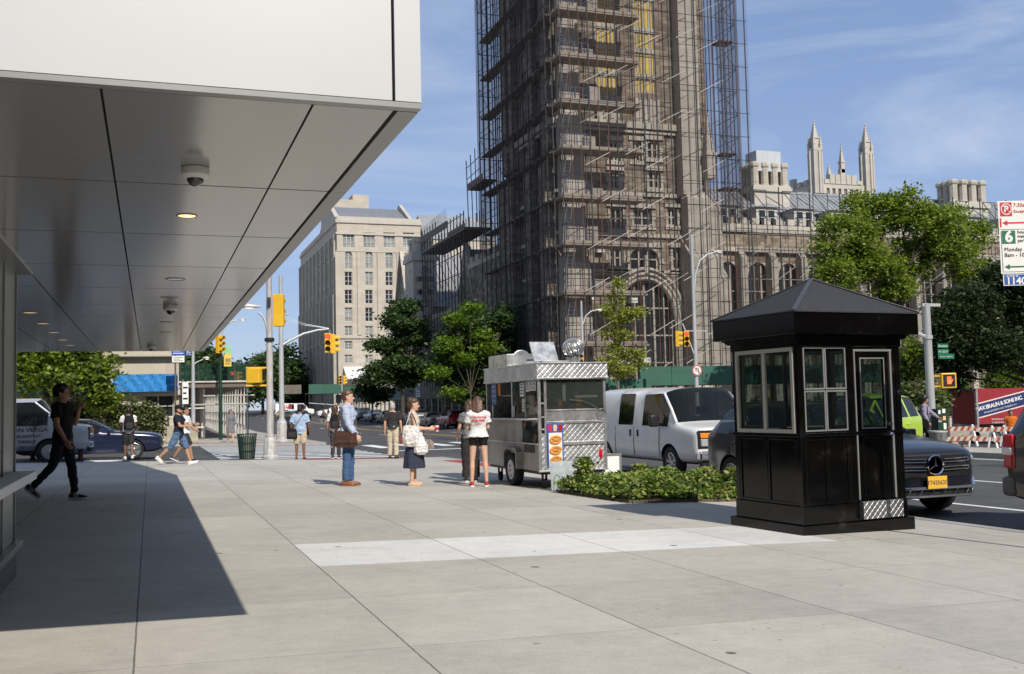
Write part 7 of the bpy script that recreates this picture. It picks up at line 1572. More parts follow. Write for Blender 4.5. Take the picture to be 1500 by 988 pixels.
M['net'] = netmat('light_debris_net', (.045, .036, .038), .20); M['netd'] = netmat('dark_debris_net', (.07, .058, .055), .24); M['net_sky'] = netmat('blue_debris_net', (.016, .018, .032), .42); M['rustpipe'] = pm('rust_red_pipe', (.19, .085, .06), .7, .2, .25, 3); M['darkpipe'] = pm('dark_pipe', (.06, .057, .062), .6, .3, .25, 3); M['palebrace'] = pm('galvanised_brace', (.56, .53, .48), .5, .2, .15, 3)
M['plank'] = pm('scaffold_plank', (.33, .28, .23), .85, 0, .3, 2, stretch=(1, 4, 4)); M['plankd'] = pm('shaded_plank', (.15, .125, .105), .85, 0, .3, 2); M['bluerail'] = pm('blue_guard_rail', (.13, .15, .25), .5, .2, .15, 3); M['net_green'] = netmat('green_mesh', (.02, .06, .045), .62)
def pipe(name, a, b, r, mat, par): mb = MB(); mb.tube([a, b], r, 6); return mb.build(name, mat, par, 60, fix=False)
def sheet(name, pts, mat, par): mb = MB(); mb.quad(*pts); return mb.build(name, mat, par, fix=False)
LIFT = [on_y(850, y, 71.5).z for y in (430, 358, 290, 220, 152, 86, 18, -48)]
LIFT = [LIFT[0]-3.9] + LIFT

ts = thing('scaffold', 'tall pipe scaffold with plank decks and netting over the sunlit tower front', 'scaffold', (0, 0, 0))
SY0, SY1 = 70.9, 72.4; SX0, SX1 = 29.4, 46.1
for k in range(22): x = SX0+.1+k*.78; pipe('upright', (x, SY0, 2.4), (x, SY0, 41), .030 if k % 3 else .05, M['rustpipe'] if k % 3 else M['darkpipe'], ts)
for k in range(9): x = SX0+.4+k*2.1; pipe('inner_upright', (x, SY1-.4, 2.4), (x, SY1-.4, 41), .05, M['darkpipe'], ts)
for k in range(20): z = 3.1+k*1.93; pipe('ledger', (SX0, SY0+.06, z), (SX1, SY0+.06, z), .024, M['darkpipe'], ts)
n = 0
for i in range(11):
    for j in range(9):
        x = 31.0+j*1.7 + (.35 if i % 2 else 0); z = 3.0+i*3.25+.5*(j % 3)
        if x > 42.6: continue
        pipe('brace', (x, SY0-.05, z), (x+2.15, SY0+.02, z+1.15), .029 if (i+j) % 3 else .022, M['palebrace'] if (i*3+j) % 4 else M['darkpipe'], ts); n += 1
for q, z in enumerate(LIFT):
    mb = MB(); mb.bb((SX0, SY0+.1, z-.14), (36.4, SY1+.3, z)); mb.bb((SX0, SY0+.06, z), (36.2, SY0+.098, z+.22)); mb.build('platform', M['plank'], ts)
    mb = MB()
    for h in (.55, 1.1): mb.tube([(SX0+.2, SY0+.2, z+h), (SX0+2.6, SY0+.2, z+h)], .03, 6)
    for k in range(5): mb.tube([(SX0+.2+k*.6, SY0+.2, z+.1), (SX0+.2+k*.6, SY0+.2, z+1.1)], .025, 6)
    mb.build('guard_rail', M['bluerail'], ts)
    mb = MB(); mb.bb((31.6+.5*(q % 2), SY0+.5, z+.02), (32.5+.5*(q % 2), SY0+1.0, z+.8+.3*(q % 3))); mb.build('pale_board', M['plank'], ts) if q % 2 else mb.build('ply_board', M['plank'], ts)
    mb = MB(); mb.tube([(29.5, SY0+.5, z), (30.2, SY0+.9, z+3.6)], .03, 5); mb.tube([(29.9, SY0+.3, z), (30.6, SY0+.7, z+3.6)], .03, 5)
    for k in range(11): mb.tube([(29.5+.064*k, SY0+.5+.036*k, z+.3*k+.2), (29.9+.064*k, SY0+.3+.036*k, z+.3*k+.2)], .018, 5)
    mb.build('ladder', M['alu'], ts)
sheet('netting', [(SX0-.2, SY0-.12, 3.8), (SX1, SY0-.12, 3.8), (SX1, SY0-.12, 41), (SX0-.2, SY0-.12, 41)], M['net'], ts)

ls_ = thing('scaffold', 'dark netted scaffold wrapping the shaded avenue side and rear of the tower', 'scaffold', (0, 0, 0))
LX = 29.05
for k in range(15): y = 71.6+k*1.3; pipe('upright', (LX, y, 2.2), (LX, y, 42), .05, M['darkpipe'], ls_)
for k in range(10): y = 72.2+k*1.9; pipe('inner_upright', (LX+1.15, y, 2.2), (LX+1.15, y, 42), .05, M['darkpipe'], ls_)
for k in range(20): z = 3+k*1.95; pipe('ledger', (LX, 71.4, z), (LX, 89.9, z), .03, M['darkpipe'], ls_)
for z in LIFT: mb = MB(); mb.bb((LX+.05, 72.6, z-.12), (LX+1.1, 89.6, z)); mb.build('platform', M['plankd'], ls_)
for i in range(9):
    for j in range(7): y = 72+j*2.55; z = 3+i*4.2; pipe('brace', (LX-.03, y, z), (LX-.03, y+2.5, z+1.9 if (i+j) % 2 else z+2.6), .03, M['darkpipe'], ls_)
for k in range(6):
    for yy in (86.4, 88.2, 89.9): pipe('rear_upright', (LX+.4+k*.62, yy, 15), (LX+.4+k*.62, yy, 42), .045, M['darkpipe'], ls_)
for k in range(13): z = 16+k*2.0; mb = MB(); mb.tube([(LX, 89.9, z), (LX+3.6, 89.9, z)], .035, 6); mb.tube([(LX+3.5, 86.4, z), (LX+3.5, 89.9, z)], .035, 6); mb.tube([(LX, 89.9, z), (LX+3.5, 89.9, z+2)], .03, 6); mb.build('rear_ledger', M['darkpipe'], ls_)
sheet('netting', [(LX-.15, 71.2, 3.8), (LX-.15, 90.1, 3.8), (LX-.15, 90.1, 42), (LX-.15, 71.2, 42)], M['netd'], ls_)
sheet('netting', [(LX-.15, 90.15, 15), (LX+3.0, 90.15, 15), (LX+3.0, 90.15, 42), (LX-.15, 90.15, 42)], M['net_sky'], ls_)

rs_ = thing('scaffold', 'blue netted scaffold standing clear of the right flank of the tower', 'scaffold', (0, 0, 0))
for k in range(6):
    for y in (72.6, 76.2): pipe('upright', (44.3+k*.35, y, 15.6), (44.3+k*.35, y, 41), .04, M['darkpipe'], rs_)
for k in range(13): z = 17+k*1.93; mb = MB(); mb.tube([(44.4, 72.6, z), (46.1, 72.6, z)], .03, 6); mb.tube([(46.1, 72.6, z), (46.1, 76, z)], .03, 6); mb.tube([(44.4, 72.6, z), (46.1, 72.6, z+1.93)], .028, 6); mb.tube([(46.1, 72.6, z+1.93), (44.4, 72.6, z)] if k % 2 else [(44.4, 72.6, z+1.9), (46.1, 72.6, z)], .028, 6); mb.build('ledger', M['darkpipe'], rs_)
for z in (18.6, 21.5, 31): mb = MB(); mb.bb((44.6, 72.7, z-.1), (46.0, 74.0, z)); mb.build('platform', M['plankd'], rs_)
sheet('netting', [(46.2, 72.4, 15.9), (46.2, 76, 15.9), (46.2, 76, 41), (46.2, 72.4, 41)], M['net_sky'], rs_)
sheet('netting', [(44.2, 76.1, 18.8), (46.2, 76.1, 18.8), (46.2, 76.1, 41), (44.2, 76.1, 41)], M['netd'], rs_)

hs2 = thing('scaffold', 'rust red pipe scaffold standing before the traceried hall windows', 'scaffold', (0, 0, 0))
for k in range(40): x = 47.7+k*.78; pipe('upright', (x, 74.2, 2.3), (x, 74.2, 15.4 if k % 4 else 19.2), .03 if k % 4 else .055, M['rustpipe'] if k % 4 else M['darkpipe'], hs2)
for k in range(8): z = 3.5+k*1.93; pipe('ledger', (47.5, 74.25, z), (79, 74.25, z), .028, M['darkpipe'] if k % 2 else M['palebrace'], hs2)
for i in range(5):
    for j in range(13): x = 47.9+j*2.35; z = 3.6+i*2.4+.3*(j % 3); pipe('brace', (x, 74.15, z), (x+2.0, 74.2, z+1.25), .03, M['palebrace'] if (i+j) % 3 else M['darkpipe'], hs2)
for k in range(9):
    x = 48.2+k*3.12; mb = MB()
    for a, b in (((x, 74.4, 16), (x, 74.4, 18.9)), ((x+1.5, 74.4, 16), (x+1.5, 74.4, 18.9)), ((x, 74.4, 18.9), (x+1.5, 74.4, 18.9)), ((x+1.5, 74.4, 18.4), (x+3.1, 74.4, 17.6)), ((x, 74.4, 17.3), (x+3.1, 74.4, 17.3)), ((x, 74.4, 18.9), (x+1.5, 74.4, 17.3))): mb.tube([a, b], .035, 6)
    mb.build('guard_frame', M['darkpipe'], hs2)
sheet('netting', [(47.6, 74.0, 3.8), (79, 74.0, 3.8), (79, 74.0, 15.4), (47.6, 74.0, 15.4)], M['net'], hs2)

ws_ = thing('scaffold', 'black pipe scaffold with a high bridging deck over the gothic wing', 'scaffold', (0, 0, 0))
for k in range(15):
    y = 94+k*1.15; pipe('upright', (28.6, y, 2.2), (28.6, y, 19.9 if k < 9 else 20.6), .05, M['darkpipe'], ws_); pipe('inner_upright', (30.6, y, 12 if k < 13 else 14), (30.6, y, 20.2), .045, M['darkpipe'], ws_)
for z in (4, 6, 8, 10, 12, 14, 16, 17.8, 19.6): pipe('ledger', (28.6, 93.8, z), (28.6, 110.4, z), .04, M['darkpipe'], ws_)
for k in range(7):
    for z in (12, 14.2, 16.2): y = 94+k*2.3; pipe('brace', (28.6, y, z), (28.6, y+2.2, z+2), .035, M['darkpipe'], ws_)
mb = MB(); mb.bb((28.5, 93.4, 18.0), (31.2, 110.4, 18.25)); mb.bb((28.45, 99.5, 19.2), (28.55, 110.4, 19.9)); mb.bb((28.45, 93.4, 18.25), (28.55, 99.5, 18.6)); mb.build('bridge_deck', M['plankd'], ws_)
mb = MB(); mb.bb((28.5, 87.6, 21.5), (29.9, 92.2, 21.66)); mb.bb((28.45, 87.6, 21.7), (28.55, 92.2, 22.1)); mb.build('high_deck', M['plankd'], ws_)
for k in range(4): pipe('high_upright', (28.5, 88+k*1.35, 18), (28.5, 88.3+k*1.4, 25.2-.25*k), .045, M['darkpipe'], ws_)
for z in (22.8, 23.9): pipe('high_rail', (28.5, 88, z), (28.5, 92.2, z-.2), .04, M['darkpipe'], ws_)
sheet('netting', [(28.45, 93.8, 3.8), (28.45, 110.4, 3.8), (28.45, 110.4, 14.2), (28.45, 93.8, 14.2)], M['netd'], ws_)
sheet('netting', [(28.44, 99.5, 19.9), (28.44, 110.4, 19.9), (28.44, 110.4, 20.8), (28.44, 99.5, 21.2)], M['netd'], ws_)

# pavement sheds
def shed(name, label, x0, x1, y0, y1, zb, zt, face, mat, step=2.4, brace=True):
    t = thing(name, label, 'pavement shed', (0, 0, 0))
    mb = MB(); mb.bb((x0, y0, zb-.02), (x1, y1, zb+.14)); mb.build('deck', M['plankd'], t)
    if 'x' in face:
        n = max(1, int((y1-y0)/step))
        for k in range(n):
            a = y0+k*(y1-y0)/n; b = y0+(k+1)*(y1-y0)/n; mb = MB(); mb.bb((x0-.06, a+.015, zb), (x0, b-.015, zt)); mb.build('parapet_panel', mat, t)
            for x in (x0+.1, x1-.1): pipe('post', (x, a+.1, g(x, a)-.15), (x, a+.1, zb), .055, M['darkpipe'] if x > x0+.5 else M['steel'], t)
        for z in (.9, 1.9): pipe('rail', (x0+.1, y0, g(x0, y0)+z), (x0+.1, y1, g(x0, y1)+z), .03, M['steel'], t)
    if 'y' in face:
        n = max(1, int((x1-x0)/step))
        for k in range(n):
            a = x0+k*(x1-x0)/n; b = x0+(k+1)*(x1-x0)/n; mb = MB(); mb.bb((a+.015, y0-.06, zb), (b-.015, y0, zt)); mb.build('parapet_panel', mat, t)
            for y in (y0+.15, y1-.1): pipe('post', (a+.1, y, g(a, y)-.15), (a+.1, y, zb), .055, M['darkpipe'], t)
        pipe('rail', (x0, y0+.15, g(x0, y0)+1.9), (x1, y0+.15, g(x1, y0)+1.6), .03, M['steel'], t)
    return t
M['greyply'] = pm('grey_green_plywood', (.16, .17, .15), .75, 0, .3, .7, bump=.05, stretch=(1, .4, 1))
sh1 = shed('pavement_shed', 'long grey green shed running beside the parked cars along the avenue', 27.0, 29.3, 84, 158, 1.85, 3.05, 'x', M['greyply'])
mb = MB(); p = on_x(612, 573, 26.93); mb.bb((26.925, p.y-.9, p.z-.65), (26.938, p.y+.9, p.z+.75)); sg = mb.build('notice', M['paper'], sh1)
mb = MB(); [mb.bb((26.92, p.y-.6, p.z+.45-k*.22), (26.924, p.y+.6, p.z+.53-k*.22)) for k in range(5)]; mb.build('print', M['navy'], sg)
shed('pavement_shed', 'green fronted shed below the tower scaffold to the right of the white van roof', 34.4, 58, 68.8, 71.5, 2.3, 3.72, 'y', M['greenply'])
shed('pavement_shed', 'lower green shed piece between the food cart and the bigger green shed', 29.5, 33.9, 66, 71.5, 1.5, 2.75, 'y', M['greenply'])
xa = on_y(452, 570, 154).x; xb = on_y(500, 570, 154).x
shed('pavement_shed', 'far green shed at the foot of the pale stone block', xa, xb, 154, 158, on_y(475, 577, 154).z, on_y(475, 563, 154).z, 'y', M['greenply'])
xa2 = on_y(415, 570, 158).x
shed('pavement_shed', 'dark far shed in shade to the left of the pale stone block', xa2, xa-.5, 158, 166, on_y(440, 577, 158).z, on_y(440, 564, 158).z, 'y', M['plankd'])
# the shed one walks through on the left
lsd = thing('pavement_shed', 'open pipe framed shed with a dark deck and mesh fence that people walk through', 'pavement shed', (0, 0, 0))
AX0, AX1, AY0, AY1 = 1.55, 5.45, 62.0, 118; zb = 2.55
mb = MB(); mb.bb((AX0-1, AY0, zb), (AX1, AY1, zb+.22)); mb.bb((AX0-1.02, AY0-.05, zb+.22), (AX1+.02, AY0, zb+.36)); mb.build('deck', M['plankd'], lsd)
mb = MB(); mb.bb((AX0-1.1, AY0-.12, zb+.28), (AX1+.1, AY0-.051, zb+.37)); mb.build('deck_edge', M['palebrace'], lsd)
for k in range(23):
    y = AY0+.2+k*2.4
    for x in (2.95, AX1-.05): pipe('post', (x, y, g(x, y)), (x, y, zb), .065, M['palebrace'] if k else M['steel'], lsd)
for x in (AX0-.6, AX0+.2, 2.4): pipe('post', (x, AY0+.2, g(x, AY0)), (x, AY0+.2, zb), .06, M['darkpipe'], lsd)
for z, x0 in ((2.05, 2.9), (1.55, 2.2)): pipe('cross_bar', (x0, AY0+.1, z), (AX1+.35, AY0+.1, z), .05, M['palebrace'], lsd)
for z in (1.35, .25): pipe('cross_bar', (AX0-.8, AY0+.12, z), (2.95, AY0+.12, z), .04, M['palebrace'], lsd)
for z in (.6, 1.3): pipe('side_rail', (AX1-.05, AY0+2.4, z-.3), (AX1-.05, AY1, z-.3), .03, M['palebrace'], lsd)
sheet('mesh_fence', [(AX0-1, AY0+.1, zb+.37), (AX1, AY0+.1, zb+.37), (AX1, AY0+.1, zb+1.35), (AX0-1, AY0+.1, zb+1.35)], M['net_green'], lsd)
sheet('mesh_fence', [(AX1, AY0+.1, zb+.37), (AX1, AY1, zb+.37), (AX1, AY1, zb+1.35), (AX1, AY0+.1, zb+1.35)], M['net_green'], lsd)
for k in range(6): x = AX0-.9+k*1.0; pipe('fence_post', (x, AY0+.1, zb+.37), (x, AY0+.1, zb+1.4), .03, M['darkpipe'], lsd)

# ================================================================== STREET FURNITURE
def signal_head(parent, loc, rz, lit=None):
    mb = MB(); mb.box((0, 0, 0), (.34, .22, 1.04)); o = mb.build('signal_head', M['yellow'], parent, bevel=.02, loc=loc, rz=rz)
    for k, (nm, c) in enumerate((('red', 'red_lens'), ('amber', 'amber'), ('green', 'green_print'))):
        z = .33-.33*k
        mb = MB(); mb.lathe([(.125, -.111), (.10, -.125), (.005, -.13)], 18, (0, 0, z), 'y'); mb.build('lens', M['lit_red'] if lit == nm else M['lens_off'], o, 40)
        mb = MB(); arc = [(-.145*math.cos(a), .145*math.sin(a)+z) for a in [R(-25)+k2*R(230)/12 for k2 in range(13)]]
        mb.loft([[(x, -.11, zz) for x, zz in arc], [(x*.98, -.36, z+(zz-z)*.98+.0) for x, zz in arc]], caps=False, closed=False); v = mb.build('visor', M['yellow'], o, 60, fix=False); v.modifiers.new('t', 'SOLIDIFY').thickness = .008
    return o
M['lit_red'] = emis('red_signal_light', (1, .03, .02), 5); M['lens_off'] = pm('dark_lens', (.03, .025, .02), .2, 0, .2, 6, coat=.5); M['hand'] = emis('red_hand_light', (1, .07, .02), 4)
def cobra(parent, pts, r=.05, mat=None, head=(.62, .2, .12)):
    mb = MB(); mb.tube(pts, [r*1.15]+[r]*(len(pts)-2)+[r*.85], 8); mb.build('lamp_arm', mat or M['pole'], parent, 60)
    a, b = Vector(pts[-2]), Vector(pts[-1]); d = (b-a).normalized(); mb = MB(); c = b+d*head[0]*.45; q = math.atan2(d.y, d.x)
    mb.T = Matrix.Translation(c) @ Matrix.Rotation(q, 4, 'Z'); mb.loft([[(x*head[0], y*head[1]*w*.5, z*head[2]*w) for y, z in ((-1, 0), (-.8, .6), (0, .9), (.8, .6), (1, 0), (.6, -.35), (-.6, -.35))] for x, w in ((-.5, .35), (-.3, .7), (.1, 1.1), (.4, .9), (.52, .3))]); mb.build('lamp_head', M['pole'], parent, 60)
    mb = MB(); mb.T = Matrix.Translation(c) @ Matrix.Rotation(q, 4, 'Z'); mb.loft([[(x*head[0], y*head[1]*w*.4, -.05-.03*w) for y in (-1, 1)] + [(x*head[0], y*head[1]*w*.4, -.03) for y in (1, -1)] for x, w in ((-.1, .6), (.1, 1), (.35, .7))]); mb.build('lamp_lens', M['lampoff'], parent, 60)
def pole_thing(name, label, cat, loc, h, r0, r1, mat, base=None):
    t = thing(name, label, cat, loc); mb = MB(); mb.lathe([(r0, 0), (r0*.97, .5), (r1, h), (r1*1.05, h+.02), (.01, h+.06)], 16); mb.build('pole', mat, t, 40)
    if base:
        bw, bh = base; mb = MB(); mb.loft([[(w*math.cos(a), w*math.sin(a), z) for a in [math.pi/8+k*math.pi/4 for k in range(8)]] for z, w in ((-.1, bw), (.1, bw), (.13, bw*.86), (bh-.12, bw*.78), (bh, bw*.55))]); mb.build('base', M['basepaint'], t, bevel=.01)
        mb = MB(); 
        for z in (.0,): mb.lathe([(r0*1.3, bh), (r0*1.3, bh+.05), (r0, bh+.07)], 16); mb.build('collar', mat, t, 40)
    return t
M['basepaint'] = pm('scuffed_silver_paint', (.46, .455, .44), .65, .1, .35, 7, detail=10)
def ped_box(parent, loc, rz, hand=False):
    mb = MB(); mb.box((0, 0, 0), (.46, .24, .46)); o = mb.build('walk_signal', M['yellow'], parent, bevel=.025, loc=loc, rz=rz)
    mb = MB(); mb.box((0, -.122, 0), (.36, .01, .36)); mb.build('screen', M['black'], o)
    if hand:
        mb = MB(); mb.box((0, -.131, -.04), (.12, .008, .12)); [mb.box((-.05+.033*k, -.131, .07), (.022, .008, .10)) for k in range(4)]; mb.box((.085, -.131, -.0), (.022, .008, .08), 0, 0, .5); mb.build('hand_symbol', M['hand'], o)
    return o
# near corner pole
b1 = P(396, 673); t = pole_thing('signal_pole', 'weathered signal and lamp pole on a scuffed octagonal base beside the litter basket', 'signal pole', b1, 8.4, .12, .075, M['pole_rust'], (.26, .72))
zq = lambda px, py, Y: on_y(px, py, Y).z - b1.z
lx = lambda px, py: on_y(px, py, b1.y) - b1
v = lx(382, 550)
for k, (px, py, rz) in enumerate(((372, 551, R(150)), (386, 549, R(60)))):
    v = lx(px-6*k, py); ped_box(t, (v.x+.0, -.05 if k == 0 else .2, v.z), rz)
for py in (539, 565): z = lx(380, py).z; mb = MB(); mb.bar((-.75, -.05, z), (0, 0, z), .05); mb.build('bracket', M['yellow'], t)
for py in (435, 473): z = lx(400, py).z; mb = MB(); mb.bar((0, 0, z), (.40, .0, z), .05); mb.build('bracket', M['yellow'], t)
v = lx(406, 455); o = signal_head(t, (v.x+.05, 0, v.z), R(160))
v = lx(374, 458); cobra(t, [(-.02, 0, lx(393, 500).z), (-.10, 0, v.z-.35), (-.20, 0, v.z-.12), (-.34, 0, v.z)], .04)
mb = MB(); z = lx(396, 498).z; mb.lathe([(.15, z-.06), (.16, z), (.15, z+.06)], 12); mb.box((-.02, -.14, lx(390, 443).z), (.1, .1, .28)); mb.build('clamp_band', M['black'], t)
# second pole with the mast arm, across the street
b2 = P(413, 648); t = pole_thing('signal_pole', 'slimmer signal pole with a curved mast arm and red light across the street', 'signal pole', b2, on_y(403, 405, b2.y).z-b2.z, .15, .10, M['pole'], (.34, 1.15))
l2 = lambda px, py: on_y(px, py, b2.y) - b2
pts = [l2(409, 508), l2(425, 499), l2(445, 489), l2(465, 484), l2(482, 482)]; mb = MB(); mb.tube([(0, 0, pts[0].z-.1)]+[(p.x, 0, p.z) for p in pts], [.09, .085, .075, .065, .055, .05], 8); mb.build('mast_arm', M['pole'], t, 60)
for q in (462, 466): a = l2(413, q); e = l2(481, 481); mb = MB(); mb.tube([(0, 0, a.z), (e.x*.5, 0, (a.z+e.z)/2-.12), (e.x, 0, e.z)], .012, 5); mb.build('stay_wire', M['steel'], t)
v = l2(480, 503); signal_head(t, (v.x, -.1, v.z), R(-12), 'red'); v = l2(489, 504); signal_head(t, (v.x, .2, v.z), R(80)); mb = MB(); v = l2(483, 484); mb.bar((v.x, 0, v.z), (v.x-.05, -.1, v.z-.35), .04); mb.bar((v.x, 0, v.z), (v.x+.25, .15, v.z-.35), .04); mb.build('hanger', M['steel'], t)
mb = MB(); v = l2(413, 462); mb.bar((-.2, 0, v.z), (.35, 0, v.z), .06); mb.build('clamp_band', M['steel'], t)
# litter basket
bb = P(362, 673); t = thing('litter_basket', 'dark green wire litter basket standing at the kerb', 'litter bin', bb); M['dkgreen'] = pm('dark_green_paint', (.012, .045, .03), .5, .2, .2, 8)
mb = MB()
for k in range(24): a = 2*math.pi*k/24; mb.bar((.23*math.cos(a), .23*math.sin(a), .02), (.30*math.cos(a), .30*math.sin(a), .80), .016)
mb.build('wire_bars', M['dkgreen'], t)
mb = MB()
for z, r_ in ((.02, .23), (.28, .254), (.54, .278), (.80, .305)): mb.tube([(r_*math.cos(a), r_*math.sin(a), z) for a in [2*math.pi*k/24 for k in range(25)]], .014, 6)
mb.build('hoop', M['dkgreen'], t); mb = MB(); mb.lathe([(.2, .02), (.235, .72), (.215, .72), (.19, .03)], 20); mb.build('liner', pm('litter_liner', (.10, .11, .09), .5, 0, .3, 12), t, 50)
# bollards
for k, (px, lab) in enumerate(((48, 'brown post nearest the shopfront corner, in front of the silver van door'), (118, 'brown post in front of the silver van wheel'))):
    p = P(px, 674); t = thing('bollard', lab, 'bollard', p, 0, 'brown posts at the kerb'); mb = MB(); mb.lathe([(.075, 0), (.075, .74), (.06, .79), (.02, .81)], 16); mb.build('post', pm('brown_paint_%d' % k, (.10, .035, .028), .5, 0, .2, 6), t, 40); mb = MB(); mb.lathe([(.11, 0), (.11, .03), (.076, .04)], 16); mb.build('foot', M['black'], t, 40)
# lamp, banner and signal above the shed
YB3 = 61.0; b3 = on_y(323, 560, YB3); gz = g(b3.x, YB3); t = thing('lamp_post', 'green lamp post with curved lamp arm, signal head and yellow green banner above the shed', 'lamp post', (b3.x, YB3, gz))
l3 = lambda px, py: on_y(px, py, YB3) - Vector((b3.x, YB3, gz)); mb = MB(); mb.tube([(0, 0, 0), (0, 0, l3(323, 500).z)], [.11, .075], 12); mb.build('pole', M['dkgreen'], t, 60)
pts = [l3(324, 502), l3(326, 488), l3(331, 477), l3(340, 471), l3(349, 469.5)]; cobra(t, [(p.x, 0, p.z) for p in pts], .04, M['pole'], (.45, .2, .1)); v = l3(322, 505); signal_head(t, (v.x-.05, -.15, v.z), R(45))
a, b = l3(328, 507), l3(339, 537)
mb = MB(); mb.bb((a.x, -.01, b.z), (b.x, .01, a.z)); o = mb.build('banner', pm('yellow_banner', (.70, .50, .08), .7, 0, .08, 4), t)
mb = MB(); mb.bb((a.x, -.014, a.z-.45), (b.x, -.0102, a.z)); mb.build('green_field', pm('pale_green', (.25, .55, .28), .7), o)
mb = MB(); [mb.ball((a.x+.12+.1*k, -.013, b.z+.35), (.035, .004, .14), 8, 6) for k in range(3)]; mb.bb((a.x+.06, -.014, b.z+.12), (b.x-.06, -.0102, b.z+.17)); mb.build('emblem', M['wood_dark'], o)
# bus stop signs and concrete blocks at the left far corner
def signpost(label, px, pytop, Y, mat, panels, r=.045, name='sign_post', cat='sign'):
    p = on_y(px, 600, Y); z0 = g(p.x, Y); t = thing(name, label, cat, (p.x, Y, z0)); zt = on_y(px, pytop, Y).z-z0; mb = MB(); mb.tube([(0, 0, 0), (0, 0, zt)], r, 10); mb.build('pole', mat, t, 60)
    for (xa, ya, xb, yb2, m_, nm) in panels:
        A, B = on_y(xa, ya, Y), on_y(xb, yb2, Y); mb = MB(); mb.bb((A.x-p.x, -.08, B.z-z0), (B.x-p.x, -.06, A.z-z0)); s_ = mb.build(nm, m_, t)
        mb = MB(); w = B.x-A.x; h = A.z-B.z
        for k in range(3): mb.bb((A.x-p.x+w*.12, -.083, B.z-z0+h*(.2+.25*k)), (A.x-p.x+w*(.88-.2*(k % 2)), -.0803, B.z-z0+h*(.28+.25*k)))
        mb.build('print', M['black'] if m_ is M['paper'] else M['paper'], s_)
    return t
signpost('blue and white bus stop sign on a rusty post at the far corner', 257, 515, 55.2, M['wood_dark'], ((251, 508, 271, 521, M['blue_print'], 'blue_panel'), (252, 522, 270, 531, M['paper'], 'white_panel')))
t = signpost('tall narrow blue and white information panel beside the bus stop sign', 268, 556, 54.9, M['steel'], ((267, 560, 276, 592, M['paper'], 'route_panel'),)); mb = MB(); o = [k for k in kids(t) if k.name.startswith('route')][0]
signpost('green post with a small blue sign behind the bus stop sign', 272, 500, 55.8, M['dkgreen'], ((276, 512, 283, 522, M['blue_print'], 'blue_panel'),))
p = on_y(283, 600, 55.5); t = pole_thing('lamp_pole', 'pale lamp pole with a short side lamp beside the shed corner', 'lamp pole', (p.x, 55.5, g(p.x, 55.5)), on_y(283, 505, 55.5).z-g(p.x, 55.5), .12, .07, M['pole'], (.28, .7)); zl = on_y(283, 532, 55.5).z-g(p.x, 55.5); cobra(t, [(0, 0, zl-.1), (.2, 0, zl+.05), (.5, 0, zl+.18)], .03, M['pole'], (.35, .16, .1))
M['blockc'] = pm('beige_concrete', (.33, .30, .22), .85, 0, .15, 3, bump=.2, bscale=20)
for px0, px1, lab in ((244, 268, 'beige concrete block behind the person in the black cap'), (269, 290, 'beige concrete block at the foot of the pale lamp pole')):
    a, b = on_y(px0, 648, 54.3), on_y(px1, 648, 54.3); z0 = g(a.x, 54.3); mb = MB(); w = (b.x-a.x); mb.loft([[(x*w, y, z) for x, y in ((.5, -i_), (.5, i_), (-.5, i_), (-.5, -i_))] for z, i_ in ((0, .34), (.12, .34), (.3, .22), (.85, .17))]); tag(mb.build('concrete_block', M['blockc'], None, bevel=.02, loc=((a.x+b.x)/2, 54.3, z0)), lab, 'barrier', 'beige blocks at the far corner')
# small far signals
def far_signal(label, px, py, Y, rz, lit, arm=None):
    p = on_y(px, py, Y); z0 = g(p.x, Y); t = pole_thing('signal_pole', label, 'signal pole', (p.x+(.9 if arm else 0), Y, z0), p.z-z0+.6, .09, .06, M['pole']); signal_head(t, (-.25-(.9 if arm else 0), -.1, p.z-z0), rz, lit); signal_head(t, (.25-(.9 if arm else 0), 0, p.z-z0), rz+R(80))
    if arm: mb = MB(); mb.bar((0, 0, p.z-z0+.6), (-.9, 0, p.z-z0+.6), .05); mb.build('arm', M['pole'], t)
    return t
far_signal('small signal with a red light behind the shed fence', 345, 553, 95, R(-10), 'red')
t = far_signal('small far signal pole with a green street sign in front of the corrugated awning', 501, 557, 118, R(0), None)
mb = MB(); mb.bb((.2, -.02, 3.6), (1.9, .02, 3.95)); mb.build('street_sign', M['green_print'], t)
# pole in front of the tower
Yp = 60.0; pp = on_y(1020, 560, Yp); z0 = g(pp.x, Yp)-.15; l4 = lambda px, py: on_y(px, py, Yp) - Vector((pp.x, Yp, z0))
t = pole_thing('signal_pole', 'tall pale pole before the tower with two signal heads and a no turn sign', 'signal pole', (pp.x, Yp, z0), l4(1016, 345).z, .17, .10, M['pole'])
pts = [l4(1017, 430), l4(1019, 400), l4(1025, 382), l4(1036, 373), l4(1046, 370.5)]; cobra(t, [(p.x, 0, p.z) for p in pts], .05, M['pole'], (.7, .24, .12))
v = l4(1002, 485); mb = MB(); mb.bar((0, 0, v.z), (v.x+.1, -.1, v.z), .06); mb.bar((0, 0, v.z), (l4(1035, 484).x, 0, v.z), .06); mb.bar((0, 0, l4(1018, 525).z), (v.x-.1, 0, l4(998, 474).z), .07); mb.build('arm', M['pole'], t)
v = l4(1004, 497); signal_head(t, (v.x, -.15, v.z), R(-25), 'red'); v = l4(991, 497); signal_head(t, (v.x, -.1, v.z), R(60))
v = l4(1019, 543); mb = MB(); mb.lathe([(.36, -.012), (.36, .012)], 28, (v.x, -.2, v.z), 'y'); s_ = mb.build('no_turn_sign', M['paper'], t, 40)
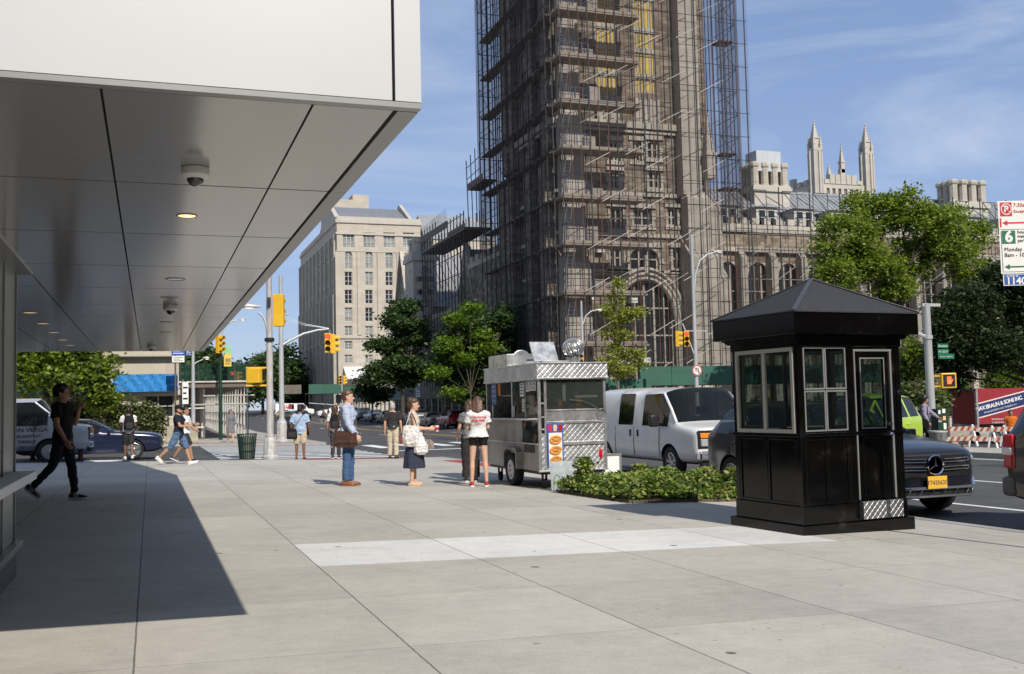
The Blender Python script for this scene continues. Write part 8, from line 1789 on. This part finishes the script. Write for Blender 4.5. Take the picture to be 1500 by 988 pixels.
mb = MB(); mb.lathe([(.35, -.018), (.35, -.013), (.29, -.013), (.29, -.018), (.35, -.018)], 28, (v.x, -.2, v.z), 'y', caps=False); mb.bar((v.x-.23, -.216, v.z+.23), (v.x+.23, -.216, v.z-.23), .055, .006); mb.build('red_ring', M['red_print'], s_)
mb = MB(); mb.tube([(v.x+.1, -.2135, v.z-.2), (v.x+.1, -.2135, v.z+.05), (v.x+.06, -.2135, v.z+.14), (v.x-.06, -.2135, v.z+.14), (v.x-.1, -.2135, v.z+.06), (v.x-.1, -.2135, v.z-.06)], .028, 6); mb.build('arrow', M['black'], s_)
pp2 = on_y(854, 540, 63); z0 = g(pp2.x, 63)-.1; l5 = lambda px, py: on_y(px, py, 63) - Vector((pp2.x, 63, z0)); t = pole_thing('lamp_pole', 'slim pale lamp pole rising behind the food cart vent', 'lamp pole', (pp2.x, 63, z0), l5(853, 442).z, .11, .07, M['pole']); pts = [l5(854, 475), l5(858, 463), l5(866, 456), l5(873, 455)]; cobra(t, [(p.x, 0, p.z) for p in pts], .04, M['pole'], (.5, .2, .1)); v = l5(848, 530); signal_head(t, (v.x, -.1, v.z), R(0))
# right pole with street signs
Y6 = 24.8; p6_ = on_y(1364, 600, Y6); z0 = g(p6_.x, Y6); l6 = lambda px, py: on_y(px, py, Y6) - Vector((p6_.x, Y6, z0))
t = pole_thing('lamp_pole', 'pale grey pole with green street name signs and a red hand walk signal', 'lamp pole', (p6_.x, Y6, z0), l6(1362, 447).z, .13, .11, M['pole'])
mb = MB(); a, b = l6(1350, 447), l6(1376, 447); mb.bar((a.x, 0, a.z), (b.x, 0, a.z), .09); mb.build('cross_arm', M['pole'], t); mb = MB(); a = l6(1340, 487); mb.tube([(0, 0, l6(1362, 495).z), (a.x, 0, a.z)], .06, 8); mb.lathe([(.145, l6(1362, 497).z), (.145, l6(1362, 492).z)], 14); mb.build('side_arm', M['pole'], t)
for k, (tx, y0, y1, x1) in enumerate((('Broadway', 504, 511, 1384), ('W 120 ST', 512, 520, 1384), ('Teachers College Way', 519, 527, 1392))):
    a, b = l6(1368, y0), l6(x1, y1); mb = MB(); mb.bb((a.x, -.15-.012*k, b.z+.012), (b.x, -.14-.012*k, a.z-.004)); s_ = mb.build('street_sign', M['green_print'], t, bevel=.004); mb = MB(); w = b.x-a.x; lettering(mb, tx, min(.17, w/len(tx)*1.7), facing(((a.x+b.x)/2, -.154-.012*k, (a.z+b.z)/2), (1, 0, 0)), .003); mb.build('sign_lettering', M['paper'], s_)
v = l6(1386, 558); ped_box(t, (v.x, -.05, v.z), R(-18), True)
for py in (551, 566): z = l6(1380, py).z; mb = MB(); mb.bar((0, 0, z), (v.x-.1, -.03, z), .035); mb.build('bracket', M['yellow'], t)
# green box with stickers, bin, barricades
c = on_y(1376, 617, Y6-.5); z0 = g(c.x, Y6-.5); t = thing('control_box', 'dark green control box plastered with pale stickers at the foot of the pale grey pole', 'control box', (c.x, Y6-.5, z0)); zb_, zt_ = on_y(1376, 632, Y6-.5).z-z0, on_y(1376, 599, Y6-.5).z-z0; mb = MB(); mb.bb((-.18, -.15, zb_), (.19, .15, zt_)); mb.build('cabinet', M['dkgreen'], t, bevel=.02); mb = MB(); mb.bb((-.07, -.06, 0), (.07, .06, zb_)); mb.build('pedestal', M['dkgreen'], t)
for k, (x, z, w, h, m_) in enumerate(((.04, .42, .11, .10, 'paper'), (.05, .26, .10, .10, 'bread2'), (.06, .06, .10, .16, 'paper'), (-.12, .4, .08, .09, 'paper'), (-.11, .22, .10, .08, 'paper'))): mb = MB(); mb.bb((x-w/2, -.155, zb_+z*(zt_-zb_)/.5-.02), (x+w/2, -.1505, zb_+z*(zt_-zb_)/.5+h)); mb.build('sticker', M[m_], t)
c = on_y(1374, 645, Y6-.9); z0 = g(c.x, Y6-.9); t = thing('litter_bin', 'plain grey litter bin under the green control box', 'litter bin', (c.x, Y6-.9, z0)); mb = MB(); mb.lathe([(.2, 0), (.24, .55), (.26, .58), (.24, .58), (.2, .05)], 18); mb.build('drum', M['steel'], t, 40); mb = MB(); mb.lathe([(.262, .55), (.27, .57), (.262, .6)], 18, caps=False); mb.build('rim', M['pole'], t, 40)
def barricade(label, c, rz, L_=1.5):
    t = thing('barricade', label, 'barricade', c, rz, 'striped barricades on the median'); t.scale = (.9, .8, .66)
    for s in (-1, 1):
        x = s*L_*.42; mb = MB(); mb.bar((x, -.28, 0), (x, 0, 1.05), .06, .04); mb.bar((x, .28, 0), (x, 0, 1.05), .06, .04); mb.build('leg', M['white'], t)
    for z, dy in ((.78, -.10), (.32, -.23)):
        mb = MB(); mb.bb((-L_/2, dy-.02, z), (L_/2, dy, z+.2)); o = mb.build('board', M['board_w'], t); mb = MB()
        for k in range(6): x = -L_/2+.06+k*L_/6; mb.add([(x, dy-.024, z), (x+.12, dy-.024, z), (x+.22, dy-.024, z+.2), (x+.10, dy-.024, z+.2), (x, dy-.0203, z), (x+.12, dy-.0203, z), (x+.22, dy-.0203, z+.2), (x+.10, dy-.0203, z+.2)], [(0, 1, 2, 3), (7, 6, 5, 4), (0, 4, 5, 1), (1, 5, 6, 2), (2, 6, 7, 3), (3, 7, 4, 0)])
        mb.build('stripe', pm('orange_stripe', (.50, .07, .02), .5) if 'ostripe' not in M else M['ostripe'], o)
    return t
M['board_w'] = pm('dirty_white_board', (.42, .40, .37), .6, 0, .2, 7); M['ostripe'] = pm('orange_red_stripe', (.30, .06, .025), .5, 0, .1, 6)
for px, Y, lab in ((1401, 25.4, 'striped barricade right beside the grey litter bin'), (1448, 25.9, 'striped barricade in front of the lettered truck side'), (1478, 24.4, 'striped barricade nearest the boxy black car')):
    c = on_y(px, 640, Y); barricade(lab, (c.x, Y, g(c.x, Y)), R(-8))
mb = MB(); c = on_y(1402, 640, 26.6); mb.bb((-.5, -.25, .2), (.45, .25, .55)); mb.bb((-.4, -.2, 0), (.3, .2, .2)); tag(mb.build('crate', M['plank'], None, bevel=.02, loc=(c.x, 26.6, g(c.x, 26.6))), 'tan crate standing behind the first striped barricade', 'crate')
# parking regulation sign by the right edge
ps = Vector((7.98, 7.75, g(8, 7.75))); t = thing('parking_sign', 'white parking sign with red and green panels at the right edge', 'sign', ps)
va = CAM + ray(1461, 295)*10.0; vb = CAM + ray(1465, 420)*10.0; zt_, zb_ = va.z-ps.z, vb.z-ps.z
dx = Vector((.94, -.34, 0)).normalized()   # the panel turned toward the plaza
ori = Vector((va.x-ps.x, va.y-ps.y, 0)); SWd = .52; FM = facing((ori.x, ori.y, zt_), dx)
def pl(mb, u0, u1, w0, w1, d0, d1):
    q = [FM @ Vector((u, w, d)) for d in (d0, d1) for u, w in ((u0, w0), (u1, w0), (u1, w1), (u0, w1))]; mb.add(q, [(3, 2, 1, 0), (4, 5, 6, 7), (0, 1, 5, 4), (1, 2, 6, 5), (2, 3, 7, 6), (3, 0, 4, 7)])
Hs = zt_-zb_; h1 = Hs*.335; h2 = Hs*.86
mb = MB(); pl(mb, 0, SWd, -h2, 0, -.004, 0); pn = mb.build('sign_panel', M['paper'], t, bevel=.002)
mb = MB(); pl(mb, .012, .028, -h1+.02, -.17, .0005, .002); pl(mb, .02, .135, -.150, -.015, .0005, .003); mb.build('red_field', M['red_print'], pn)
mb = MB(); mb.tube([FM @ Vector((.0775+.048*math.cos(a), -.083+.052*math.sin(a), .004)) for a in [2*math.pi*k/24 for k in range(25)]], .006, 5); lettering(mb, 'P', .085, FM @ Matrix.Translation((.0775, -.083, .005)), .003, bold=.003); mb.bar(FM @ Vector((.045, -.048, .0062)), FM @ Vector((.111, -.118, .0062)), .009, .003); mb.build('no_parking_symbol', M['paper'], pn)
def txt(s_, size, u, w, mat, **k): mb = MB(); lettering(mb, s_, size, FM @ Matrix.Translation((u, w, .003)), .002, **k); mb.build('sign_lettering', mat, pn)
txt('7:30am-7pm', .052, .15, -.045, M['red_print'], align='LEFT'); txt('Except Sunday', .042, .15, -.105, M['red_print'], align='LEFT')
def arrow(w, mat):
    mb = MB(); pl(mb, .075, SWd, w-.007, w+.007, .0005, .003); q = [FM @ Vector((u, ww, d)) for d in (.0005, .003) for u, ww in ((.035, w), (.085, w-.026), (.085, w+.026))]; mb.add(q, [(2, 1, 0), (3, 4, 5), (0, 1, 4, 3), (1, 2, 5, 4), (2, 0, 3, 5)]); mb.build('arrow', mat, pn)
arrow(-h1+.062, M['red_print'])
mb = MB(); pl(mb, .004, SWd, -h1-.004, -h1, .0005, .002); pl(mb, .016, .022, -h2+.02, -h1-.02, .0005, .002); pl(mb, .016, SWd, -h2+.016, -h2+.021, .0005, .002); mb.build('rule', M['green_print'], pn)
mb = MB(); pl(mb, .026, .155, -h1-.142, -h1-.014, .0005, .003); mb.build('green_field', M['green_print'], pn)
mb = MB(); lettering(mb, '6', .15, FM @ Matrix.Translation((.09, -h1-.078, .004)), .003, bold=.006); mb.build('sign_numeral', M['paper'], pn)
for k, s_ in enumerate(('hour', 'metered', 'parking')): txt(s_, .045, .175, -h1-.03-.042*k, M['black'], align='LEFT')
txt('Monday - Friday', .055, .04, -h1-.20, M['black'], align='LEFT'); txt('8am - 10pm', .055, .04, -h1-.255, M['black'], align='LEFT'); arrow(-h2+.068, M['green_print'])
mb = MB(); pl(mb, .016, SWd, -Hs, -h2-.006, -.004, .0); zp_ = mb.build('zone_panel', M['paper'], t, bevel=.002); mb = MB(); pl(mb, .026, SWd-.01, -Hs+.008, -h2-.010, .0003, .0015); mb.build('blue_field', M['blue_print'], zp_)
mb = MB(); lettering(mb, '114021', .098, FM @ Matrix.Translation((.042, -Hs+.042, .003)), .002, align='LEFT', bold=.002); lettering(mb, 'Zone #', .038, FM @ Matrix.Translation((.045, -h2-.020, .003)), .002, align='LEFT'); mb.build('zone_lettering', M['paper'], zp_)
q = FM @ Vector((.36, 0, -.04)); mb = MB(); mb.tube([(q.x, q.y, -.1), (q.x, q.y, zt_+.05)], .03, 10); mb.build('post', M['steel'], t, 60)
# ================================================================== TREES AND PLANTS
M['bark'] = pm('bark', (.075, .058, .045), .95, 0, .35, 8, bump=.5, bscale=18, stretch=(3, 3, .6)); M['bark_pale'] = pm('pale_bark', (.17, .145, .12), .9, 0, .3, 8, bump=.3, bscale=18, stretch=(3, 3, .6))
M['lf_mid'] = leafmat('maple_leaf', [(.06, .10, .018), (.14, .205, .035), (.235, .30, .055), (.33, .37, .085)], .42)
M['lf_dark'] = leafmat('dark_leaf', [(.018, .034, .013), (.035, .06, .021), (.06, .09, .03)], .25)
M['lf_deep'] = leafmat('deep_green_leaf', [(.032, .06, .022), (.058, .10, .032), (.10, .155, .05)], .32)
M['lf_light'] = leafmat('light_leaf', [(.08, .15, .02), (.15, .24, .035), (.22, .30, .05)], .35)
M['lf_gold'] = leafmat('yellow_green_leaf', [(.15, .19, .03), (.27, .30, .055), (.38, .40, .09)], .35)
M['lf_hedge'] = leafmat('brownish_hedge_leaf', [(.05, .085, .02), (.10, .15, .035), (.17, .19, .07), (.24, .20, .14)], .25)  # greens mixed with the brown and pinkish tones of hedge and flowering shrubs
def tree(name, label, base, blobs, mat, leaf, n, trunk=.2, bark='bark', seed=1, clump=.55, k=26, group=None, up=.35, fork=.35, lean=0, plates=0):
    """blobs: (x, y, z, rx, ry, rz) relative to the base; leaves gather in clumps thrown over each blob's volume"""
    r = np.random.default_rng(seed); t = thing(name, label, 'tree', base, 0, group)
    if plates:
        nb = []
        for b in blobs:
            for _ in range(plates):
                d = r.normal(size=3); d /= np.linalg.norm(d); q = r.uniform(.3, .78); s_ = r.uniform(.46, .72); nb.append((b[0]+d[0]*b[3]*q, b[1]+d[1]*b[4]*q, b[2]+d[2]*b[5]*q, b[3]*s_, b[4]*s_, b[5]*s_*.62))
        blobs = nb
    zlo = min(b[2]-b[5] for b in blobs); top = max(b[2] for b in blobs); mb = MB(); zf = max(.6, zlo*.75+.25*fork*top)
    zf = max(zf, .25*top); mb.tube([(0, 0, -.3), (.03*trunk, 0, .1), (.0, .05, zf*.5), (lean*.4, .02, zf)], [trunk*1.35, trunk, trunk*.85, trunk*.75], 10)
    vol = np.array([b[3]*b[4]*b[5] for b in blobs])**.75; pts = []
    for b in blobs:
        c = Vector(b[:3]); st = Vector((lean*.4, .02, zf)); mid = st.lerp(c, .5) + Vector((r.normal()*.1*b[3], r.normal()*.1*b[3], .06*b[5])); mb.tube([st, mid, c], [trunk*.5, trunk*.3, trunk*.12], 7)
        for _ in range(5):
            d = Vector(r.normal(size=3)).normalized(); e = c + Vector((d.x*b[3]*.8, d.y*b[4]*.8, abs(d.z)*b[5]*.75)); s0 = st.lerp(c, r.uniform(.55, .95)); mb.tube([s0, s0.lerp(e, .5)+Vector((0, 0, .05*b[5])), e], [trunk*.2, trunk*.11, trunk*.04], 5)
    mb.build('trunk', M[bark], t, 60)
    for b, share in zip(blobs, vol/vol.sum()):
        m_ = int(n*share/k)+1; d = r.normal(size=(m_, 3)); d /= np.linalg.norm(d, axis=1)[:, None]; rad = r.uniform(.25, 1, size=(m_, 1))**.45 * (1+.12*r.normal(size=(m_, 1)))
        cs = d*rad*np.array(b[3:6]) + np.array(b[:3]); cl = clump*r.uniform(.6, 1.4, size=(m_, 1, 1))
        off = r.normal(size=(m_, k, 3))*cl*np.array([1, 1, .55]); pts.append((cs[:, None, :]+off).reshape(-1, 3))
    leaf_obj('crown', M[mat], np.concatenate(pts), leaf, t, up, .62, seed); return t
def at(px, py, Y): p = on_y(px, py, Y); return p
def blob(base, px, py, rpx, rpy, Y, dy=0, depth=1.0):
    p = on_y(px, py, Y+dy); s = (Y+dy)/1500*1.06; return (p.x-base[0], Y+dy-base[1], p.z-base[2], rpx*s, rpx*s*depth, rpy*s)
def ground_at(px, Y, dz=0): p = on_y(px, 600, Y); return (p.x, Y, g(p.x, Y)+dz)
# big maple right of the booth
Y = 56; b = ground_at(1300, Y, -.1)
bl = [blob(b, *q) for q in ((1240, 345, 48, 42, Y), (1290, 315, 46, 36, Y, 1), (1335, 300, 36, 26, Y), (1365, 330, 40, 40, Y, -1), (1225, 405, 38, 26, Y, -1), (1280, 385, 50, 34, Y), (1330, 380, 46, 40, Y, 1.5), (1390, 360, 40, 38, Y), (1415, 390, 32, 34, Y, 1), (1260, 300, 26, 22, Y, 2), (1395, 318, 22, 26, Y, 1), (1208, 372, 22, 22, Y), (1430, 345, 24, 24, Y, 2), (1310, 425, 36, 20, Y))]
tree('maple_tree', 'broad sunlit maple spreading over the booth roof', b, bl, 'lf_mid', .25, 36000, .26, seed=3, clump=.34, k=60)
# dark tree on the right edge, closer
Y = 44; b = ground_at(1540, Y)
bl = [blob(b, *q) for q in ((1420, 450, 46, 44, Y), (1470, 420, 52, 46, Y, 1), (1510, 400, 44, 44, Y), (1400, 500, 38, 38, Y), (1450, 510, 46, 44, Y, -1), (1500, 480, 46, 46, Y, 1), (1380, 470, 24, 30, Y), (1403, 552, 22, 28, Y, .5), (1490, 520, 40, 22, Y), (1375, 520, 22, 24, Y, 1), (1540, 440, 50, 60, Y))]
tree('oak_tree', 'dark leaved tree hanging over the red truck at the right edge', b, bl, 'lf_dark', .24, 34000, .2, seed=5, clump=.30, k=30)
# bushes behind
for (px, py, rx, ry, Y, m_, lab, sd, nm) in ((1336, 530, 24, 40, 50, 'lf_mid', 'green bush filling the gap between the booth and the pale grey pole', 7, 'shrub'), (1342, 580, 26, 26, 40, 'lf_hedge', 'dusty brown green hedge behind the lime cab', 8, 'hedge'), (1475, 548, 30, 24, 62, 'lf_light', 'bright green bush seen under the dark tree', 9, 'shrub'), (1398, 575, 26, 24, 64, 'lf_mid', 'mid green bush behind the red truck roof', 10, 'shrub')):
    b = ground_at(px, Y); tree(nm, lab, b, [blob(b, px, py, rx, ry, Y), blob(b, px-rx*.6, py+ry*.5, rx*.7, ry*.7, Y, .5), blob(b, px+rx*.6, py+ry*.4, rx*.7, ry*.7, Y, -.4), blob(b, px, py+ry*.9, rx*.9, ry*.7, Y)], m_, .24, 5500, .08, seed=sd, clump=.3)
# slender young tree in front of the tower
Y = 64; b = ground_at(907, Y); tiers = [(905, 418, 9, 12), (902, 440, 12, 9), (890, 455, 15, 7), (926, 458, 20, 6), (905, 470, 16, 8), (893, 488, 14, 9), (912, 492, 12, 10), (900, 512, 12, 8), (925, 520, 22, 8), (892, 532, 16, 10), (912, 545, 18, 10), (935, 535, 10, 6), (878, 452, 8, 5), (940, 455, 10, 4)]
tree('young_tree', 'slender yellow green young tree with tiered branches before the tower', b, [blob(b, *q, Y, (i % 3-1)*.5, .8) for i, q in enumerate(tiers)], 'lf_gold', .20, 5600, .09, 'bark_pale', 12, .22, 20, fork=1.2)
# the trees along the avenue beside the tower
Y = 80; b = ground_at(700, Y)
bl = [blob(b, *q) for q in ((690, 470, 34, 24, Y), (720, 500, 40, 32, Y, 2), (672, 505, 34, 26, Y), (650, 535, 26, 22, Y), (690, 540, 40, 26, Y), (740, 540, 34, 26, Y, 2), (735, 465, 20, 16, Y), (700, 575, 44, 16, Y), (660, 560, 26, 16, Y))]
tree('plane_tree', 'full green tree with pale lit leaf sprays beside the shaded tower base', b, bl, 'lf_deep', .40, 15000, .25, seed=21, clump=.45, k=32, plates=4)
Yl = 77; b2_ = ground_at(690, Yl); bl = [blob(b2_, *q) for q in ((655, 505, 14, 9, Yl), (640, 545, 14, 8, Yl), (680, 525, 14, 6, Yl), (712, 510, 14, 9, Yl), (706, 492, 12, 6, Yl), (668, 468, 13, 7, Yl), (690, 452, 12, 6, Yl), (664, 575, 12, 6, Yl))]
tree('honey_locust', 'light yellow green leaf sprays of a thin tree in front of the full green one', b2_, bl, 'lf_light', .30, 5200, .08, seed=22, clump=.32, k=20)
Y = 100; b = ground_at(590, Y)
bl = [blob(b, *q) for q in ((597, 448, 20, 16, Y), (588, 475, 28, 20, Y), (605, 490, 24, 22, Y), (575, 505, 30, 18, Y), (596, 525, 36, 22, Y), (566, 540, 28, 16, Y), (612, 545, 28, 24, Y), (580, 560, 34, 16, Y))]
tree('conical_tree', 'dark pointed tree rising against the pale stone block', b, bl, 'lf_deep', .40, 17000, .22, seed=23, clump=.42, k=30, plates=5)
Y = 112; b = ground_at(545, Y); tree('small_tree', 'small thin tree in front of the far corrugated awning', b, [blob(b, 545, 560, 20, 12, Y), blob(b, 530, 572, 14, 9, Y), blob(b, 560, 574, 16, 10, Y), blob(b, 552, 583, 18, 8, Y)], 'lf_dark', .35, 3000, .09, seed=24, clump=.4)
# far trees at the end of the avenue
for i, (px, py, rx, ry, Y, lab) in enumerate(((412, 535, 34, 34, 185, 'far green tree just right of the slimmer signal pole'), (385, 545, 30, 30, 175, 'far green tree between the two near poles'), (352, 555, 26, 26, 165, 'far green tree left of the yellow walk signals'), (302, 532, 22, 24, 150, 'far green tree behind the shed fence at the overhang corner'), (430, 560, 20, 24, 190, 'far green tree touching the shaded flank of the pale stone block'), (275, 545, 18, 20, 150, 'far green tree behind the bus stop sign'), (325, 560, 22, 18, 190, 'far low green tree behind the yellow green banner'))):
    b = ground_at(px, Y); tree('far_tree', lab, b, [blob(b, px, py, rx*.7, ry*.7, Y), blob(b, px-rx*.5, py+ry*.4, rx*.6, ry*.6, Y, 2), blob(b, px+rx*.5, py+ry*.35, rx*.6, ry*.6, Y, -2), blob(b, px+rx*.1, py-ry*.5, rx*.45, ry*.45, Y), blob(b, px, py+ry*.8, rx*.9, ry*.6, Y)], 'lf_deep', .75, 3600, .3, seed=30+i, clump=.8, k=18, group='trees at the end of the avenue')
# street tree on the left, beyond the side street
Y = 53.9; b = ground_at(78, Y)
bl = [blob(b, *q) for q in ((60, 535, 36, 22, Y), (100, 525, 34, 22, Y, .5), (140, 540, 24, 20, Y), (35, 555, 26, 20, Y), (85, 555, 36, 16, Y, -.4), (120, 500, 30, 20, Y), (70, 500, 34, 22, Y), (150, 570, 16, 16, Y), (20, 520, 30, 30, Y), (125, 560, 18, 12, Y))]
tree('street_tree', 'leafy street tree seen beneath the soffit in front of the blue banner', b, bl, 'lf_mid', .26, 11000, .16, seed=41, clump=.28)
Y = 54.6; b = ground_at(152, Y); tree('street_tree', 'thin leaning street tree at the clear end of the blue banner', b, [blob(b, 150, 575, 14, 12, Y), blob(b, 160, 590, 12, 12, Y), blob(b, 142, 595, 12, 8, Y)], 'lf_mid', .2, 2200, .07, seed=42, clump=.22)
for i, (px0, px1, py, h, m_, lab) in enumerate(((25, 130, 604, 16, 'lf_deep', 'clipped dark green hedge behind the silver van'), (160, 205, 610, 18, 'lf_hedge', 'flowering shrub with pinkish heads behind the person with the backpack'), (203, 238, 618, 22, 'lf_hedge', 'second flowering shrub nearer the concrete block'))):
    Y = 55.6; b = ground_at((px0+px1)/2, Y); n_ = max(2, int((px1-px0)/14)); tree('hedge' if i == 0 else 'shrub', lab, b, [blob(b, px0+(px1-px0)*(k+.5)/n_, py+rnd.uniform(-2, 2), 10, h, Y, rnd.uniform(-.2, .2)) for k in range(n_)], m_, .17, 4500 if i == 0 else 3000, .05, seed=50+i, clump=.2)
# low planting on the far median and tower garden
for i, (px, Y, lab) in enumerate(((1120, 62, 'dark bush below the green shed behind the booth'), (1210, 60, 'round green bush showing through the booth windows'))):
    b = ground_at(px, Y); tree('shrub', lab, b, [blob(b, px, 600, 26, 16, Y), blob(b, px+24, 606, 22, 14, Y), blob(b, px-24, 606, 22, 14, Y)], 'lf_deep', .25, 2600, .06, seed=60+i, clump=.3)
